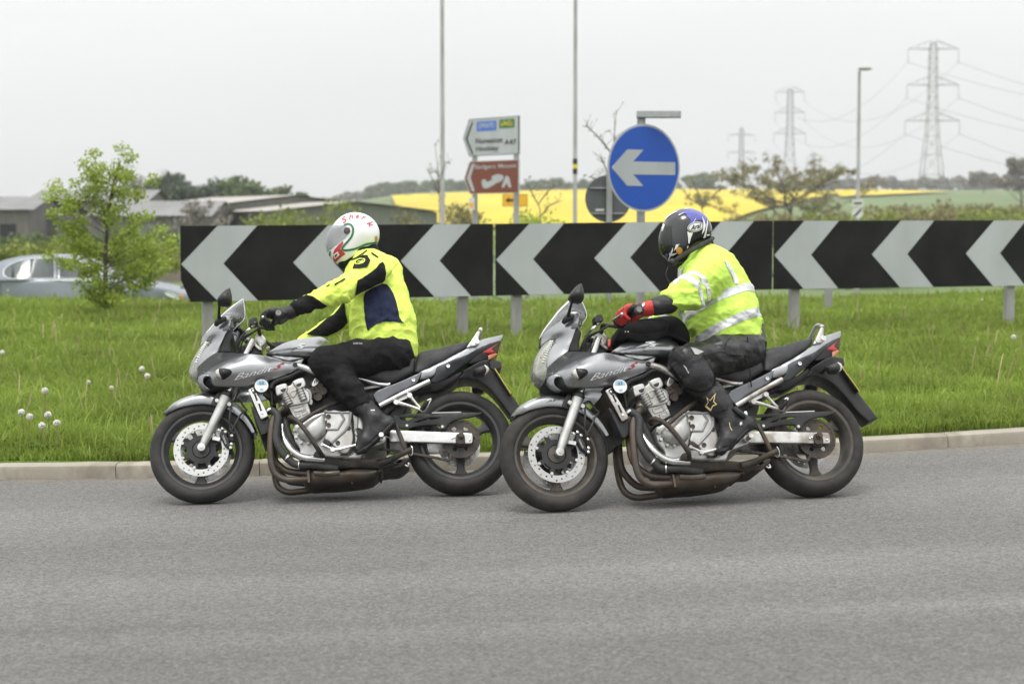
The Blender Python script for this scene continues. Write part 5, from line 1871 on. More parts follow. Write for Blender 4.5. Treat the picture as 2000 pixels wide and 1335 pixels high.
    panel('inner_fairing', M_BLACK, root, T(G1, [(440, 852, .165, 1), (500, 690, .168), (560, 575, .17), (592, 548, .17, 1), (637, 620, .168), (602, 735, .16), (606, 852, .155, 1)]), back=('mirror',), rnd=0.006)
    # headlamp: reflector and glass
    hl_out = [(350, 692, .104, 1), (300, 702, .085), (238, 742, .06), (165, 845, .05), (100, 955, .045), (64, 1065, .045), (62, 1130, .05), (95, 1175, .06), (165, 1216, .085, 1), (172, 1120, .13), (166, 1060, .138), (186, 955, .133), (230, 860, .124), (295, 768, .112)]
    refl = panel('headlight', M_REFL, root, [(p[0] - 0.012, max(p[1] - 0.012, 0.02), p[2]) for p in T(G1, hl_out)], back=('mirror',), rnd=0.01, res=0.012)
    panel('headlight_glass', M_LAMPGLASS, refl, T(G1, hl_out), T(G1, [(130, 1050, .09), (200, 880, .085)]), back=('mirror',), rnd=0.012, res=0.014)
    mb = MB()
    for k in range(11):                                     # the stepped reflector edge
        a = Vector(T(G1, [(185 + (310 - 185) * k / 10 - 4, 985 - (985 - 730) * k / 10 - (20 * math.sin(k / 10 * math.pi)), .10)])[0])
        mb.bar(tuple(a), tuple(a + Vector((0.016, 0, 0.004))), 0.02, 0.006)
    mb.obj('reflector_rib', M_REFL, refl)
    p = F1.loc(*G1(150, 920), .08); q = F1.loc(*G1(280, 795), .1)
    MB().sphere(tuple(p), (.005, .006, .006), 10, 6).sphere(tuple(q), (.005, .006, .005), 10, 6).obj('bulb', M_AMBER, refl)
    # screen
    scr = panel('windscreen', M_SCREEN, root,
                T(G1, [(228, 690, .0), (300, 590, .0), (400, 482, .0), (520, 355, .0), (650, 245, .0), (768, 160, .0, 1), (782, 260, .065), (786, 405, .10, 1), (700, 500, .135), (635, 568, .165, 1), (600, 530, .186), (615, 370, .185), (560, 356, .175), (500, 375, .16), (400, 478, .12), (300, 590, .07)]),
                T(G1, [(650, 350, .11), (700, 260, .065)]), back=('offset', 0.004), res=0.016, twin=True)
    mb = MB()
    mb.tube(T(G1, [(228, 690, .0), (300, 590, .0), (400, 482, .0), (520, 355, .0), (650, 245, .0), (768, 160, .0)]), [.003, .005, .006, .007, .007, .004], 8)  # white tube painted as the sky's reflection along the screen front
    e = T(G1, [(768, 160, .0), (782, 260, .065), (786, 405, .10), (700, 500, .135), (635, 568, .165)])
    mb.tube(e, 0.0014, 6); mb.tube([(x, -y, z) for x, y, z in e], 0.0014, 6)
    mb.obj('screen_edge_sheen', M_WHITE, scr)
    panel('screen_bracket', M_PAINTD, scr, T(G1, [(590, 520, .182), (625, 400, .18), (640, 500, .178), (655, 530, .176)]), back=('const', .17), rnd=.003, res=.02, twin=True)
    # mirrors
    for s in (1, -1):
        o = panel('mirror', M_BLACK, root, T(G1, [(592, -5, .325, 1), (540, 18, .325), (480, 70, .325), (432, 125, .325), (422, 160, .325), (440, 192, .325), (500, 214, .325), (578, 212, .325), (604, 180, .325), (612, 110, .325), (604, 40, .325)]),
                  T(G1, [(530, 120, .345)]), back=('const', 0.262), rnd=0.022, res=0.012)
        if s == -1: o.data.transform(Matrix.Diagonal((1, -1, 1, 1))); o.data.flip_normals()
        mb = MB()
        P = T(G1, [(455, 195, .30), (455, 260, .285), (452, 340, .25), (455, 410, .215)])
        mb.tube([(x, y * s, z) for x, y, z in P], [.010, .008, .008, .012], 10)
        P = T(G1, [(535, 405, .19), (490, 430, .20), (445, 450, .195), (410, 500, .175)])
        mb.tube([(x, y * s, z) for x, y, z in P], [.012, .019, .02, .012], 10)
        mb.obj('mirror_stalk', M_BLACK, o)
    # front indicators
    for s in (1, -1):
        o = panel('indicator', M_BLACK, root, T(G1, [(448, 1060, .245), (530, 1055, .245), (600, 1072, .235), (618, 1105, .23), (585, 1140, .235), (480, 1180, .24), (450, 1120, .245)]), T(G1, [(520, 1110, .262)]), back=('const', .195), rnd=.012, res=.01)
        l = panel('indicator_lens', M_LENS, o, T(G1, [(450, 1062, .243), (420, 1075, .24), (400, 1105, .237), (412, 1145, .237), (440, 1170, .238), (482, 1182, .24), (458, 1125, .248)]), back=('const', .20), rnd=.008, res=.01)
        if s == -1:
            for q in (o, l): q.data.transform(Matrix.Diagonal((1, -1, 1, 1))); q.data.flip_normals()
    # lettering
    tgt = bvh([side, recess, cowl])
    text_decal('model_lettering', M_WHITE, side, tgt, 'Bandit', PX(G1, [(650, 1215), (1165, 1088), (1150, 1030), (655, 1140)]), F1, 0.002, 0.55, -0.006)
    text_decal('model_letter', M_REDP, side, tgt, 'S', PX(G1, [(1155, 1088), (1262, 1062), (1318, 985), (1190, 1016)]), F1, 0.003, 0.3, 0.02)

    # ---------------- tank
    tank = panel('fuel_tank', M_PAINT, root,
                 T(G2, [(262, 320, .10), (350, 262, .085), (480, 190, .08), (640, 140, .08), (800, 116, .08), (920, 101, .08), (985, 100, .08), (1040, 122, .08), (1110, 160, .08), (1190, 240, .08), (1270, 350, .09), (1300, 430, .10), (1180, 460, .12), (1000, 420, .15), (870, 384, .168), (770, 378, .172), (620, 370, .168), (500, 360, .158), (350, 342, .13)]),
                 T(G2, [(640, 230, .168), (860, 230, .172), (480, 280, .145), (1040, 260, .15), (780, 300, .188), (620, 310, .18), (940, 330, .178)]), back=('mirror',), rnd=0.028, res=0.014)
    V = PX(G2, [(670, 250), (742, 204), (770, 222), (735, 222), (775, 238), (725, 276), (680, 262), (715, 258)])
    decal('tank_emblem', M_WHITE, tank, tank, PX(G2, [(672, 240), (715, 208), (774, 209), (768, 225), (714, 227), (774, 243), (728, 277), (672, 269), (680, 254), (735, 254)]), F1, 0.003, 0.004)
    panel('tank_cover', M_PAINT, root, T(G2, [(335, 372, .176, 1), (372, 360, .172), (560, 374, .176), (768, 386, .172, 1), (660, 410, .176), (560, 430, .178, 1)]), back=('const', .13), rnd=.004, res=.016, twin=True)
    # ---------------- frame, black block added as the shade between tank and engine
    panel('shade_block', M_BLACK, root, [(p[0], p[1], p[2]) for p in [tuple(F1.loc(x, y, .10)) for x, y in ((505, 745), (560, 718), (640, 705), (720, 715), (775, 735), (800, 770), (770, 800), (735, 830), (690, 870), (650, 880), (600, 870), (580, 800), (540, 770))]], back=('mirror',), rnd=.02, res=.03)
    mb = MB()
    mb.tube(T(G2, [(560, 470, .15), (700, 500, .158), (830, 545, .162), (1000, 640, .165), (1150, 760, .165)]), .019, 12)
    mb.mirror_y(); mb.obj('frame_tube', M_ALU, root)
    mb = MB()
    mb.tube(T(G2, [(330, 790, .15), (345, 740, .15), (400, 690, .15), (560, 640, .15), (700, 570, .15), (800, 560, .15)]), .014, 10)
    mb.tube(T(G2, [(200, 700, .12), (320, 820, .12), (340, 900, .12), (345, 1020, .12)]), .012, 10)
    mb.mirror_y(); mb.obj('downtube', M_BLACK, root)

    # ---------------- radiator
    rad = panel('radiator', M_DARKM, root, T(G2, [(40, 810, .19, 1), (120, 775, .19, 1), (290, 1140, .19, 1), (215, 1190, .19, 1), (190, 1200, .19)]) [:4], back=('mirror',), smooth=False, res=.03)
    panel('radiator_shroud', M_BLACK, rad, T(G6, [(1110, 235, .175, 1), (1160, 250, .175), (1240, 370, .175), (1305, 350, .175), (1310, 500, .175), (1225, 562, .175, 1)]), back=('mirror',), rnd=.005, res=.03)
    pl = panel('radiator_side_plate', M_ALU, rad, T(G2, [(30, 806, .202, 1), (110, 770, .202, 1), (292, 1145, .202, 1), (198, 1192, .202, 1)]), back=('const', .192), smooth=False, rnd=.002, res=.012,
               holes=[T(G2, [(104, 862, .2), (128, 858, .2), (160, 945, .2), (136, 955, .2)]), T(G2, [(160, 990, .2), (184, 985, .2), (214, 1080, .2), (190, 1088, .2)])])
    mb = MB()
    for X, Y in ((98, 822), (216, 1112)):
        bolt(mb, F1.loc(*G2(X, Y), .203), .007, .005)
    mb.obj('plate_bolt', M_CHROME, pl)
    MB().bar(F1.loc(*G2(80, 830), .204), F1.loc(*G2(140, 800), .204), .006, .03).obj('plate_clip', M_BLACK, pl)
    c = F1.loc(*G2(205, 755), .222)
    td = MB(); td.lathe([(0, .002), (.034, .002), (.0345, .004), (.038, .004), (.0385, -.004), (0, -.004)], tuple(c), segs=36)
    tdo = td.obj('tax_disc', M_WHITE, root)
    decal('disc_print', M_BLUEP, tdo, tdo, PX(G2, [(140, 745), (150, 705), (180, 685), (225, 683), (262, 705), (273, 745), (250, 735), (205, 742), (160, 738)]), F1, .0015, .004)
    decal('disc_print', M_BLUEP, tdo, tdo, PX(G2, [(180, 800), (205, 785), (235, 798), (225, 818), (205, 822), (188, 817)]), F1, .0015, .004)
    text_decal('disc_number', M_BLACK, tdo, tdo, '03', PX(G2, [(178, 740), (235, 734), (233, 700), (176, 706)]), F1, .003)
    mb = MB(); mb.lathe([(.0385, .002), (.0405, .005), (.0415, 0), (.0385, -.005)], tuple(c), segs=36)
    mb.obj('disc_holder', M_DARKM, tdo)

    # ---------------- engine
    eng = panel('cylinder_head', M_CAST, root, T(G2, [(385, 778, .195, 1), (400, 752, .195), (520, 720, .195, 1), (545, 755, .195), (590, 735, .195), (612, 692, .195, 1), (740, 646, .195, 1), (768, 672, .195), (785, 740, .195, 1), (772, 790, .195), (815, 830, .195), (835, 905, .195), (815, 965, .195), (560, 1025, .195, 1), (505, 920, .195), (480, 865, .195), (405, 882, .195, 1)]),
                back=('mirror',), rnd=.006, res=.012)
    panel('cylinder_block', M_CAST, eng, T(G2, [(552, 1012, .185, 1), (800, 950, .185, 1), (852, 1118, .185, 1), (760, 1165, .185), (672, 1215, .185, 1), (620, 1150, .185)]), back=('mirror',), rnd=.005, res=.012)
    for nm, pts, w in (('block_recess', [(610, 1045), (765, 1000), (790, 1060), (635, 1110)], .1865), ('block_recess', [(640, 1120), (705, 1100), (718, 1150), (670, 1178)], .1865), ('block_recess', [(722, 1095), (795, 1070), (815, 1110), (738, 1145)], .1865)):
        P = T(G2, [(a, b, w, 1) for a, b in pts])
        cx = np.mean([p[0] for p in P]); cz = np.mean([p[2] for p in P])
        panel(nm, M_CAST, eng, [(p[0], p[1] + .004, p[2], 1) for p in P], back=('const', .182), smooth=False, rnd=.0025, res=.012,
              holes=[[(cx + (p[0] - cx) * .72, 0, cz + (p[2] - cz) * .72) for p in P]])
    for pts in ([(385, 780), (400, 752), (520, 720), (545, 760), (545, 800), (525, 845), (470, 860), (405, 880)], [(612, 695), (742, 646), (772, 680), (783, 742), (755, 775), (690, 790), (640, 760)]):
        cc = panel('cam_cover', M_CAST, eng, T(G2, [(a, b, .206) for a, b in pts]), back=('const', .19), rnd=.008, res=.01)
    for pts in ([(452, 805), (522, 782), (518, 815), (490, 835), (465, 828)], [(655, 738), (724, 712), (722, 745), (695, 763), (668, 758)]):
        panel('cam_plug', M_BLACK, eng, T(G2, [(a, b, .2085) for a, b in pts]), back=('const', .2), rnd=.002, res=.01)
    P = T(G2, [(570, 840, .2), (600, 815, .2), (655, 800, .2), (665, 850, .2), (630, 905, .2), (598, 900, .2)])
    cx = np.mean([p[0] for p in P]); cz = np.mean([p[2] for p in P])
    panel('head_boss', M_CAST, eng, P, back=('const', .19), rnd=.003, res=.01, holes=[[(cx + (p[0] - cx) * .75, 0, cz + (p[2] - cz) * .75) for p in P]])
    for a, b in (((508, 870), (575, 1000)), ((700, 790), (762, 945))):
        pa, pb = F1.loc(*G2(*a), .205), F1.loc(*G2(*b), .205)
        mb = MB(); n = 9
        pts, rr = [], []
        for k in range(n * 2 + 1):
            pts.append(tuple(pa.lerp(pb, k / (2 * n)))); rr.append(.0225 if (k // 2) % 2 == 0 else .0165)
        mb.tube(pts, rr, 14, 1, True, False)
        mb.obj('stud_tower', M_CAST, eng)
    # crankcase and covers
    crank = panel('crankcase', M_CAST, root, T(G3, [(490, 470, .205), (560, 440, .205), (700, 350, .205), (880, 290, .205), (1010, 262, .205), (1130, 282, .205), (1215, 300, .205), (1330, 300, .205), (1335, 560, .205), (1330, 760, .205), (1240, 860, .205), (1060, 880, .205), (880, 870, .205), (740, 870, .205), (580, 860, .205), (570, 770, .205), (500, 650, .205)]),
                  back=('mirror',), rnd=.012, res=.02)
    alt = panel('alternator_cover', M_CAST, crank, T(G3, [(600, 455, .252), (700, 388, .254), (800, 335, .25), (865, 305, .245), (900, 350, .243), (905, 430, .243), (920, 520, .24), (880, 590, .242), (835, 635, .246), (760, 668, .248), (660, 668, .248), (575, 625, .246), (535, 560, .246), (545, 490, .248)]),
                T(G3, [(700, 530, .272), (650, 590, .266), (780, 450, .268)]), back=('const', .2), rnd=.022, res=.012)
    mb = MB()
    for X, Y in ((500, 530), (520, 620), (590, 690), (840, 615), (900, 395), (915, 505), (905, 285), (680, 700)):
        p = F1.loc(*G3(X, Y), .225); mb.cyl((p.x, .2, p.z), (p.x, .232, p.z), .0085, segs=10)
    mb.obj('cover_bolt', M_CAST, alt)
    mb = MB(); mb.lathe([(.0, .0), (.0, .0)], (0, 0, 0), segs=4) if False else None
    spc = panel('sprocket_cover', M_CAST, crank, T(G3, [(888, 292, .228, 1), (1000, 282, .228), (1130, 285, .228), (1218, 292, .228, 1), (1240, 420, .228), (1252, 520, .228), (1268, 620, .228), (1250, 740, .228), (1195, 822, .228), (1130, 832, .228), (1080, 800, .228), (975, 700, .228), (890, 640, .228), (925, 545, .228), (915, 420, .228)]),
                back=('const', .2), rnd=.008, res=.014)
    mb = MB()
    mb.tube(T(G3, [(930, 522, .227), (1065, 522, .227), (1150, 388, .227), (1108, 305, .227)]), .0085, 8, 1, True, False)
    mb.tube(T(G3, [(985, 700, .227), (1060, 630, .227), (1160, 540, .227), (1215, 460, .227), (1238, 300, .227)]), .009, 8, 1, True, False)
    mb.tube(T(G3, [(900, 296, .227), (1108, 305, .227), (1220, 300, .227)]), .0075, 8, 1, True, False)
    mb.obj('cover_ridge', pm('grey casting', (0.23, 0.23, 0.23), .5, metal=.5), spc)
    mb = MB()
    for X, Y in ((946, 355), (946, 465), (1207, 505), (1066, 698)):
        p = F1.loc(*G3(X, Y), .228); mb.lathe([(0, .001), (.006, .001), (.007, .005), (.0135, .005), (.0145, -.004)], tuple(p), segs=16)
    mb.obj('cover_screw', M_DARKM, spc)
    mb = MB()
    mb.tube(T(G3, [(1245, 285, .215), (1262, 420, .215), (1265, 540, .215), (1280, 640, .215), (1265, 750, .215), (1215, 840, .215), (1100, 850, .215)]), .006, 8)
    mb.obj('cover_gasket', M_BLACK, spc)
    panel('breather_cover', M_BLACK, crank, T(G3, [(870, 690, .235), (900, 645, .235), (960, 670, .235), (975, 720, .235), (920, 735, .235)]), back=('const', .2), rnd=.006, res=.012)
    # pivot plate behind the rider's foot
    piv = panel('pivot_plate', M_FORK, root, T(G4, [(165, 372, .2, 1), (235, 400, .2), (290, 480, .2), (340, 600, .2), (460, 640, .2), (560, 640, .2), (560, 740, .2), (440, 790, .2), (330, 830, .2), (265, 930, .2, 1), (60, 935, .2, 1), (150, 880, .2), (185, 780, .2), (200, 640, .2), (180, 500, .2)]), back=('mirror',), rnd=.008, res=.016)
    c = F1.loc(*G4(242, 632), .2)
    MB().lathe([(0, .004), (.018, .004), (.02, .002), (.021, .006), (.0255, .006), (.0265, -.004)], tuple(c), segs=26).obj('pivot_cap', M_BLACK, piv)
    # sump and linkage: dark
    panel('sump', M_DARKM, root, T(G3, [(560, 860, .17), (760, 850, .17), (980, 850, .17), (1120, 900, .17), (1335, 890, .17)]) + T(G4, [(400, 940, .16), (640, 970, .15), (720, 1000, .15), (560, 1060, .14), (400, 1050, .14), (0, 1060, .15)]) + T(G3, [(1060, 1060, .15), (900, 1000, .16), (600, 960, .16)]), back=('mirror',), rnd=.012, res=.025)
    col = panel('exhaust_collector', M_EXH, root, T(G3, [(600, 1110, .13), (690, 1040, .14), (760, 1020, .15), (1100, 1050, .15), (1330, 1020, .15)]) + T(G4, [(540, 1062, .14), (500, 1085, .14), (390, 1165, .14), (120, 1205, .14), (0, 1217, .14)]) + T(G3, [(880, 1210, .14), (740, 1220, .14), (670, 1210, .13)]), T(G3, [(900, 1130, .165), (1200, 1100, .165)]), back=('mirror',), rnd=.03, res=.02)
    mb = MB()
    mb.bar(F1.loc(*G3(680, 1060), .15), F1.loc(*G3(690, 1215), .15), .02, .012)
    mb.tube(T(G3, [(760, 1090, .16), (900, 1100, .17), (1090, 1085, .165)]), .014, 8)
    mb.obj('heat_shield', M_EXH, col)
    mb = MB()
    mb.tube(T(G4, [(130, 1130, .1), (135, 1225, .1)]), .006, 6, 1); mb.tube(T(G4, [(155, 1160, .1), (168, 1245, .1)]), .006, 6, 1)
    mb.obj('bracket_bolt', M_EXH, col)
    # header pipes
    pipes = [
        ([(430, 195, .15), (350, 245, .165), (270, 310, .18), (215, 420, .185), (195, 600, .185), (190, 800, .18), (205, 980, .17), (255, 1100, .16), (370, 1170, .15), (520, 1175, .14), (690, 1165, .13)], .0195),
        ([(420, 200, .06), (340, 250, .07), (260, 320, .09), (215, 480, .1), (200, 700, .11), (215, 860, .11), (280, 970, .11), (400, 1060, .12), (560, 1085, .12), (700, 1090, .12)], .0195)]
    for pts, r in pipes:
        mb = MB(); P = T(G3, pts); mb.tube(P, r, 14); mb.obj('exhaust_pipe', M_EXH, root)
        mb = MB(); mb.tube([(x, -y, z) for x, y, z in P], r, 14); mb.obj('exhaust_pipe', M_EXH, root)
    p0, p1 = F1.loc(*G3(330, 190), .15), F1.loc(*G3(400, 245), .15)
    mb = MB(); mb.tube(T(G3, [(395, 175, .15), (355, 240, .165)]), .03, 12, 1); mb.obj('exhaust_flange', M_ALU, root)
    # cooling hoses
    hoses = [([(160, 285, .17), (200, 275, .185), (265, 315, .195), (290, 400, .2), (270, 520, .2), (262, 620, .2), (290, 730, .2), (345, 830, .195), (415, 905, .185)], .0215, M_HOSE, 'coolant_hose'),
             ([(415, 905, .185), (490, 965, .18), (560, 985, .178), (700, 985, .175), (800, 990, .17), (900, 1010, .165), (1060, 1030, .15)], .021, M_HOSE, 'coolant_hose'),
             ([(330, 470, .14), (350, 600, .16), (400, 710, .185), (500, 825, .195), (620, 885, .195), (760, 900, .19), (880, 915, .17)], .0215, M_CHROME, 'water_pipe'),
             ([(370, 385, .12), (390, 470, .14), (430, 600, .15), (500, 740, .15), (540, 840, .15)], .0215, M_HOSE, 'coolant_hose')]
    for pts, r, m, nm in hoses:
        o = MB().tube(T(G3, pts), r, 14).obj(nm, m, root)
    mb = MB()
    for a, b in (((165, 270), (180, 290)), ((400, 885), (420, 905)), ((565, 985), (580, 985)), ((735, 898), (750, 899))):
        mb.tube(T(G3, [(a[0], a[1], .185), (b[0], b[1], .187)]), .024, 14, 1)
    mb.obj('hose_clip', M_CHROME, root)
    # carburettor / throttle body area with bracket
    mb = MB()
    for X, Y, r in ((900, 820, .03), (960, 760, .022), (940, 900, .028), (1010, 830, .025), (880, 730, .02)):
        p = F1.loc(*G2(X, Y), .15); mb.cyl((p.x, .05, p.z), (p.x, .165, p.z), r, r * .9, 12)
    for X, Y in ((895, 790), (940, 765), (900, 850), (890, 920), (1010, 745)):
        p = F1.loc(*G2(X, Y), .168); mb.sphere(tuple(p), .006, 8, 5)
    mb.obj('throttle_body', M_DARKM, root)
    panel('throttle_bracket', M_ALU, root, T(G2, [(905, 645, .17, 1), (960, 690, .17), (905, 755, .17), (868, 760, .17), (862, 730, .17)]), back=('const', .164), rnd=.002, res=.01,
          holes=[T(G2, [(893, 690, .17), (905, 682, .17), (900, 720, .17), (888, 728, .17)]), T(G2, [(915, 695, .17), (926, 690, .17), (920, 725, .17), (908, 732, .17)])])
    mb = MB()
    for pts in ([(760, 800), (830, 840), (835, 930), (800, 950)], [(820, 930), (850, 960), (840, 1000)]):
        mb.tube(T(G2, [(a, b, .17) for a, b in pts]), .012, 8)
    mb.obj('coolant_elbow', M_CAST, root)
    # crash bars
    mb = MB()
    mb.tube(T(G3, [(1120, 150, .17), (1000, 195, .2), (850, 260, .25), (700, 345, .28), (585, 425, .288)]), .0125, 10)
    mb.tube(T(G3, [(470, 420, .16), (430, 385, .2), (450, 362, .25), (510, 395, .28), (580, 455, .29), (680, 585, .29), (770, 720, .285), (830, 810, .26), (865, 870, .2)]), .0135, 10)
    mb.mirror_y(); mb.obj('crash_bar', M_DARKM, root)
    panel('crash_bar_foot', M_DARKM, root, T(G3, [(790, 790, .225), (840, 800, .225), (900, 850, .225), (880, 870, .225), (750, 868, .225)]), back=('const', .18), rnd=.004, res=.015)
    # gear lever
    mb = MB()
    mb.tube(T(G3, [(862, 720, .245), (930, 748, .25), (1010, 785, .25), (1090, 780, .255), (1200, 750, .26), (1300, 725, .265)]), [.009, .007, .009, .009, .007, .007], 8)
    p = F1.loc(*G3(1000, 790), .25); mb.cyl((p.x, .235, p.z), (p.x, .265, p.z), .013, segs=12)
    p = F1.loc(*G3(865, 720), .25); mb.cyl((p.x, .235, p.z), (p.x, .26, p.z), .009, segs=10)
    mb.obj('gear_lever', M_ALU, root)
    # foot pegs
    for s in (1, -1):
        p = F1.loc(*G4(515, 700), .23)
        mb = MB(); mb.tube([(p.x, .19 * s, p.z), (p.x, .31 * s, p.z)], .014, 10, 1)
        mb.tube([(p.x, .24 * s, p.z), (p.x, .245 * s, p.z)], .02, 10, 1); mb.obj('foot_peg', M_ALU, root)
    # stands
    mb = MB()
    mb.tube(T(G4, [(690, 530, .2), (705, 590, .21), (745, 690, .215), (780, 790, .215), (800, 840, .21)]), [.009, .012, .013, .013, .012], 8)
    mb.tube(T(G4, [(870, 835, .235), (800, 865, .225), (700, 915, .2), (600, 965, .17), (480, 1000, .15)]), [.016, .0155, .016, .02, .022], 10)
    mb.obj('side_stand', M_DARKM, root)
    mb = MB()
    mb.tube(T(G4, [(870, 790, .225), (885, 830, .23), (880, 890, .228), (862, 905, .225), (840, 880, .222)]), .003, 6)
    mb.tube(T(G4, [(830, 990, .12), (845, 1020, .12), (820, 1030, .12), (790, 1010, .12)]), .005, 6)
    mb.obj('stand_spring', M_CHROME, root)
    panel('centre_stand', M_DARKM, root, T(G4, [(520, 960, .13), (640, 950, .13), (760, 940, .13), (850, 920, .13), (840, 970, .13), (740, 1045, .13), (640, 1060, .13), (540, 1060, .13), (510, 1110, .13), (490, 1080, .13)]), back=('mirror',), rnd=.01, res=.025,
          holes=[T(G4, [(690, 980, .13), (750, 950, .13), (770, 965, .13), (720, 1000, .13)])])
    # ---------------- seat, side panels, subframe
    panel('rider_seat', M_SEAT, root, T(GB, [(60, 300, .1), (200, 330, .1), (350, 330, .1), (500, 300, .1), (600, 270, .1), (672, 276, .1, 1), (662, 370, .13, 1), (600, 410, .135), (500, 450, .135), (400, 440, .13), (300, 418, .125), (150, 400, .12), (50, 370, .11)]),
          T(GB, [(400, 390, .145), (560, 350, .14)]), back=('mirror',), rnd=.022, res=.016)
    panel('pillion_seat', M_SEAT, root, T(GB, [(662, 372, .13, 1), (672, 300, .11), (690, 248, .105), (722, 226, .105), (850, 200, .105), (980, 168, .105), (1030, 160, .105), (1042, 172, .105), (1018, 208, .12), (900, 282, .13), (780, 340, .132), (700, 378, .132)]),
          T(GB, [(800, 280, .138), (930, 220, .13)]), back=('mirror',), rnd=.02, res=.014)
    panel('side_cover', M_PAINTD, root, T(GB, [(380, 530, .155, 1), (410, 500, .157), (560, 440, .16), (700, 378, .16), (718, 372, .16, 1), (690, 432, .16), (676, 452, .16, 1), (600, 492, .158), (500, 540, .156), (425, 590, .155), (400, 570, .155)]), back=('const', .13), rnd=.005, res=.014, twin=True)
    mb = MB()
    for X, Y in ((658, 428), (897, 333)):
        p = F1.loc(*GB(X, Y), .162)
        mb.lathe([(0, .004), (.006, .004), (.0065, .008), (.011, .009), (.0135, .004), (.0135, -.006)], tuple(p), segs=16)
    mb.obj('side_screw', M_CHROME, root)
    mb = MB()
    mb.tube(T(GB, [(425, 605, .15), (600, 515, .15), (770, 435, .145)]), .0155, 12, 2)
    mb.tube(T(G4, [(200, -20, .14), (330, 15, .14), (480, 60, .14), (600, 70, .14)]), .012, 10, 2)
    mb.tube(T(G4, [(300, 115, .13), (480, 85, .13), (620, 60, .13)]), .009, 8, 2)
    mb.mirror_y(); mb.obj('subframe_tube', M_ALU, root)
    for a, b in (((633, 535), (712, 628)), ((540, 582), (722, 640))):
        pass
    for s in (1, -1):
        mb = MB()
        for P, r in (([(633, 535, .165), (670, 580, .17), (712, 628, .175)], [.013, .008, .009]), ([(540, 582, .165), (620, 602, .17), (722, 638, .175)], [.014, .009, .009])):
            mb.tube([(x, y * s, z) for x, y, z in T(GB, P)], r, 8, 3)
        for X, Y in ((633, 535), (540, 582)):
            p = F1.loc(*GB(X, Y), .17); mb.cyl((p.x, .15 * s, p.z), (p.x, .182 * s, p.z), .0145, segs=14)
        mb.tube([(x, y * s, z) for x, y, z in T(GB, [(712, 640, .18), (735, 640, .18), (765, 590, .18), (780, 558, .18), (755, 568, .18)])], .005, 6)
        h = mb.obj('pillion_peg_hanger', M_ALU, root)
        mb = MB()
        P = T(GB, [(715, 628, .185), (742, 595, .205), (752, 570, .21)])
        mb.tube([(x, y * s, z) for x, y, z in P], .0135, 10, 3); mb.obj('pillion_peg', M_BLACK, h)
    mb = MB()
    mb.bar(F1.loc(*GB(520, 580), .145), F1.loc(*GB(640, 530), .145), .01, .02); mb.mirror_y()
    mb.obj('peg_mount', M_CAST, root)
    panel('rear_inner_guard', M_BLACK, root, T(GB, [(430, 640, .07), (560, 560, .09), (700, 500, .1), (800, 470, .1), (640, 560, .1), (600, 640, .1), (560, 720, .09), (540, 760, .09), (470, 760, .08)]), back=('mirror',), rnd=.01, res=.03)
    # ---------------- tail
    tail = panel('tail_fairing', M_PAINT, root,
                 T(G5, [(-5, 640, .15, 1), (110, 590, .15), (300, 500, .15), (580, 352, .135), (690, 282, .12), (790, 222, .1), (940, 185, .07), (1088, 150, .03, 1), (1075, 200, .04), (1050, 240, .05, 1), (930, 275, .085), (760, 345, .12), (600, 430, .145), (400, 500, .162), (300, 540, .163), (225, 582, .162, 1), (190, 680, .155), (120, 715, .15), (-5, 745, .145, 1), (5, 690, .152)]),
                 T(G5, [(450, 450, .155), (110, 650, .16)]), back=('mirror',), rnd=.005, res=.014)
    panel('tail_lower', M_PAINTD, tail,
          T(G5, [(225, 586, .161, 1), (300, 544, .162), (400, 504, .161), (600, 434, .144), (760, 349, .119), (930, 279, .084), (1050, 244, .05, 1), (935, 315, .072), (800, 385, .098, 1), (760, 410, .1), (650, 500, .104), (500, 600, .11), (330, 722, .118), (210, 770, .125), (130, 762, .13, 1), (190, 690, .146)]),
          T(G5, [(350, 620, .148), (550, 520, .135)]), back=('mirror',), rnd=.004, res=.014)
    panel('undertray', M_BLACK, root, T(G5, [(-20, 860, .09), (60, 800, .1), (140, 768, .105), (330, 730, .105), (500, 640, .1), (560, 640, .1), (500, 730, .095), (400, 805, .09), (230, 885, .085), (100, 905, .08), (-20, 950, .08)]), back=('mirror',), rnd=.012, res=.025)
    tl = panel('tail_light', M_RED, root, T(G5, [(800, 385, .094, 1), (870, 345, .084), (935, 310, .074), (1000, 270, .06), (1050, 240, .045, 1), (1030, 330, .05), (1010, 405, .055, 1), (900, 405, .08)]), back=('mirror',), rnd=.006, res=.012)
    panel('tail_light_lower', M_AMBER, tl, T(G5, [(888, 425, .075), (985, 392, .062), (1012, 410, .056), (940, 465, .066), (890, 482, .075)]), back=('mirror',), rnd=.006, res=.012)
    panel('tail_light_shade', M_DARKM, tl, T(G5, [(1048, 245, .049), (1005, 275, .062), (945, 330, .076), (985, 385, .064), (1012, 390, .058), (1030, 320, .054)]), back=('mirror',), rnd=.004, res=.012)
    panel('tail_under_cover', M_BLACK, tl, T(G5, [(800, 388, .096), (890, 425, .085), (880, 480, .08), (800, 500, .09), (640, 530, .1), (700, 460, .1)]), back=('mirror',), rnd=.004, res=.015)
    gr = panel('grab_rail', M_ALU, root, T(G5, [(778, 108, .128), (748, 112, .128), (715, 160, .13), (660, 245, .134), (608, 322, .138), (680, 308, .138), (742, 292, .136), (778, 262, .134), (766, 212, .13), (784, 135, .128)]), back=('const', .112), rnd=.006, res=.01, twin=True)
    mb = MB()
    for X, Y, m in ((663, 280, .01), (748, 250, .014)):
        p = F1.loc(*G5(X, Y), .137); mb.lathe([(0, .004), (m * .5, .004), (m * .5, .008), (m, .007), (m, -.004)], tuple(p), segs=14)
    mb.obj('rail_bolt', M_CHROME, gr)
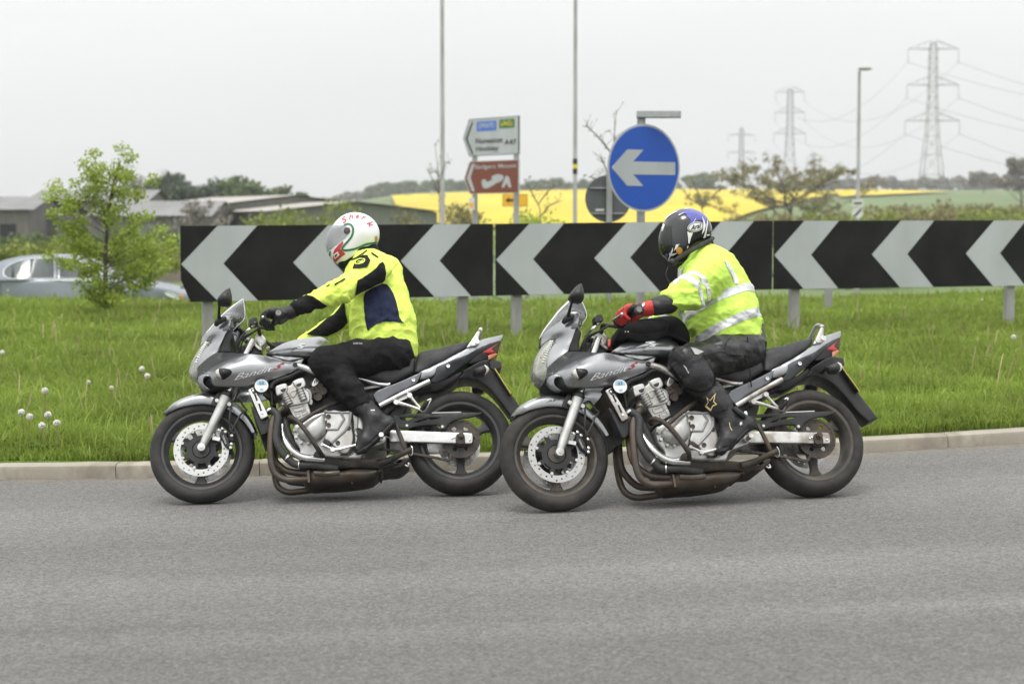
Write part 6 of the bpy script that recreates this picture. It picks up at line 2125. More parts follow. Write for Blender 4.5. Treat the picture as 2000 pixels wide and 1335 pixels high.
    P = T(G5, [(780, 115, .12), (790, 95, .08), (792, 90, 0)])
    mb = MB(); mb.tube(P + [(x, -y, z) for x, y, z in P[-2::-1]], .012, 8); mb.obj('grab_rail_bar', M_ALU, gr)
    hang = panel('number_plate_hanger', M_BLACK, root,
                 T(G5, [(555, 622, .1, 1), (690, 550, .1), (810, 490, .095), (900, 488, .085), (915, 600, .075)]) + T(GE, [(1152, 362, .065), (1260, 520, .06), (1388, 688, .06, 1), (1328, 716, .06, 1), (1262, 658, .06), (1180, 560, .06), (1110, 482, .065), (1040, 430, .07), (960, 404, .08)], None, F2) + T(G5, [(500, 728, .09), (560, 650, .095)]),
                 back=('mirror',), rnd=.008, res=.018)
    panel('rear_lamp_box', M_BLACK, hang, T(G5, [(915, 490, .06), (1050, 500, .055), (1062, 540, .055), (1058, 590, .055), (1000, 612, .055), (930, 605, .06)]), back=('mirror',), rnd=.005, res=.015)
    panel('rear_reflector', M_RED, hang, T(G5, [(1056, 505, .04), (1068, 530, .04), (1066, 580, .04), (1054, 590, .04)]), back=('mirror',), rnd=.002, res=.01)
    a, b = F1.loc(*G5(978, 598), 0.09), F1.loc(*G5(1185, 925), 0.09)
    mb = MB(); mb.bar((a.x, 0, a.z), (b.x, 0, b.z), 0.19, 0.006); mb.obj('number_plate', M_PLATE, hang, None)
    mb = MB(); mb.bar((a.x + .007, 0, a.z), (b.x + .007, 0, b.z), 0.20, 0.006); mb.obj('plate_holder', M_BLACK, hang, None)
    for s in (1, -1):
        o = panel('rear_indicator', M_BLACK, root, T(G5, [(715, 605, .205), (760, 575, .21), (835, 555, .215), (872, 610, .215), (848, 668, .212), (740, 670, .208), (715, 640, .205)]), T(G5, [(790, 610, .228)]), back=('const', .165), rnd=.01, res=.01)
        l = panel('indicator_lens', M_LENS if s == 1 else M_AMBER, o, T(G5, [(836, 545, .213), (888, 568, .213), (905, 618, .21), (865, 665, .21), (848, 668, .212), (868, 612, .216)]), back=('const', .175), rnd=.006, res=.01)
        if s == -1:
            for q in (o, l): q.data.transform(Matrix.Diagonal((1, -1, 1, 1))); q.data.flip_normals()
        mb = MB(); p = F1.loc(*G5(730, 630), .15); mb.tube([(p.x, .07 * s, p.z), (p.x, .18 * s, p.z)], .011, 8, 1); mb.obj('indicator_stem', M_BLACK, o)

    # ---------------- handlebar and controls
    gl = F1.loc(*G1(1222, 357), .365)                      # left bar end
    gi = Vector((gl.x + 0.035, 0.225, gl.z - 0.008))
    cl = F1.loc(*G1(985, 640), .06)
    bar = [(gl.x, gl.y, gl.z), (gi.x, gi.y, gi.z), (gi.x + .02, .17, gi.z - .01), (cl.x + .0, .11, cl.z + .035), (cl.x, .05, cl.z + 0.01), (cl.x, 0, cl.z + .01)]
    mb = MB(); mb.tube(bar + [(x, -y, z) for x, y, z in bar[-2::-1]], .0115, 10)
    hb = mb.obj('handlebar', M_DARKM, root)
    for s in (1, -1):
        mb = MB(); mb.tube([(gl.x, (gl.y - .004) * s, gl.z), (gi.x, gi.y * s, gi.z)], .0165, 12, 1); mb.obj('grip', M_BLACK, hb)
        mb = MB(); mb.tube([(gl.x, (gl.y - .002) * s, gl.z), (gl.x - .004, (gl.y + .03) * s, gl.z)], .0165, 14, 1); mb.obj('bar_end', M_GREYM, hb)
        # lever
        lp = [(gi.x + .035, .19, gi.z + .0), (gi.x + .07, .24, gi.z), (gi.x + .062, .30, gi.z - .004), (gi.x + .05, .36, gi.z - .005)]
        mb = MB(); mb.tube([(x, y * s, z) for x, y, z in lp], [.008, .0065, .006, .006], 8)
        mb.sphere((lp[-1][0], (lp[-1][1]) * s, lp[-1][2]), .0095, 10, 8)
        mb.obj('lever', M_CHROME, hb)
        mb = MB(); mb.box((gi.x + .02, .19 * s, gi.z - .002), (.05, .045, .04)); mb.obj('switch_gear', M_BLACK, hb, None)
    o = panel('fluid_reservoir', M_BLACK, hb, T(G1, [(842, 425, .15, 1), (885, 395, .15), (945, 392, .15, 1), (950, 470, .15), (870, 500, .15), (850, 495, .15)]), back=('const', .09), rnd=.004, res=.012)
    # top yoke, risers
    yk = panel('top_yoke', M_ALU, root, T(G1, [(795, 665, .1), (820, 648, .1), (850, 665, .1), (900, 700, .1), (960, 760, .1), (1010, 800, .1), (1000, 830, .1), (960, 815, .1), (900, 760, .1), (840, 700, .1), (800, 690, .1)]), back=('mirror',), rnd=.008, res=.012)
    panel('bar_riser', M_ALU, yk, T(G1, [(940, 620, .055), (985, 600, .055), (1015, 620, .055), (1060, 680, .055), (1055, 720, .055), (1010, 770, .055), (985, 790, .055), (960, 720, .055), (920, 670, .055)]), back=('mirror',), rnd=.008, res=.012)
    panel('headstock', M_BLACK, root, T(G1, [(700, 800, .06), (780, 740, .07), (880, 720, .08), (990, 790, .08), (1000, 880, .09), (850, 880, .1), (700, 870, .09)]), back=('mirror',), rnd=.015, res=.02)
    mb = MB()
    mb.tube(T(G1, [(640, 700, .1), (700, 690, .08), (740, 720, .06)]), .02, 8)
    panel('instrument_pod', M_BLACK, root, T(G1, [(600, 640, .1), (660, 590, .1), (700, 640, .1), (690, 740, .1), (640, 840, .1), (590, 850, .1)]), back=('mirror',), rnd=.012, res=.02) if False else None
    mb = MB()
    mb.tube(T(G1, [(985, 525, .2), (900, 590, .17), (800, 640, .13), (730, 700, .11), (705, 780, .1), (700, 860, .09)]), .006, 7)
    mb.tube(T(G1, [(860, 540, .13), (780, 610, .12), (720, 690, .12), (670, 790, .11), (665, 830, .1), (690, 860, .1)]), .007, 7)
    mb.tube(T(G1, [(940, 560, .19), (860, 620, .15), (770, 690, .1), (740, 770, .09), (715, 850, .08)]), .005, 7)
    mb.tube(T(G1, [(730, 660, .1), (790, 710, .08), (820, 780, .06)]), .004, 7)
    mb.obj('control_cable', M_HOSE, root)
    mb = MB()
    mb.tube(T(G1, [(860, 545, .13), (825, 570, .13), (800, 590, .125)]), [.008, .009, .007], 8)
    mb.tube(T(G1, [(880, 520, .13), (930, 460, .14)]), [.01, .012], 8, 1)
    mb.obj('cable_adjuster', M_ALU, root)


def copy_tree(o, parent=None):
    c = o.copy()
    link(c, parent)
    for ch in list(o.children): copy_tree(ch, c)
    return c


def split_loose(o):
    """every separate piece of a part becomes a part of its own"""
    me = o.data
    n = len(me.vertices)
    par = list(range(n))

    def find(a):
        while par[a] != a:
            par[a] = par[par[a]]; a = par[a]
        return a
    for e in me.edges:
        a, b = find(e.vertices[0]), find(e.vertices[1])
        if a != b: par[a] = b
    groups = {}
    for p in me.polygons: groups.setdefault(find(p.vertices[0]), []).append(p.index)
    if len(groups) < 2: return
    V = np.array([v.co[:] for v in me.vertices])
    mat = me.materials[0]; sm = len(me.polygons) and me.polygons[0].use_smooth
    nm = o.name.split('.')[0]
    first = True
    for g in groups.values():
        F = [list(me.polygons[i].vertices) for i in g]
        used = sorted({i for f in F for i in f}); rem = {u: k for k, u in enumerate(used)}
        q = mesh_obj(nm, V[used], [[rem[i] for i in f] for f in F], mat, o.parent, 40 if sm else None)
        if first:
            new = q.data; bpy.data.objects.remove(q); keep = new; first = False
    o.data = keep


SPLIT = ('crash_bar side_cover subframe_tube frame_tube downtube bobbin grab_rail cover_bolt caliper_bolt brake_hose control_cable swingarm tank_cover side_fairing '
         'fairing_recess chin_lip screen_bracket cover_screw cover_ridge hose_clip reflector_rib rail_bolt side_screw guard_bolt plate_bolt adjuster_bolt fairing_edge_step '
         'upper_fairing peg_mount stand_spring bulb coolant_elbow bracket_bolt cable_adjuster').split()
bike1 = empty('motorcycle')
make_bike(bike1)
for o in list(bike1.children_recursive):
    if o.name.split('.')[0] in SPLIT: split_loose(o)
bike2 = copy_tree(bike1)
# the trailing machine is the dirtier of the two: road film on its metal, wheels and tyres
GRIME = {M_ALU: pm('stained aluminium', (0.56, 0.55, 0.53), 0.36, metal=0.75, var=0.08, scale=12, dirt=(0.17, 0.135, 0.10), dirt_amt=0.75, dirt_scale=13),
         M_EXH: pm('rusty exhaust steel', (0.105, 0.09, 0.076), 0.5, metal=0.5, var=0.3, scale=9, dirt=(0.105, 0.072, 0.048), dirt_amt=0.65, dirt_scale=10),
         M_RIM: pm('dusty wheel paint', (0.055, 0.05, 0.044), 0.5, metal=0.2, var=0.2, scale=15, dirt=(0.13, 0.108, 0.085), dirt_amt=0.7, dirt_scale=7),
         M_RUBBER: pm('dusty tyre rubber', (0.026, 0.024, 0.022), 0.8, var=0.25, scale=12, bump=0.08, bscale=200, dirt=(0.065, 0.057, 0.049), dirt_amt=0.45, dirt_scale=6),
         M_STEEL: pm('dull disc steel', (0.40, 0.395, 0.385), 0.36, metal=0.8, var=0.08, scale=30),
         M_DARKM: pm('rusty dark metal', (0.045, 0.038, 0.032), 0.6, metal=0.3, var=0.3, scale=20, dirt=(0.095, 0.068, 0.047), dirt_amt=0.65, dirt_scale=11)}
for o in bike2.children_recursive:
    if o.type == 'MESH' and o.data.materials and o.data.materials[0] in GRIME:
        m = GRIME[o.data.materials[0]]
        o.material_slots[0].link = 'OBJECT'; o.material_slots[0].material = m
bike1.matrix_world = F1.M
bike2.matrix_world = F2.M
tag(bike1, 'leading grey half-faired motorcycle ridden by the person in white helmet', 'motorcycle', 'grey motorcycles on the roundabout')
tag(bike2, 'trailing grey half-faired motorcycle with red gloved rider and black tank bag', 'motorcycle', 'grey motorcycles on the roundabout')
# the trailing machine alone: maker's letters on its front mudguard
fm2 = [c for c in bike2.children if c.name.startswith('front_mudguard')][0]
text_decal('abs_lettering', M_DARKM, fm2, fm2, 'ABS', PX(GD, [(312, 714), (392, 698), (392, 686), (315, 700)]), F2, 0.002, 0.3)


# ------------------------------------------------------------------ riders: implicit surfaces for bodies and clothes
def sd_eval(prim, P):
    kind = prim['t']
    if kind == 'cone':
        a, b, ra, rb = np.array(prim['a']), np.array(prim['b']), prim['ra'], prim['rb']
        sy = prim.get('sy', 1.0)
        Q = P * [1, 1 / sy, 1]; a = a * [1, 1 / sy, 1]; b = b * [1, 1 / sy, 1]
        ab = b - a
        t = np.clip(((Q - a) @ ab) / (ab @ ab + 1e-12), 0, 1)
        return np.linalg.norm(Q - a - t[:, None] * ab, axis=1) - (ra + (rb - ra) * t)
    if kind == 'ell':
        Q = (P - np.array(prim['c']))
        if 'rot' in prim:
            c, s = math.cos(prim['rot']), math.sin(prim['rot'])     # about y
            Q = np.c_[Q[:, 0] * c + Q[:, 2] * s, Q[:, 1], -Q[:, 0] * s + Q[:, 2] * c]
        r = np.array(prim['r'])
        k0 = np.linalg.norm(Q / r, axis=1)
        k1 = np.linalg.norm(Q / (r * r), axis=1) + 1e-9
        return k0 * (k0 - 1) / k1
    if kind == 'plane':      # keeps the side the normal points away from
        return (P - np.array(prim['p'])) @ np.array(prim['n'])


def sd_bounds(prim, m):
    if prim['t'] == 'cone':
        a, b = np.array(prim['a']), np.array(prim['b'])
        ra, rb = prim['ra'], prim['rb']
        e = np.array([1, prim.get('sy', 1.0), 1])
        return np.minimum(a - ra * e, b - rb * e) - m, np.maximum(a + ra * e, b + rb * e) + m
    r = np.max(prim['r'])
    c = np.array(prim['c'])
    return c - r - m, c + r + m


def sdf_mesh(prims, res=0.008, k=0.03, cuts=(), grow=0.0):
    """surface nets over the smooth union of the primitives"""
    m = k + 3 * res + abs(grow)
    lo = np.min([sd_bounds(p, m)[0] for p in prims], axis=0)
    hi = np.max([sd_bounds(p, m)[1] for p in prims], axis=0)
    n = np.ceil((hi - lo) / res).astype(int) + 1
    ax = [lo[i] + np.arange(n[i]) * res for i in range(3)]
    D = np.full(n, 0.5)
    for p in prims:
        l, h = sd_bounds(p, m)
        i0 = np.maximum(((l - lo) / res).astype(int), 0); i1 = np.minimum(((h - lo) / res).astype(int) + 2, n)
        sl = tuple(slice(a, b) for a, b in zip(i0, i1))
        gx, gy, gz = np.meshgrid(ax[0][sl[0]], ax[1][sl[1]], ax[2][sl[2]], indexing='ij')
        d = sd_eval(p, np.c_[gx.ravel(), gy.ravel(), gz.ravel()]).reshape(gx.shape) - grow
        kk = p.get('k', k)
        o = D[sl]
        if p.get('sub'):
            D[sl] = np.maximum(o, -d)
        else:
            hh = np.clip(0.5 + 0.5 * (o - d) / kk, 0, 1)
            D[sl] = o * (1 - hh) + d * hh - kk * hh * (1 - hh)
    if cuts:
        gx, gy, gz = np.meshgrid(*ax, indexing='ij')
        P = np.c_[gx.ravel(), gy.ravel(), gz.ravel()]
        for c in cuts: D = np.maximum(D, sd_eval(c, P).reshape(D.shape))
    # surface nets
    S = D < 0
    c8 = [(i, j, l) for i in (0, 1) for j in (0, 1) for l in (0, 1)]
    sh = tuple(x - 1 for x in n)

    def corner(A, o): return A[o[0]:o[0] + sh[0], o[1]:o[1] + sh[1], o[2]:o[2] + sh[2]]
    cnt = sum(corner(S, o).astype(int) for o in c8)
    act = (cnt > 0) & (cnt < 8)
    idx = np.argwhere(act)
    vid = -np.ones(sh, int); vid[act] = np.arange(len(idx))
    acc = np.zeros((len(idx), 3)); num = np.zeros(len(idx))
    for a in c8:
        for axis in range(3):
            if a[axis]: continue
            b = list(a); b[axis] = 1
            va = D[idx[:, 0] + a[0], idx[:, 1] + a[1], idx[:, 2] + a[2]]
            vb = D[idx[:, 0] + b[0], idx[:, 1] + b[1], idx[:, 2] + b[2]]
            x = (va < 0) != (vb < 0)
            t = np.where(x, va / (va - vb + 1e-12), 0)
            pt = np.tile(np.array(a, float), (len(idx), 1)); pt[:, axis] = t
            acc += np.where(x[:, None], pt, 0); num += x
    V = lo + (idx + acc / num[:, None]) * res
    F = []
    for axis in range(3):
        o1, o2 = [(1, 2), (2, 0), (0, 1)][axis]
        sl = [slice(1, -1)] * 3; sl[axis] = slice(0, -1)
        A = S[tuple(sl)]
        sb = list(sl); sb[axis] = slice(1, None)
        Bq = S[tuple(sb)]
        e = np.argwhere(A != Bq)
        base = e.copy()
        for q in range(3):
            if q != axis: base[:, q] += 1
        fl = A[e[:, 0], e[:, 1], e[:, 2]]

        def cell(d1, d2):
            cc = base.copy(); cc[:, o1] += d1; cc[:, o2] += d2
            return vid[cc[:, 0], cc[:, 1], cc[:, 2]]
        q = np.c_[cell(-1, -1), cell(0, -1), cell(0, 0), cell(-1, 0)]
        q[~fl] = q[~fl][:, ::-1]
        F.append(q)
    F = np.concatenate(F)
    F = F[(F >= 0).all(1)]
    return V, F


def relax(V, F, it=2):
    n = len(V)
    E = np.concatenate([F[:, [0, 1]], F[:, [1, 2]], F[:, [2, 3]], F[:, [3, 0]]])
    for _ in range(it):
        acc = np.zeros_like(V); c = np.zeros(n)
        np.add.at(acc, E[:, 0], V[E[:, 1]]); np.add.at(c, E[:, 0], 1)
        np.add.at(acc, E[:, 1], V[E[:, 0]]); np.add.at(c, E[:, 1], 1)
        V = V * 0.5 + 0.5 * acc / np.maximum(c, 1)[:, None]
    return V


def normals(V, F):
    N = np.zeros_like(V)
    fn = np.cross(V[F[:, 2]] - V[F[:, 0]], V[F[:, 3]] - V[F[:, 1]])
    for i in range(4): np.add.at(N, F[:, i], fn)
    return N / (np.linalg.norm(N, axis=1)[:, None] + 1e-12)


def folds(V, F, amp, freq, axis=(1, 1, 1), seed=0.0, weight=None):
    """cloth folds: ridged noise pushed along the normal"""
    N = normals(V, F)
    a = np.array(axis, float)
    h = np.array([1 - 2 * abs(noise.noise(Vector((p * a * freq + seed).tolist()))) - 0.45 + 0.5 * noise.noise(Vector((p * a * freq * 2.3 + seed + 9).tolist())) for p in V])
    if weight is not None: h = h * weight(V)
    return V + N * (amp * h)[:, None]


def cloth(name, mat, parent, prims, res=0.008, k=0.03, cuts=(), amp=0.006, freq=9.0, axis=(1, 1, 1), it=2, seed=0.0, weight=None):
    V, F = sdf_mesh(prims, res, k, cuts)
    V = relax(V, F, it)
    if amp:
        V = folds(V, F, amp, freq, axis, seed, weight)
        if res > 0.007: V = folds(V, F, amp * .3, freq * 2.3, (axis[0] * 1.3, axis[1] * .5, axis[2] * 1.5), seed + 40, weight)
    me = fast_mesh(name, V, F, mat, parent, True)
    return me


def cone(a, b, ra, rb, **kw):
    return dict(t='cone', a=tuple(a)[:3], b=tuple(b)[:3], ra=ra, rb=rb, **kw)


def chain(pts, **kw):
    """pts: (Vector, radius) list -> cones"""
    return [cone(a[0], b[0], a[1], b[1], **kw) for a, b in zip(pts, pts[1:])]


def mir(v): return Vector((v[0], -v[1], v[2]))


def cut_plane(fr, G, a, b, w=0.0, below=True):
    """plane through two traced points and the sideways axis; keeps what lies above (or below) it in the picture"""
    pa, pb = fr.loc(*G(*a), w), fr.loc(*G(*b), w)
    n = (pb - pa).cross(Vector((0, 1, 0))).normalized()
    if n.z > 0: n = -n
    if not below: n = -n
    return dict(t='plane', p=tuple(pa), n=tuple(n))


def proj(p):
    v = Vector(p) - Vector((0, 0, CAM_H))
    x = v.x; yf = v.y * _CP - v.z * _SP; zu = v.y * _SP + v.z * _CP
    return 1000 + FPX * x / yf, 667.5 - FPX * zu / yf


def band(name, mat, parent, src, p0, n, half, keep, off=0.0025):
    """a sewn-on tape: the slice of a garment between two parallel planes, lifted off it"""
    bm = bmesh.new(); bm.from_mesh(src.data)
    n = Vector(n).normalized(); p0 = Vector(p0)
    for s in (1, -1):
        bmesh.ops.bisect_plane(bm, geom=bm.verts[:] + bm.edges[:] + bm.faces[:], plane_co=p0 + n * half * s, plane_no=n)
    kill = [f for f in bm.faces if abs((f.calc_center_median() - p0).dot(n)) > half or not keep(f.calc_center_median())]
    bmesh.ops.delete(bm, geom=kill, context='FACES')
    bm.normal_update()
    nn = [(v, v.normal.copy()) for v in bm.verts]
    for v, q in nn: v.co += q * off
    me = bpy.data.meshes.new(name); bm.to_mesh(me); bm.free()
    me.materials.append(mat)
    me.polygons.foreach_set('use_smooth', np.ones(len(me.polygons), dtype=bool))
    return link(bpy.data.objects.new(name, me), parent)


def arc_strip(px_pts, width, n=8):
    """polygon of a stripe along a traced line"""
    P = catmull(np.array(px_pts, float), n)
    Tn = np.gradient(P, axis=0); Tn /= np.linalg.norm(Tn, axis=1)[:, None] + 1e-9
    N = np.c_[-Tn[:, 1], Tn[:, 0]] * width / 2
    return np.r_[P + N, (P - N)[::-1]].tolist()


def hand_prims(fr_bar, s, fingers_forward=0.0, tight=False):
    """five separate fingers closed round the grip and lever; s = +1 left hand, -1 right hand"""
    g0, g1 = fr_bar
    pr = []
    ys = [0.338, 0.314, 0.290, 0.267]
    ln = [0.90, 1.0, 1.04, 0.98]
    for y, L in zip(ys, ln):
        t = (g0.y - y) / (g0.y - g1.y)
        gx = g0.x + (g1.x - g0.x) * t; gz = g0.z + (g1.z - g0.z) * t
        e = fingers_forward
        K = Vector((gx + 0.020, y, gz + 0.034)); A = Vector((gx + (0.044 + e) * L, y, gz + 0.026))
        B = Vector((gx + (0.052 + e) * L, y - 0.002, gz - 0.012)); C = Vector((gx + (0.026 + e) * L, y - 0.004, gz - 0.032))
        for a, b, ra, rb in ((K, A, .0125, .0118), (A, B, .0118, .0108), (B, C, .0108, .0095)):
            q = cone((a.x, a.y * s, a.z), (b.x, b.y * s, b.z), ra, rb, k=0.006); pr.append(q)
    gx, gz = (g0.x + g1.x) / 2, (g0.z + g1.z) / 2
    wr = Vector((gx - 0.085, 0.318, gz + 0.030))
    for y, r in ((0.336, .019), (0.314, .021), (0.290, .021), (0.268, .020)):
        pr.append(cone((wr.x, (wr.y * .6 + y * .4) * s, wr.z), (gx + 0.018, y * s, gz + 0.032), .026, r, k=0.02))
    for y in (0.342, 0.318, 0.290, 0.265):                                                              # heel of the palm behind the grip
        pr.append(cone((gx - 0.050, y * s, gz + 0.016), (gx - 0.024, y * s, gz - 0.010), .021, .016, k=.014))
    pr.append(cone((gx - 0.06, 0.28 * s, gz + 0.02), (gx - 0.015, 0.245 * s, gz + 0.006), .021, .016, k=.012))       # thumb: leaves the side of the palm
    pr.append(cone((gx - 0.015, 0.245 * s, gz + 0.006), (gx + 0.022, 0.238 * s, gz - 0.014), .0145, .012, k=.006))
    pr.append(cone((gx + 0.022, 0.238 * s, gz - 0.014), (gx + 0.045, 0.246 * s, gz - 0.018), .012, .010, k=.004))
    return pr, Vector((wr.x, wr.y * s, wr.z))


# grip axis of the bike (same numbers as its handlebar)
_gl = F1.loc(*G1(1222, 357), .365)
GRIP = (Vector((_gl.x, .365, _gl.z)), Vector((_gl.x + .035, .225, _gl.z - .008)))


def fabric(name, col, rough=0.85, var=0.08, bump=0.25, scale=6, fine=420, spec=0.25):
    m = pm(name, col, rough, var=var, scale=scale, bump=bump, bscale=22, spec=spec)
    return m


M_HIVIS = fabric('fluorescent yellow textile', (0.70, 0.88, 0.15), 0.8, 0.05, 0.4)
M_HIVIS2 = fabric('fluorescent lime textile', (0.56, 0.81, 0.13), 0.75, 0.06, 0.45)
M_BLKTEX = fabric('black textile', (0.0085, 0.0085, 0.009), 0.8, 0.25, 0.6, spec=0.25)
M_NAVY = fabric('navy textile', (0.012, 0.016, 0.042), 0.8, 0.12, 0.2)
M_LEATHER = pm('black leather', (0.012, 0.0118, 0.0115), 0.4, var=0.25, scale=9, bump=0.35, bscale=30, spec=0.5)
M_BOOT = pm('black boot leather', (0.017, 0.017, 0.018), 0.45, var=0.2, scale=14, bump=0.25, bscale=60)
M_SOLE = pm('boot sole rubber', (0.016, 0.016, 0.016), 0.7, var=0.2)
M_GLOVEB = pm('black glove leather', (0.011, 0.011, 0.0115), 0.5, var=0.3, scale=30, bump=0.3, bscale=80)
M_GLOVER = pm('red glove leather', (0.42, 0.025, 0.02), 0.5, var=0.12, scale=30, bump=0.2, bscale=80)
M_TAPE = pm('silver reflective tape', (0.60, 0.61, 0.62), 0.38, metal=0.25, var=0.08, scale=50, bump=0.2, bscale=70)
M_SKIN = pm('skin', (0.52, 0.29, 0.20), 0.55, var=0.08)
M_HWHITE = pm('white helmet lacquer', (0.80, 0.80, 0.79), 0.16, var=0.02, coat=0.6)
M_HBLACK = pm('black helmet lacquer', (0.009, 0.009, 0.010), 0.2, var=0.2, coat=0.6)
M_LINER = pm('helmet lining', (0.02, 0.02, 0.02), 0.9)
M_GREEN = pm('green print', (0.03, 0.16, 0.07), 0.35, var=0.05)
M_REDH = pm('red helmet print', (0.50, 0.045, 0.05), 0.3, var=0.05)
M_BLUEH = pm('violet blue print', (0.065, 0.07, 0.31), 0.25, var=0.1, coat=0.4)
M_ORANGE = pm('orange sticker', (0.52, 0.26, 0.05), 0.5)
M_VISOR = glass_mat('clear visor', (0.70, 0.73, 0.76), opacity=0.42, body=(0.52, 0.54, 0.56))
M_VISORD = glass_mat('smoke visor', (0.14, 0.15, 0.14), opacity=0.25, body=(0.06, 0.07, 0.05))
M_STAR = pm('gold print', (0.62, 0.50, 0.24), 0.5)
M_BAG = pm('black bag fabric', (0.0075, 0.0075, 0.008), 0.85, spec=0.2, var=0.3, scale=12, bump=0.4, bscale=25)


def helmet(rider, fr, G, mat, main, chin, cut, visor_poly, port_poly, vmat, res=0.0055):
    u = G(0, 0); s = (G(1000, 0)[0] - u[0]) / 1000

    def L(p, w=0): return fr.loc(*G(*p), w)
    prims = [dict(t='ell', c=tuple(L(main[0])), r=main[1], rot=main[2]), dict(t='ell', c=tuple(L(chin[0])), r=chin[1], rot=chin[2], k=0.06)]
    cp = [cut_plane(fr, G, *cut)]
    V, F = sdf_mesh(prims, res, 0.05, cp)
    V = relax(V, F, 3)
    P = np.array([proj(fr.M @ Vector(v)) for v in V])
    cen = P[F].mean(1)
    port = inside(PX(G, port_poly), cen)
    shell = fast_mesh('helmet', V, F[~port], mat, rider, True)
    N = normals(V, F)
    lin = fast_mesh('helmet_lining', V - N * 0.018, F[~port], M_LINER, shell, True)
    vis = inside(PX(G, visor_poly), cen)
    vv = fast_mesh('visor', V + N * 0.004, F[vis], vmat, shell, True)
    hull = BVHTree.FromPolygons([Vector(v) for v in V], [list(map(int, f)) for f in F])
    # rubber edge along the bottom rim
    d = np.array([(Vector(v) - Vector(cp[0]['p'])).dot(Vector(cp[0]['n'])) for v in V])
    return shell, hull, vv


def face_body(name, fr, limbs, head_c, face_dir, rider_mat):
    """the rider's own body: one continuous skin under the clothes, with a head and face inside the helmet"""
    c = Vector(head_c); f = Vector(face_dir).normalized(); upv = Vector((0, 1, 0)).cross(f) * -1
    upv = f.cross(Vector((0, 1, 0))).normalized()
    if upv.z < 0: upv = -upv

    def Hd(a, b, y=0): return tuple(c + f * a + upv * b + Vector((0, y, 0)))
    rot = math.atan2(f.z, f.x)
    pr = limbs + [
        dict(t='ell', c=Hd(0, 0.02), r=(0.098, 0.076, 0.105), rot=rot),
        dict(t='ell', c=Hd(0.035, -0.055), r=(0.06, 0.056, 0.06), rot=rot),
        cone(Hd(0.088, 0.02), Hd(0.108, -0.02), 0.010, 0.014, k=0.012),                    # nose
        cone(Hd(0.085, -0.058, 0.018), Hd(0.085, -0.058, -0.018), 0.011, 0.011, k=0.01),   # lips
        cone(Hd(0.07, -0.098), Hd(0.075, -0.09), 0.02, 0.02, k=0.02),                      # chin
        cone(Hd(0.086, 0.042, 0.03), Hd(0.086, 0.042, -0.03), 0.012, 0.012, k=0.015),      # brow
        cone(Hd(-0.01, 0.01, 0.075), Hd(-0.02, -0.02, 0.075), 0.016, 0.01, k=0.01),        # ears
        cone(Hd(-0.01, 0.01, -0.075), Hd(-0.02, -0.02, -0.075), 0.016, 0.01, k=0.01)]
    V, F = sdf_mesh(pr, 0.010, 0.025)
    V = relax(V, F, 1)
    o = fast_mesh(name, V, F, rider_mat, None, True)
    o.matrix_world = fr.M
    mb = MB()
    for s in (1, -1): mb.sphere(Hd(0.086, 0.022, 0.031 * s), 0.012, 12, 8)
    mb.obj('eyes', M_WHITE, o)
    return o


def slim(prims, g):
    out = []
    for p in prims:
        q = dict(p); q['ra'] = max(0.012, p['ra'] - g); q['rb'] = max(0.012, p['rb'] - g); out.append(q)
    return out


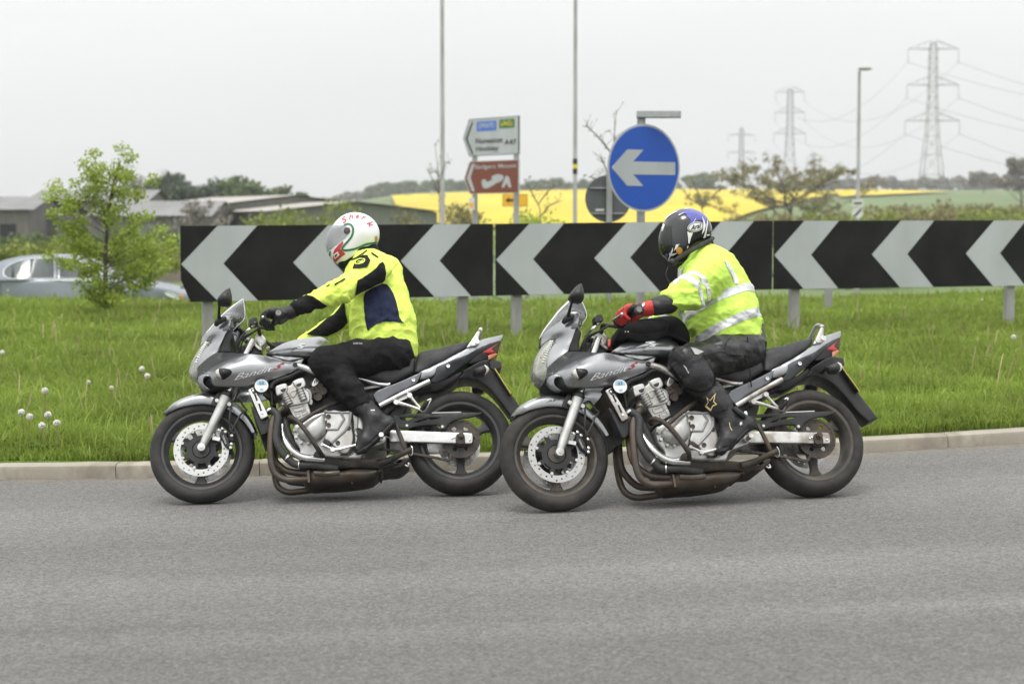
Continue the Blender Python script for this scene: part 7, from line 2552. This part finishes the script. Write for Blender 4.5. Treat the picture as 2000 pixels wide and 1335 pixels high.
# ------------------------------------------------------------------ the leading rider
def rider_one():
    fr = F1

    def C(X, Y, w): return fr.loc(*GC(X, Y), w)

    def p_(x, y, w): return fr.loc(x, y, w)
    hl, wl = hand_prims(GRIP, 1, 0.026)
    hr, wr = hand_prims(GRIP, -1, 0.010)
    sh = C(1012, 575, .165); el = C(735, 728, .285); wri = C(415, 848, .318)
    elr = C(815, 905, -.285)
    torso = [cone(C(905, 545, 0), C(885, 620, 0), .075, .085, g='t'), cone(C(975, 520, 0), C(985, 580, 0), .085, .13, g='t'), cone(C(985, 580, 0), C(1045, 770, 0), .135, .166, g='t'),
             cone(C(1045, 770, 0), C(1080, 960, 0), .166, .182, g='t'), cone(C(1080, 960, 0), C(1095, 1085, 0), .182, .180, g='t'), cone(C(1095, 1085, 0), C(1150, 1180, 0), .180, .152, g='t'),
             cone(sh, mir(sh), .092, .092, g='t'), cone(C(1120, 560, 0), C(1090, 640, 0), .085, .10, g='t')]
    arm = [cone(sh, el, .084, .063, g='a'), cone(el, wri, .063, .043, g='a')]
    wrr = Vector((wri.x - .005, -wri.y, wri.z))
    armr = [cone(mir(sh), elr, .084, .063, g='a'), cone(elr, wrr, .063, .043, g='a')]
    collar = [cone(C(945, 470, 0), C(915, 440, 0), .078, .072, g='t', k=.02)]
    hip = p_(768, 692, .095); knee = p_(636, 708, .215); shin = p_(677, 757, .218); cuff = p_(708, 792, .215)
    legs = []
    for m in (lambda v: v, mir):
        legs += [cone(m(hip), m(p_(700, 699, .17)), .108, .10), cone(m(p_(700, 699, .17)), m(knee), .10, .088), cone(m(knee), m(shin), .086, .076), cone(m(shin), m(cuff), .076, .064)]
    pel = [cone(p_(764, 697, .06), p_(764, 697, -.06), .125, .125), cone(p_(760, 680, .0), p_(755, 660, 0), .12, .12)]
    headc = C(845, 290, 0)
    fdir = C(640, 400, 0) - C(860, 265, 0)
    neck = [cone(C(985, 520, 0), C(900, 380, 0), .06, .055)]
    body = face_body('person', fr, slim(torso + arm + armr, .02) + slim(legs + pel, .018) + neck, headc, fdir, M_SKIN)
    tag(body, 'rider in white helmet, yellow jacket and black trousers on the leading motorcycle', 'person')

    def jw(V):     # folds gather at elbow, waist and armpit
        return 0.55 + 0.9 * np.exp(-((V - np.array(el)) ** 2).sum(1) / .02) + 0.7 * np.exp(-((V[:, 2] - C(1080, 1040, 0).z) / .06) ** 2)
    jacket = cloth('jacket', M_HIVIS, body, torso + arm + armr + collar, 0.0075, 0.045,
                   [cut_plane(fr, GC, (815, 1112), (1345, 1240), .05)], 0.012, 10.0, (1, .6, 1.3), 2, 3.0, jw)
    tg = bvh(jacket)

    def dk(nm, m, pts, sm=False, off=.0045): return decal(nm, m, jacket, tg, PX(GC, pts), fr, off, .006, (), sm)
    dk('shoulder_panel', M_BLKTEX, [(1082, 492), (1098, 525), (1106, 580), (1098, 632), (1078, 652), (1010, 680), (940, 715), (862, 755), (872, 690), (880, 640), (930, 612), (985, 575), (1030, 540), (1052, 508)])
    dk('side_panel', M_NAVY, [(938, 728), (1000, 690), (1078, 658), (1112, 664), (1140, 700), (1165, 745), (1185, 800), (1200, 860), (1210, 930), (1246, 975), (1170, 962), (1085, 960), (1030, 985), (990, 1012), (965, 1036), (948, 970), (936, 860), (933, 780)])
    bd = dk('shoulder_badge', M_BLKTEX, [(872, 475), (925, 441), (962, 440), (986, 482), (962, 532), (905, 541), (846, 545)], off=.005)
    e = [(905 + 42 * math.cos(a), 490 + 24 * math.sin(a) - 8 * math.cos(a)) for a in np.linspace(0, 6.2, 22)]
    i = [(905 + 33 * math.cos(a), 490 + 17 * math.sin(a) - 6 * math.cos(a)) for a in np.linspace(0, 6.2, 18)]
    decal('badge_ring', M_HIVIS, jacket, tg, PX(GC, e), fr, .008, .006, [PX(GC, i)])
    decal('badge_mark', M_HIVIS, jacket, tg, PX(GC, [(880, 498), (900, 484), (912, 492), (930, 480), (925, 496), (908, 506), (898, 497)]), fr, .008, .006)
    dk('forearm_panel', M_BLKTEX, [(330, 815), (385, 795), (440, 770), (480, 752), (522, 762), (572, 792), (610, 815), (645, 836), (590, 862), (540, 884), (470, 896), (405, 908), (345, 900)])
    for a in ([(790, 628), (705, 676), (696, 668), (780, 622)], [(672, 668), (640, 692), (634, 688), (662, 668)], [(985, 415), (1000, 420), (1050, 455), (1040, 460), (1000, 438)]):
        dk('sleeve_stripe', M_BLKTEX, a)
    dk('forearm_panel', M_BLKTEX, [(560, 1010), (640, 940), (700, 905), (730, 870), (770, 812), (784, 812), (790, 900), (805, 965), (770, 1005), (720, 1040), (640, 1075), (520, 1070), (480, 1062)])
    decal('jacket_seam', M_BLKTEX, jacket, tg, arc_strip(PX(GC, [(1196, 505), (1160, 545), (1130, 585), (1110, 612)]), .8), fr, .006, .006)
    decal('side_seam', M_BLKTEX, jacket, tg, arc_strip(PX(GC, [(1033, 680), (1045, 760), (1070, 850), (1075, 930)]), .8), fr, .008, .006)
    decal('collar_edge', M_BLKTEX, jacket, tg, arc_strip(PX(GC, [(800, 470), (850, 470), (905, 440), (960, 400)]), 2.5), fr, .003, .006)
    trousers = cloth('trousers', M_BLKTEX, body, legs + pel, 0.0085, 0.04, [cut_plane(fr, GB, (300, 600), (395, 570), .21)] if False else [], 0.010, 11.0, (1, .5, 1.1), 2, 5.0)
    tg2 = bvh(trousers)
    V2, T2 = text_shape('GORE-TEX')
    lay('fabric_label', M_PRINTG, trousers, tg2, quadmap(V2, PX(GC, [(850, 1140), (920, 1142), (920, 1130), (850, 1128)])), T2, fr, .002)
    decal('trouser_zip', M_PRINTG, trousers, tg2, PX(G4, [(345, 170), (365, 172), (405, 205), (395, 220), (370, 200)]), fr, .003, .006)
    decal('trouser_seam', M_BLACK, trousers, tg2, arc_strip(PX(G4, [(200, 0), (260, 50), (320, 110), (380, 190)]), 1.0), fr, .003, .006)
    for s in (1, -1):
        def m(v): return v if s == 1 else mir(v)
        an = p_(730, 818, .222)
        bp = [cone(m(p_(708, 790, .215)), m(an), .060, .052), cone(m(an), m(p_(758, 826, .222)), .05, .037), cone(m(an), m(p_(714, 860, .236)), .05, .038), cone(m(p_(758, 826, .222)), m(p_(714, 862, .236)), .036, .036), cone(m(p_(714, 862, .236)), m(p_(700, 876, .238)), .036, .027)]
        boot = cloth('boot', M_BOOT, body, bp, 0.006, 0.025, (), 0.004, 14, (1, .7, 1), 1, 2.0)
        so = [cone(m(p_(768, 827, .224)), m(p_(744, 852, .236)), .017, .015, sy=2.3), cone(m(p_(744, 852, .236)), m(p_(712, 879, .238)), .013, .014, sy=2.6), cone(m(p_(712, 879, .238)), m(p_(699, 884, .238)), .014, .011, sy=2.6)]
        cloth('sole', M_SOLE, boot, so, 0.006, 0.012, (), 0)
        if s == 1:
            b3 = bvh(boot)
            decal('boot_flap', M_SOLE, boot, b3, arc_strip(PX(G4, [(330, 320), (345, 420), (370, 500), (390, 580)]), 2.2), fr, .002, .006)
            decal('boot_tag', M_PRINTG, boot, b3, PX(G4, [(388, 363), (438, 362), (438, 376), (388, 377)]), fr, .002, .006)
    for s, hp, w_, wj in ((1, hl, wl, wri), (-1, hr, wr, wrr)):
        pr = hp + [cone(w_, Vector(w_).lerp(Vector(wj), .75), .033, .041, k=.02)]
        g = cloth('glove', M_GLOVEB, body, pr, 0.0045, 0.008, (), 0.002, 40, (1, 1, 1), 1)
        a, b = Vector(w_).lerp(Vector(wj), .35), Vector(w_).lerp(Vector(wj), .5)
        MB().tube([a, b], [.041, .044], 16, 1).obj('wrist_strap', M_BLKTEX, g)
    # helmet
    shell, hull, vis = helmet(body, fr, GC, M_HWHITE, ((868, 272), (.143, .125, .131), 0.1), ((775, 380), (.100, .098, .118), -0.5), ((1052, 385), (688, 548)),
                              [(672, 205), (720, 198), (780, 205), (822, 222), (822, 262), (795, 295), (745, 335), (690, 375), (655, 404), (610, 412), (610, 330), (640, 250)],
                              [(690, 232), (740, 228), (768, 240), (768, 275), (735, 310), (700, 345), (650, 380), (600, 385), (605, 320), (645, 258)], M_VISOR)

    def hd(nm, m, pts, off=.002, sm=False, holes=()): return decal(nm, m, shell, hull, PX(GC, pts), fr, off, .006, [PX(GC, h) for h in holes], sm)
    decal('green_line', M_GREEN, shell, hull, arc_strip(PX(GC, [(672, 238), (710, 240), (760, 218), (800, 192), (832, 200), (848, 235), (838, 285), (805, 330), (770, 370), (762, 392), (790, 400), (870, 385), (960, 350), (1048, 338)]), 4.2), fr, .002, .005)
    decal('green_line', M_GREEN, shell, hull, arc_strip(PX(GC, [(668, 405), (664, 450), (672, 500), (684, 535)]), 3.0), fr, .002, .005)
    hd('red_flash', M_REDH, [(690, 430), (700, 395), (730, 360), (768, 325), (770, 345), (745, 388), (790, 428), (750, 455), (712, 490), (696, 500)])
    hd('chin_badge', M_WHITE, [(692, 432), (728, 408), (742, 436), (708, 466)], .0035)
    hd('chin_badge_mark', M_BLACK, [(705, 440), (722, 424), (726, 432), (716, 448), (708, 452)], .005)
    hd('side_sticker', M_ORANGE, [(1018, 292), (1036, 286), (1040, 322), (1022, 332)], .003)
    hd('vent', M_BLACK, [(690, 172), (712, 152), (718, 160), (700, 184)], .002)
    for ch, x, y, a, h in (('S', 778, 158, -36, 52), ('h', 830, 136, -18, 44), ('a', 880, 133, -2, 30), ('r', 930, 146, 20, 36), ('k', 986, 192, 50, 52)):
        V, Tt = text_shape(ch, .3, .018)
        ca, sa = math.cos(math.radians(a)), math.sin(math.radians(a))
        w = h * 0.95; h = h * .85
        q = [(x + (u * w) * ca - (-v * h) * sa, y + (u * w) * sa + (-v * h) * ca) for u, v in ((-.5, -.5), (.5, -.5), (.5, .5), (-.5, .5))]
        lay('helmet_letter', M_REDH, shell, hull, quadmap(V, PX(GC, q)), Tt, fr, .0025)
    p = fr.loc(*GC(800, 240), .13)
    hit = hull.ray_cast(Vector((p.x, .3, p.z)), Vector((0, -1, 0)))
    y = hit[0].y if hit[0] else .12
    mb = MB(); mb.lathe([(0, .014), (.010, .014), (.011, .010), (.017, .010), (.0195, .006), (.0195, -.008)], (p.x, y, p.z), segs=22); mb.obj('visor_pivot', M_DARKM, shell)
    # dark neck roll between helmet and collar
    cloth('neck_roll', M_BLKTEX, shell, [cone(C(980, 400, 0), C(890, 430, 0), .055, .066), cone(C(890, 430, 0), C(785, 490, 0), .066, .045)], .008, .03, (), .003, 14)
    return body


rider1 = rider_one()


# ------------------------------------------------------------------ the trailing rider
def rider_two():
    fr = F2

    def C(X, Y, w): return fr.loc(*GF(X, Y), w)

    def L8(X, Y, w): return fr.loc(*G8(X, Y), w)

    def H7(X, Y, w=0): return fr.loc(*G7(X, Y), w)
    hl, wl = hand_prims(GRIP, 1, 0.012)
    hr, wr = hand_prims(GRIP, -1, 0.0)
    sh = C(1045, 590, .185); el = C(860, 745, .30); wri = C(705, 822, .325)
    elr = Vector((el.x, -.32, el.z - .02)); wrr = Vector((wri.x, -wri.y, wri.z - .01))
    torso = [cone(C(1040, 500, 0), C(1030, 580, 0), .09, .16), cone(C(1030, 580, 0), C(1085, 745, 0), .16, .186), cone(C(1085, 745, 0), C(1135, 920, 0), .186, .202),
             cone(C(1135, 920, 0), C(1172, 1070, 0), .202, .198), cone(sh, mir(sh), .105, .105), cone(C(1120, 560, 0), C(1170, 700, 0), .10, .13)]
    arm = [cone(sh, el, .100, .085), cone(el, wri, .083, .062)]
    armr = [cone(mir(sh), elr, .10, .085), cone(elr, wrr, .083, .062)]
    collar = [cone(C(985, 480, 0), C(950, 450, 0), .085, .08, k=.02)]
    hip = L8(855, 240, .09); knee = L8(258, 345, .225); shin = L8(350, 495, .23); low = L8(545, 690, .228)
    legs = []
    for m in (lambda v: v, mir):
        legs += [cone(m(hip), m(L8(600, 275, .175)), .105, .102), cone(m(L8(600, 275, .175)), m(knee), .102, .09), cone(m(knee), m(shin), .088, .083), cone(m(shin), m(low), .083, .066)]
    pel = [cone(L8(835, 205, .06), L8(835, 205, -.06), .112, .112), cone(L8(835, 130, 0), L8(830, 60, 0), .12, .12)]
    headc = H7(560, 560)
    fdir = H7(60, 720) - H7(560, 520)
    neck = [cone(C(1040, 500, 0), C(985, 400, 0), .07, .065)]
    body = face_body('person', fr, slim(torso + arm + armr, .022) + slim(legs + pel, .018) + neck, headc, fdir, M_SKIN)
    tag(body, 'rider in black and violet helmet, banded lime jacket and black leathers on the trailing motorcycle', 'person')

    def jw(V):
        return 0.6 + 0.9 * np.exp(-((V - np.array(el)) ** 2).sum(1) / .025) + 0.5 * np.exp(-((V[:, 2] - C(1150, 1000, 0).z) / .08) ** 2)
    jacket = cloth('jacket', M_HIVIS2, body, torso + arm + armr + collar, 0.0075, 0.05,
                   [cut_plane(fr, GF, (880, 1120), (1458, 1086), .12), dict(t='plane', p=tuple(wri), n=tuple((wri - el).normalized()))] +
                   [], 0.014, 9.0, (1, .6, 1.3), 2, 11.0, jw)
    arms = arm + armr

    def on_arm(c):
        P = np.array([tuple(c)])
        return min(sd_eval(p, P)[0] for p in arms) < min(sd_eval(p, P)[0] for p in torso) - .0

    def yplane(a, b, w):
        pa, pb = C(*a, w), C(*b, w)
        return pa.lerp(pb, .5), (pb - pa).cross(Vector((0, 1, 0)))
    for a, b, w in (((895, 1090), (1390, 885), .19), ((845, 872), (1315, 690), .185)):
        p, n = yplane(a, b, w)
        band('reflective_band', M_TAPE, jacket, jacket, p, n, .0235, lambda c: not on_arm(c))
    ax = (el - sh)
    for q in ((972, 632), (880, 712)):
        p = C(*q, .33)
        for s in (1, -1):
            band('sleeve_band', M_TAPE, jacket, jacket, (p.x, p.y * s, p.z), (ax.x, ax.y * s, ax.z), .0225, lambda c, s=s: on_arm(c) and c.y * s > 0 and c.y * s > .12)
    tg = bvh(jacket)
    decal('shoulder_band', M_TAPE, jacket, tg, PX(GF, [(1150, 478), (1175, 490), (1225, 560), (1262, 640), (1262, 665), (1232, 665), (1205, 590), (1170, 530)]), fr, .003, .008)
    decal('chest_band', M_TAPE, jacket, tg, PX(GF, [(832, 535), (790, 560), (755, 610), (748, 668), (775, 672), (800, 630), (815, 590)]), fr, .003, .008)
    decal('front_band', M_TAPE, jacket, tg, PX(GF, [(785, 890), (830, 870), (850, 940), (815, 945)]), fr, .003, .008)
    trousers = cloth('trousers', M_LEATHER, body, legs + pel, 0.0085, 0.04, (), 0.010, 10.0, (1, .5, 1.1), 2, 7.0)
    t2 = bvh(trousers)
    decal('knee_armour', M_GLOVEB, trousers, t2, PX(G8, [(140, 392), (165, 340), (215, 305), (300, 282), (375, 280), (425, 300), (460, 345), (485, 400), (520, 470), (532, 520), (515, 570), (470, 605), (420, 625), (370, 620), (320, 590), (270, 550), (220, 500), (175, 450)]), fr, .008, .01)
    decal('knee_piping', M_BLKTEX, trousers, t2, arc_strip(PX(G8, [(110, 390), (170, 500), (260, 600), (340, 630), (430, 640), (520, 590), (550, 520), (490, 380), (440, 300)]), 2.5), fr, .004, .008)
    decal('leather_patch', pm('grey leather patch', (.34, .34, .31), .6), trousers, t2, PX(G8, [(300, 195), (345, 205), (432, 240), (378, 270), (345, 268)]), fr, .003, .008)
    decal('knee_mark', M_PRINTG, trousers, t2, PX(G8, [(236, 372), (246, 370), (298, 452), (290, 458)]), fr, .010, .006)
    for pl in ([(330, 300), (450, 280), (600, 240), (640, 250)], [(640, 235), (680, 270), (760, 280), (850, 275)], [(640, 220), (660, 150), (710, 90)]):
        decal('leather_seam', M_BLKTEX, trousers, t2, arc_strip(PX(G8, pl), 1.1), fr, .003, .008)
    mb = MB()
    mb.tube([L8(870, 90, .21), L8(885, 200, .20), L8(850, 290, .20), L8(895, 420, .19), L8(905, 540, .18), L8(915, 590, .17)], .0035, 6)
    mb.obj('dangling_cord', M_BLKTEX, trousers)
    for s in (1, -1):
        def m(v): return v if s == 1 else mir(v)
        an = L8(680, 930, .23)
        bp = [cone(m(L8(530, 690, .228)), m(L8(600, 800, .228)), .073, .066), cone(m(L8(600, 800, .228)), m(an), .066, .052), cone(m(an), m(L8(865, 965, .23)), .048, .04), cone(m(an), m(L8(665, 1130, .245)), .05, .042),
              cone(m(L8(865, 965, .23)), m(L8(665, 1140, .245)), .038, .04), cone(m(L8(665, 1140, .245)), m(L8(590, 1225, .248)), .04, .029)]
        boot = cloth('boot', M_BOOT, body, bp, 0.006, 0.025, (), 0.004, 14, (1, .7, 1), 1, 4.0)
        so = [cone(m(L8(900, 985, .23)), m(L8(760, 1130, .245)), .015, .014, sy=2.5), cone(m(L8(760, 1130, .245)), m(L8(620, 1245, .248)), .013, .014, sy=2.7), cone(m(L8(620, 1245, .248)), m(L8(572, 1245, .248)), .014, .011, sy=2.7)]
        cloth('sole', M_SOLE, boot, so, 0.006, 0.012, (), 0)
        if s == 1:
            b3 = bvh(boot)
            decal('boot_shin_plate', M_LEATHER, boot, b3, PX(G8, [(425, 690), (600, 610), (640, 660), (680, 760), (660, 825), (560, 845), (480, 820)]), fr, .004, .008)
            o = [(555, 655), (545, 735), (600, 755), (545, 785), (520, 830), (490, 825), (488, 790), (452, 800), (478, 735), (465, 690), (510, 712)]
            st = [(553, 655), (540, 735), (572, 765), (530, 785), (512, 832), (490, 815), (455, 785), (480, 742), (465, 692), (500, 722)]
            cx, cy = np.mean(st, 0)
            decal('star_emblem', M_STAR, boot, b3, PX(G8, st), fr, .007, .004, [PX(G8, [(cx + (x - cx) * .72, cy + (y - cy) * .72) for x, y in st])])
            decal('boot_zip', M_STAR, boot, b3, arc_strip(PX(G8, [(690, 950), (700, 1000), (715, 1030)]), 1.5), fr, .004, .006)
            decal('ankle_emblem', M_PRINTG, boot, b3, PX(G8, [(795, 945), (815, 940), (820, 965), (800, 980), (790, 965)]), fr, .004, .006)
            decal('toe_slider', M_SOLE, boot, b3, PX(G8, [(700, 1120), (725, 1110), (745, 1130), (715, 1150)]), fr, .005, .006)
            mb = MB(); mb.tube([L8(735, 800, .285), L8(790, 850, .285), L8(850, 895, .28)], [.012, .018, .014], 8); mb.obj('ankle_brace', M_BLACK, boot)
            mb = MB(); mb.sphere(tuple(L8(855, 860, .275)), (.012, .008, .016), 10, 8); mb.obj('buckle', M_ALU, boot)
    for s, hp, w_, wj in ((1, hl, wl, wri), (-1, hr, wr, wrr)):
        w_ = Vector(w_); wj = Vector(wj)
        g = cloth('glove', M_GLOVER, body, hp + [cone(w_, w_.lerp(wj, .45), .036, .043, k=.02)], 0.0045, 0.008, (), 0.002, 40, (1, 1, 1), 1)
        cloth('gauntlet', M_GLOVEB, g, [cone(w_.lerp(wj, .48), w_.lerp(wj, 1.05), .050, .054)], .006, .02, (), .003, 16)
        if s == 1:
            b4 = bvh(g)
            mb = MB()
            for y in (.338, .314, .290, .267):
                t = (GRIP[0].y - y) / (GRIP[0].y - GRIP[1].y)
                gx = GRIP[0].x + (GRIP[1].x - GRIP[0].x) * t; gz = GRIP[0].z + (GRIP[1].z - GRIP[0].z) * t
                mb.tube([(gx + .03, y, gz + .046), (gx + .055, y, gz + .036)], [.0065, .005], 8, 1)
            mb.obj('knuckle_strip', M_WHITE, g)
            decal('palm_panel', M_GLOVEB, g, b4, PX(GF, [(400, 850), (440, 815), (500, 820), (520, 870), (500, 905), (440, 920), (405, 930), (385, 890)]), fr, .003, .006)
            decal('cuff_logo', M_WHITE, g, b4, PX(GF, [(500, 830), (524, 815), (520, 835), (505, 850)]), fr, .004, .006)
    # helmet
    vp = [(60, 600), (95, 520), (190, 455), (285, 438), (298, 560), (312, 800), (235, 862), (185, 930), (152, 995), (95, 930), (60, 740)]
    pp = [(50, 610), (110, 590), (220, 590), (285, 610), (292, 780), (230, 835), (180, 890), (140, 960), (80, 900), (50, 740)]
    shell, hull, vis = helmet(body, fr, G7, M_HBLACK, ((590, 530), (.1445, .124, .130), 0.05), ((385, 830), (.088, .094, .104), -0.5), ((1075, 690), (232, 1165)), vp, pp, M_VISORD)

    def hd(nm, m, pts, off=.002, sm=False): return decal(nm, m, shell, hull, PX(G7, pts), fr, off, .005, (), sm)
    hd('violet_flash', M_BLUEH, [(400, 235), (470, 190), (560, 150), (640, 125), (700, 112), (800, 150), (880, 210), (945, 290), (955, 400), (925, 500), (885, 520), (890, 430), (860, 330), (800, 330), (740, 370), (680, 420), (610, 440), (660, 340), (600, 270), (570, 215), (500, 215)])
    for pts in ([(778, 228), (755, 290), (712, 360), (652, 425), (700, 400), (745, 320)], [(858, 262), (885, 340), (895, 430), (858, 600), (905, 540), (930, 430), (900, 330)],
                [(965, 300), (945, 420), (925, 540), (882, 668), (930, 655), (955, 500), (970, 400)], [(592, 545), (640, 565), (700, 560), (660, 660), (628, 768), (608, 765), (606, 660)],
                [(165, 330), (230, 262), (330, 200), (430, 160), (400, 180), (310, 225), (240, 280), (190, 330)], [(520, 132), (640, 104), (770, 108), (800, 128), (700, 120), (600, 128)], [(430, 240), (540, 195), (520, 210), (440, 250)], [(105, 470), (150, 400), (185, 420), (150, 520), (110, 560)],
                [(452, 775), (385, 790), (365, 850), (345, 905), (395, 860)], [(330, 835), (290, 930), (262, 1000), (235, 1120), (262, 1060), (300, 980), (330, 900)], [(255, 940), (300, 960), (420, 935), (340, 985), (270, 1000)],
                [(596, 805), (612, 815), (600, 850), (578, 862)], [(945, 603), (998, 592), (998, 615), (945, 625)], [(1030, 560), (1056, 575), (1060, 606), (1035, 600)]):
        hd('white_flash', M_WHITE, pts, .0035)
    hd('violet_flash', M_BLUEH, [(212, 940), (240, 962), (228, 1040), (200, 1050), (178, 1010)], .003)
    ang = math.radians(-14)

    def ell(rx, ry, n=30): return [(745 + rx * math.cos(a) * math.cos(ang) - ry * math.sin(a) * math.sin(ang), 460 + rx * math.cos(a) * math.sin(ang) + ry * math.sin(a) * math.cos(ang)) for a in np.linspace(0, 2 * math.pi, n, endpoint=False)]
    hd('logo_oval', M_WHITE, ell(150, 88), .0045)
    decal('logo_border', M_BLACK, shell, hull, PX(G7, ell(138, 78)), fr, .006, .005, [PX(G7, ell(128, 69))])
    text_decal('logo_text', M_BLACK, shell, hull, 'Arai', PX(G7, [(645, 535), (848, 470), (838, 382), (662, 440)]), fr, .0065, .25, .02)
    hd('sticker', M_ORANGE, [(395, 850), (455, 835), (500, 880), (490, 935), (440, 962), (395, 920)], .0045, True)
    mb = MB()
    rim = [H7(1068, 670, w) for w in (.03,)] + [H7(1000, 720, .09), H7(850, 800, .112), H7(700, 880, .112), H7(560, 960, .105), H7(430, 1040, .092), H7(330, 1110, .07)]
    mb.tube([tuple(p) for p in rim], [.012, .014, .014, .013, .012, .012, .012], 8)
    mb.obj('rim_rubber', M_RUBBER, shell)
    mb = MB(); mb.sphere(tuple(H7(330, 1110, .07)), (.026, .018, .022), 14, 10); mb.tube([H7(380, 1110, .06), H7(440, 1130, .05), H7(520, 1120, .04)], .006, 8)
    mb.obj('intercom', M_BLACK, shell)
    mb = MB(); mb.tube([C(708, 530, .06), C(690, 580, .07), C(700, 620, .07), C(725, 660, .08)], .002, 6); mb.obj('intercom_wire', M_BLACK, shell)
    cloth('neck_roll', M_BLKTEX, shell, [cone(H7(900, 760, 0), H7(700, 860, 0), .055, .066), cone(H7(700, 860, 0), H7(450, 1030, 0), .066, .045)], .008, .03, (), .003, 14)
    return body


rider2 = rider_two()


def tank_bag():
    fr = F2

    def TF(pts): return T(GF, pts, None, fr)
    root = empty('tank_bag')
    body = panel('bag_body', M_BAG, root, TF([(322, 1010, .11), (335, 985, .1), (380, 960, .1), (460, 938, .1), (580, 922, .1), (700, 906, .1), (760, 908, .1), (810, 935, .1), (855, 985, .11), (888, 1055, .12), (888, 1110, .13), (860, 1118, .14), (800, 1090, .15), (700, 1075, .15), (600, 1100, .15), (500, 1112, .145), (400, 1090, .14), (330, 1070, .12)]),
                 TF([(450, 1000, .155), (600, 1000, .165), (760, 1000, .165), (520, 1060, .16)]), back=('mirror',), rnd=.03, res=.012)
    fl = panel('bag_skirt', M_BAG, root, TF([(322, 1065, .15), (400, 1050, .165), (520, 1060, .172), (640, 1040, .175), (700, 1030, .175), (760, 1060, .172), (850, 1100, .15), (882, 1130, .14), (840, 1122, .155), (720, 1075, .17), (660, 1085, .172), (600, 1118, .17), (480, 1118, .168), (400, 1095, .165), (330, 1112, .15), (292, 1105, .14), (296, 1080, .14)]), back=('offset', .012), rnd=.006, res=.012, twin=True)
    mb = MB(); mb.tube(TF([(330, 1000, .12), (450, 955, .14), (620, 945, .15), (700, 960, .16), (700, 1030, .172)]), .004, 6); mb.obj('bag_piping', M_BLKTEX, root)
    mb = MB()
    for X in (370, 392): mb.sphere(tuple(fr.loc(*GF(X, 1042), .163)), (.004, .004, .004), 8, 6)
    mb.obj('bag_popper', M_WHITE, root)
    p = TF([(530, 1128, .17), (590, 1122, .17)])
    mb = MB(); mb.bar(p[0], p[1], .004, .008); mb.obj('strap_buckle', M_WHITE, root)
    root.matrix_world = fr.M
    tag(root, 'black fabric tank bag strapped on the trailing motorcycle tank', 'bag')


tank_bag()


# ------------------------------------------------------------------ the damp air of a dull day
def haze():
    m = bpy.data.materials.new('haze'); m.use_nodes = True
    nt = m.node_tree; nt.nodes.clear()
    out = nt.nodes.new('ShaderNodeOutputMaterial')
    v = nt.nodes.new('ShaderNodeVolumePrincipled')
    v.inputs['Color'].default_value = (0.97, 0.98, 0.985, 1)
    v.inputs['Density'].default_value = 0.00042
    v.inputs['Anisotropy'].default_value = 0.2
    nt.links.new(v.outputs[0], out.inputs['Volume'])
    o = MB().box((0, 830, 38), (2900, 1790, 86)).obj('haze', m, None, None)
    tag(o, 'thin pale haze over the fields', 'haze', kind='stuff')


haze()
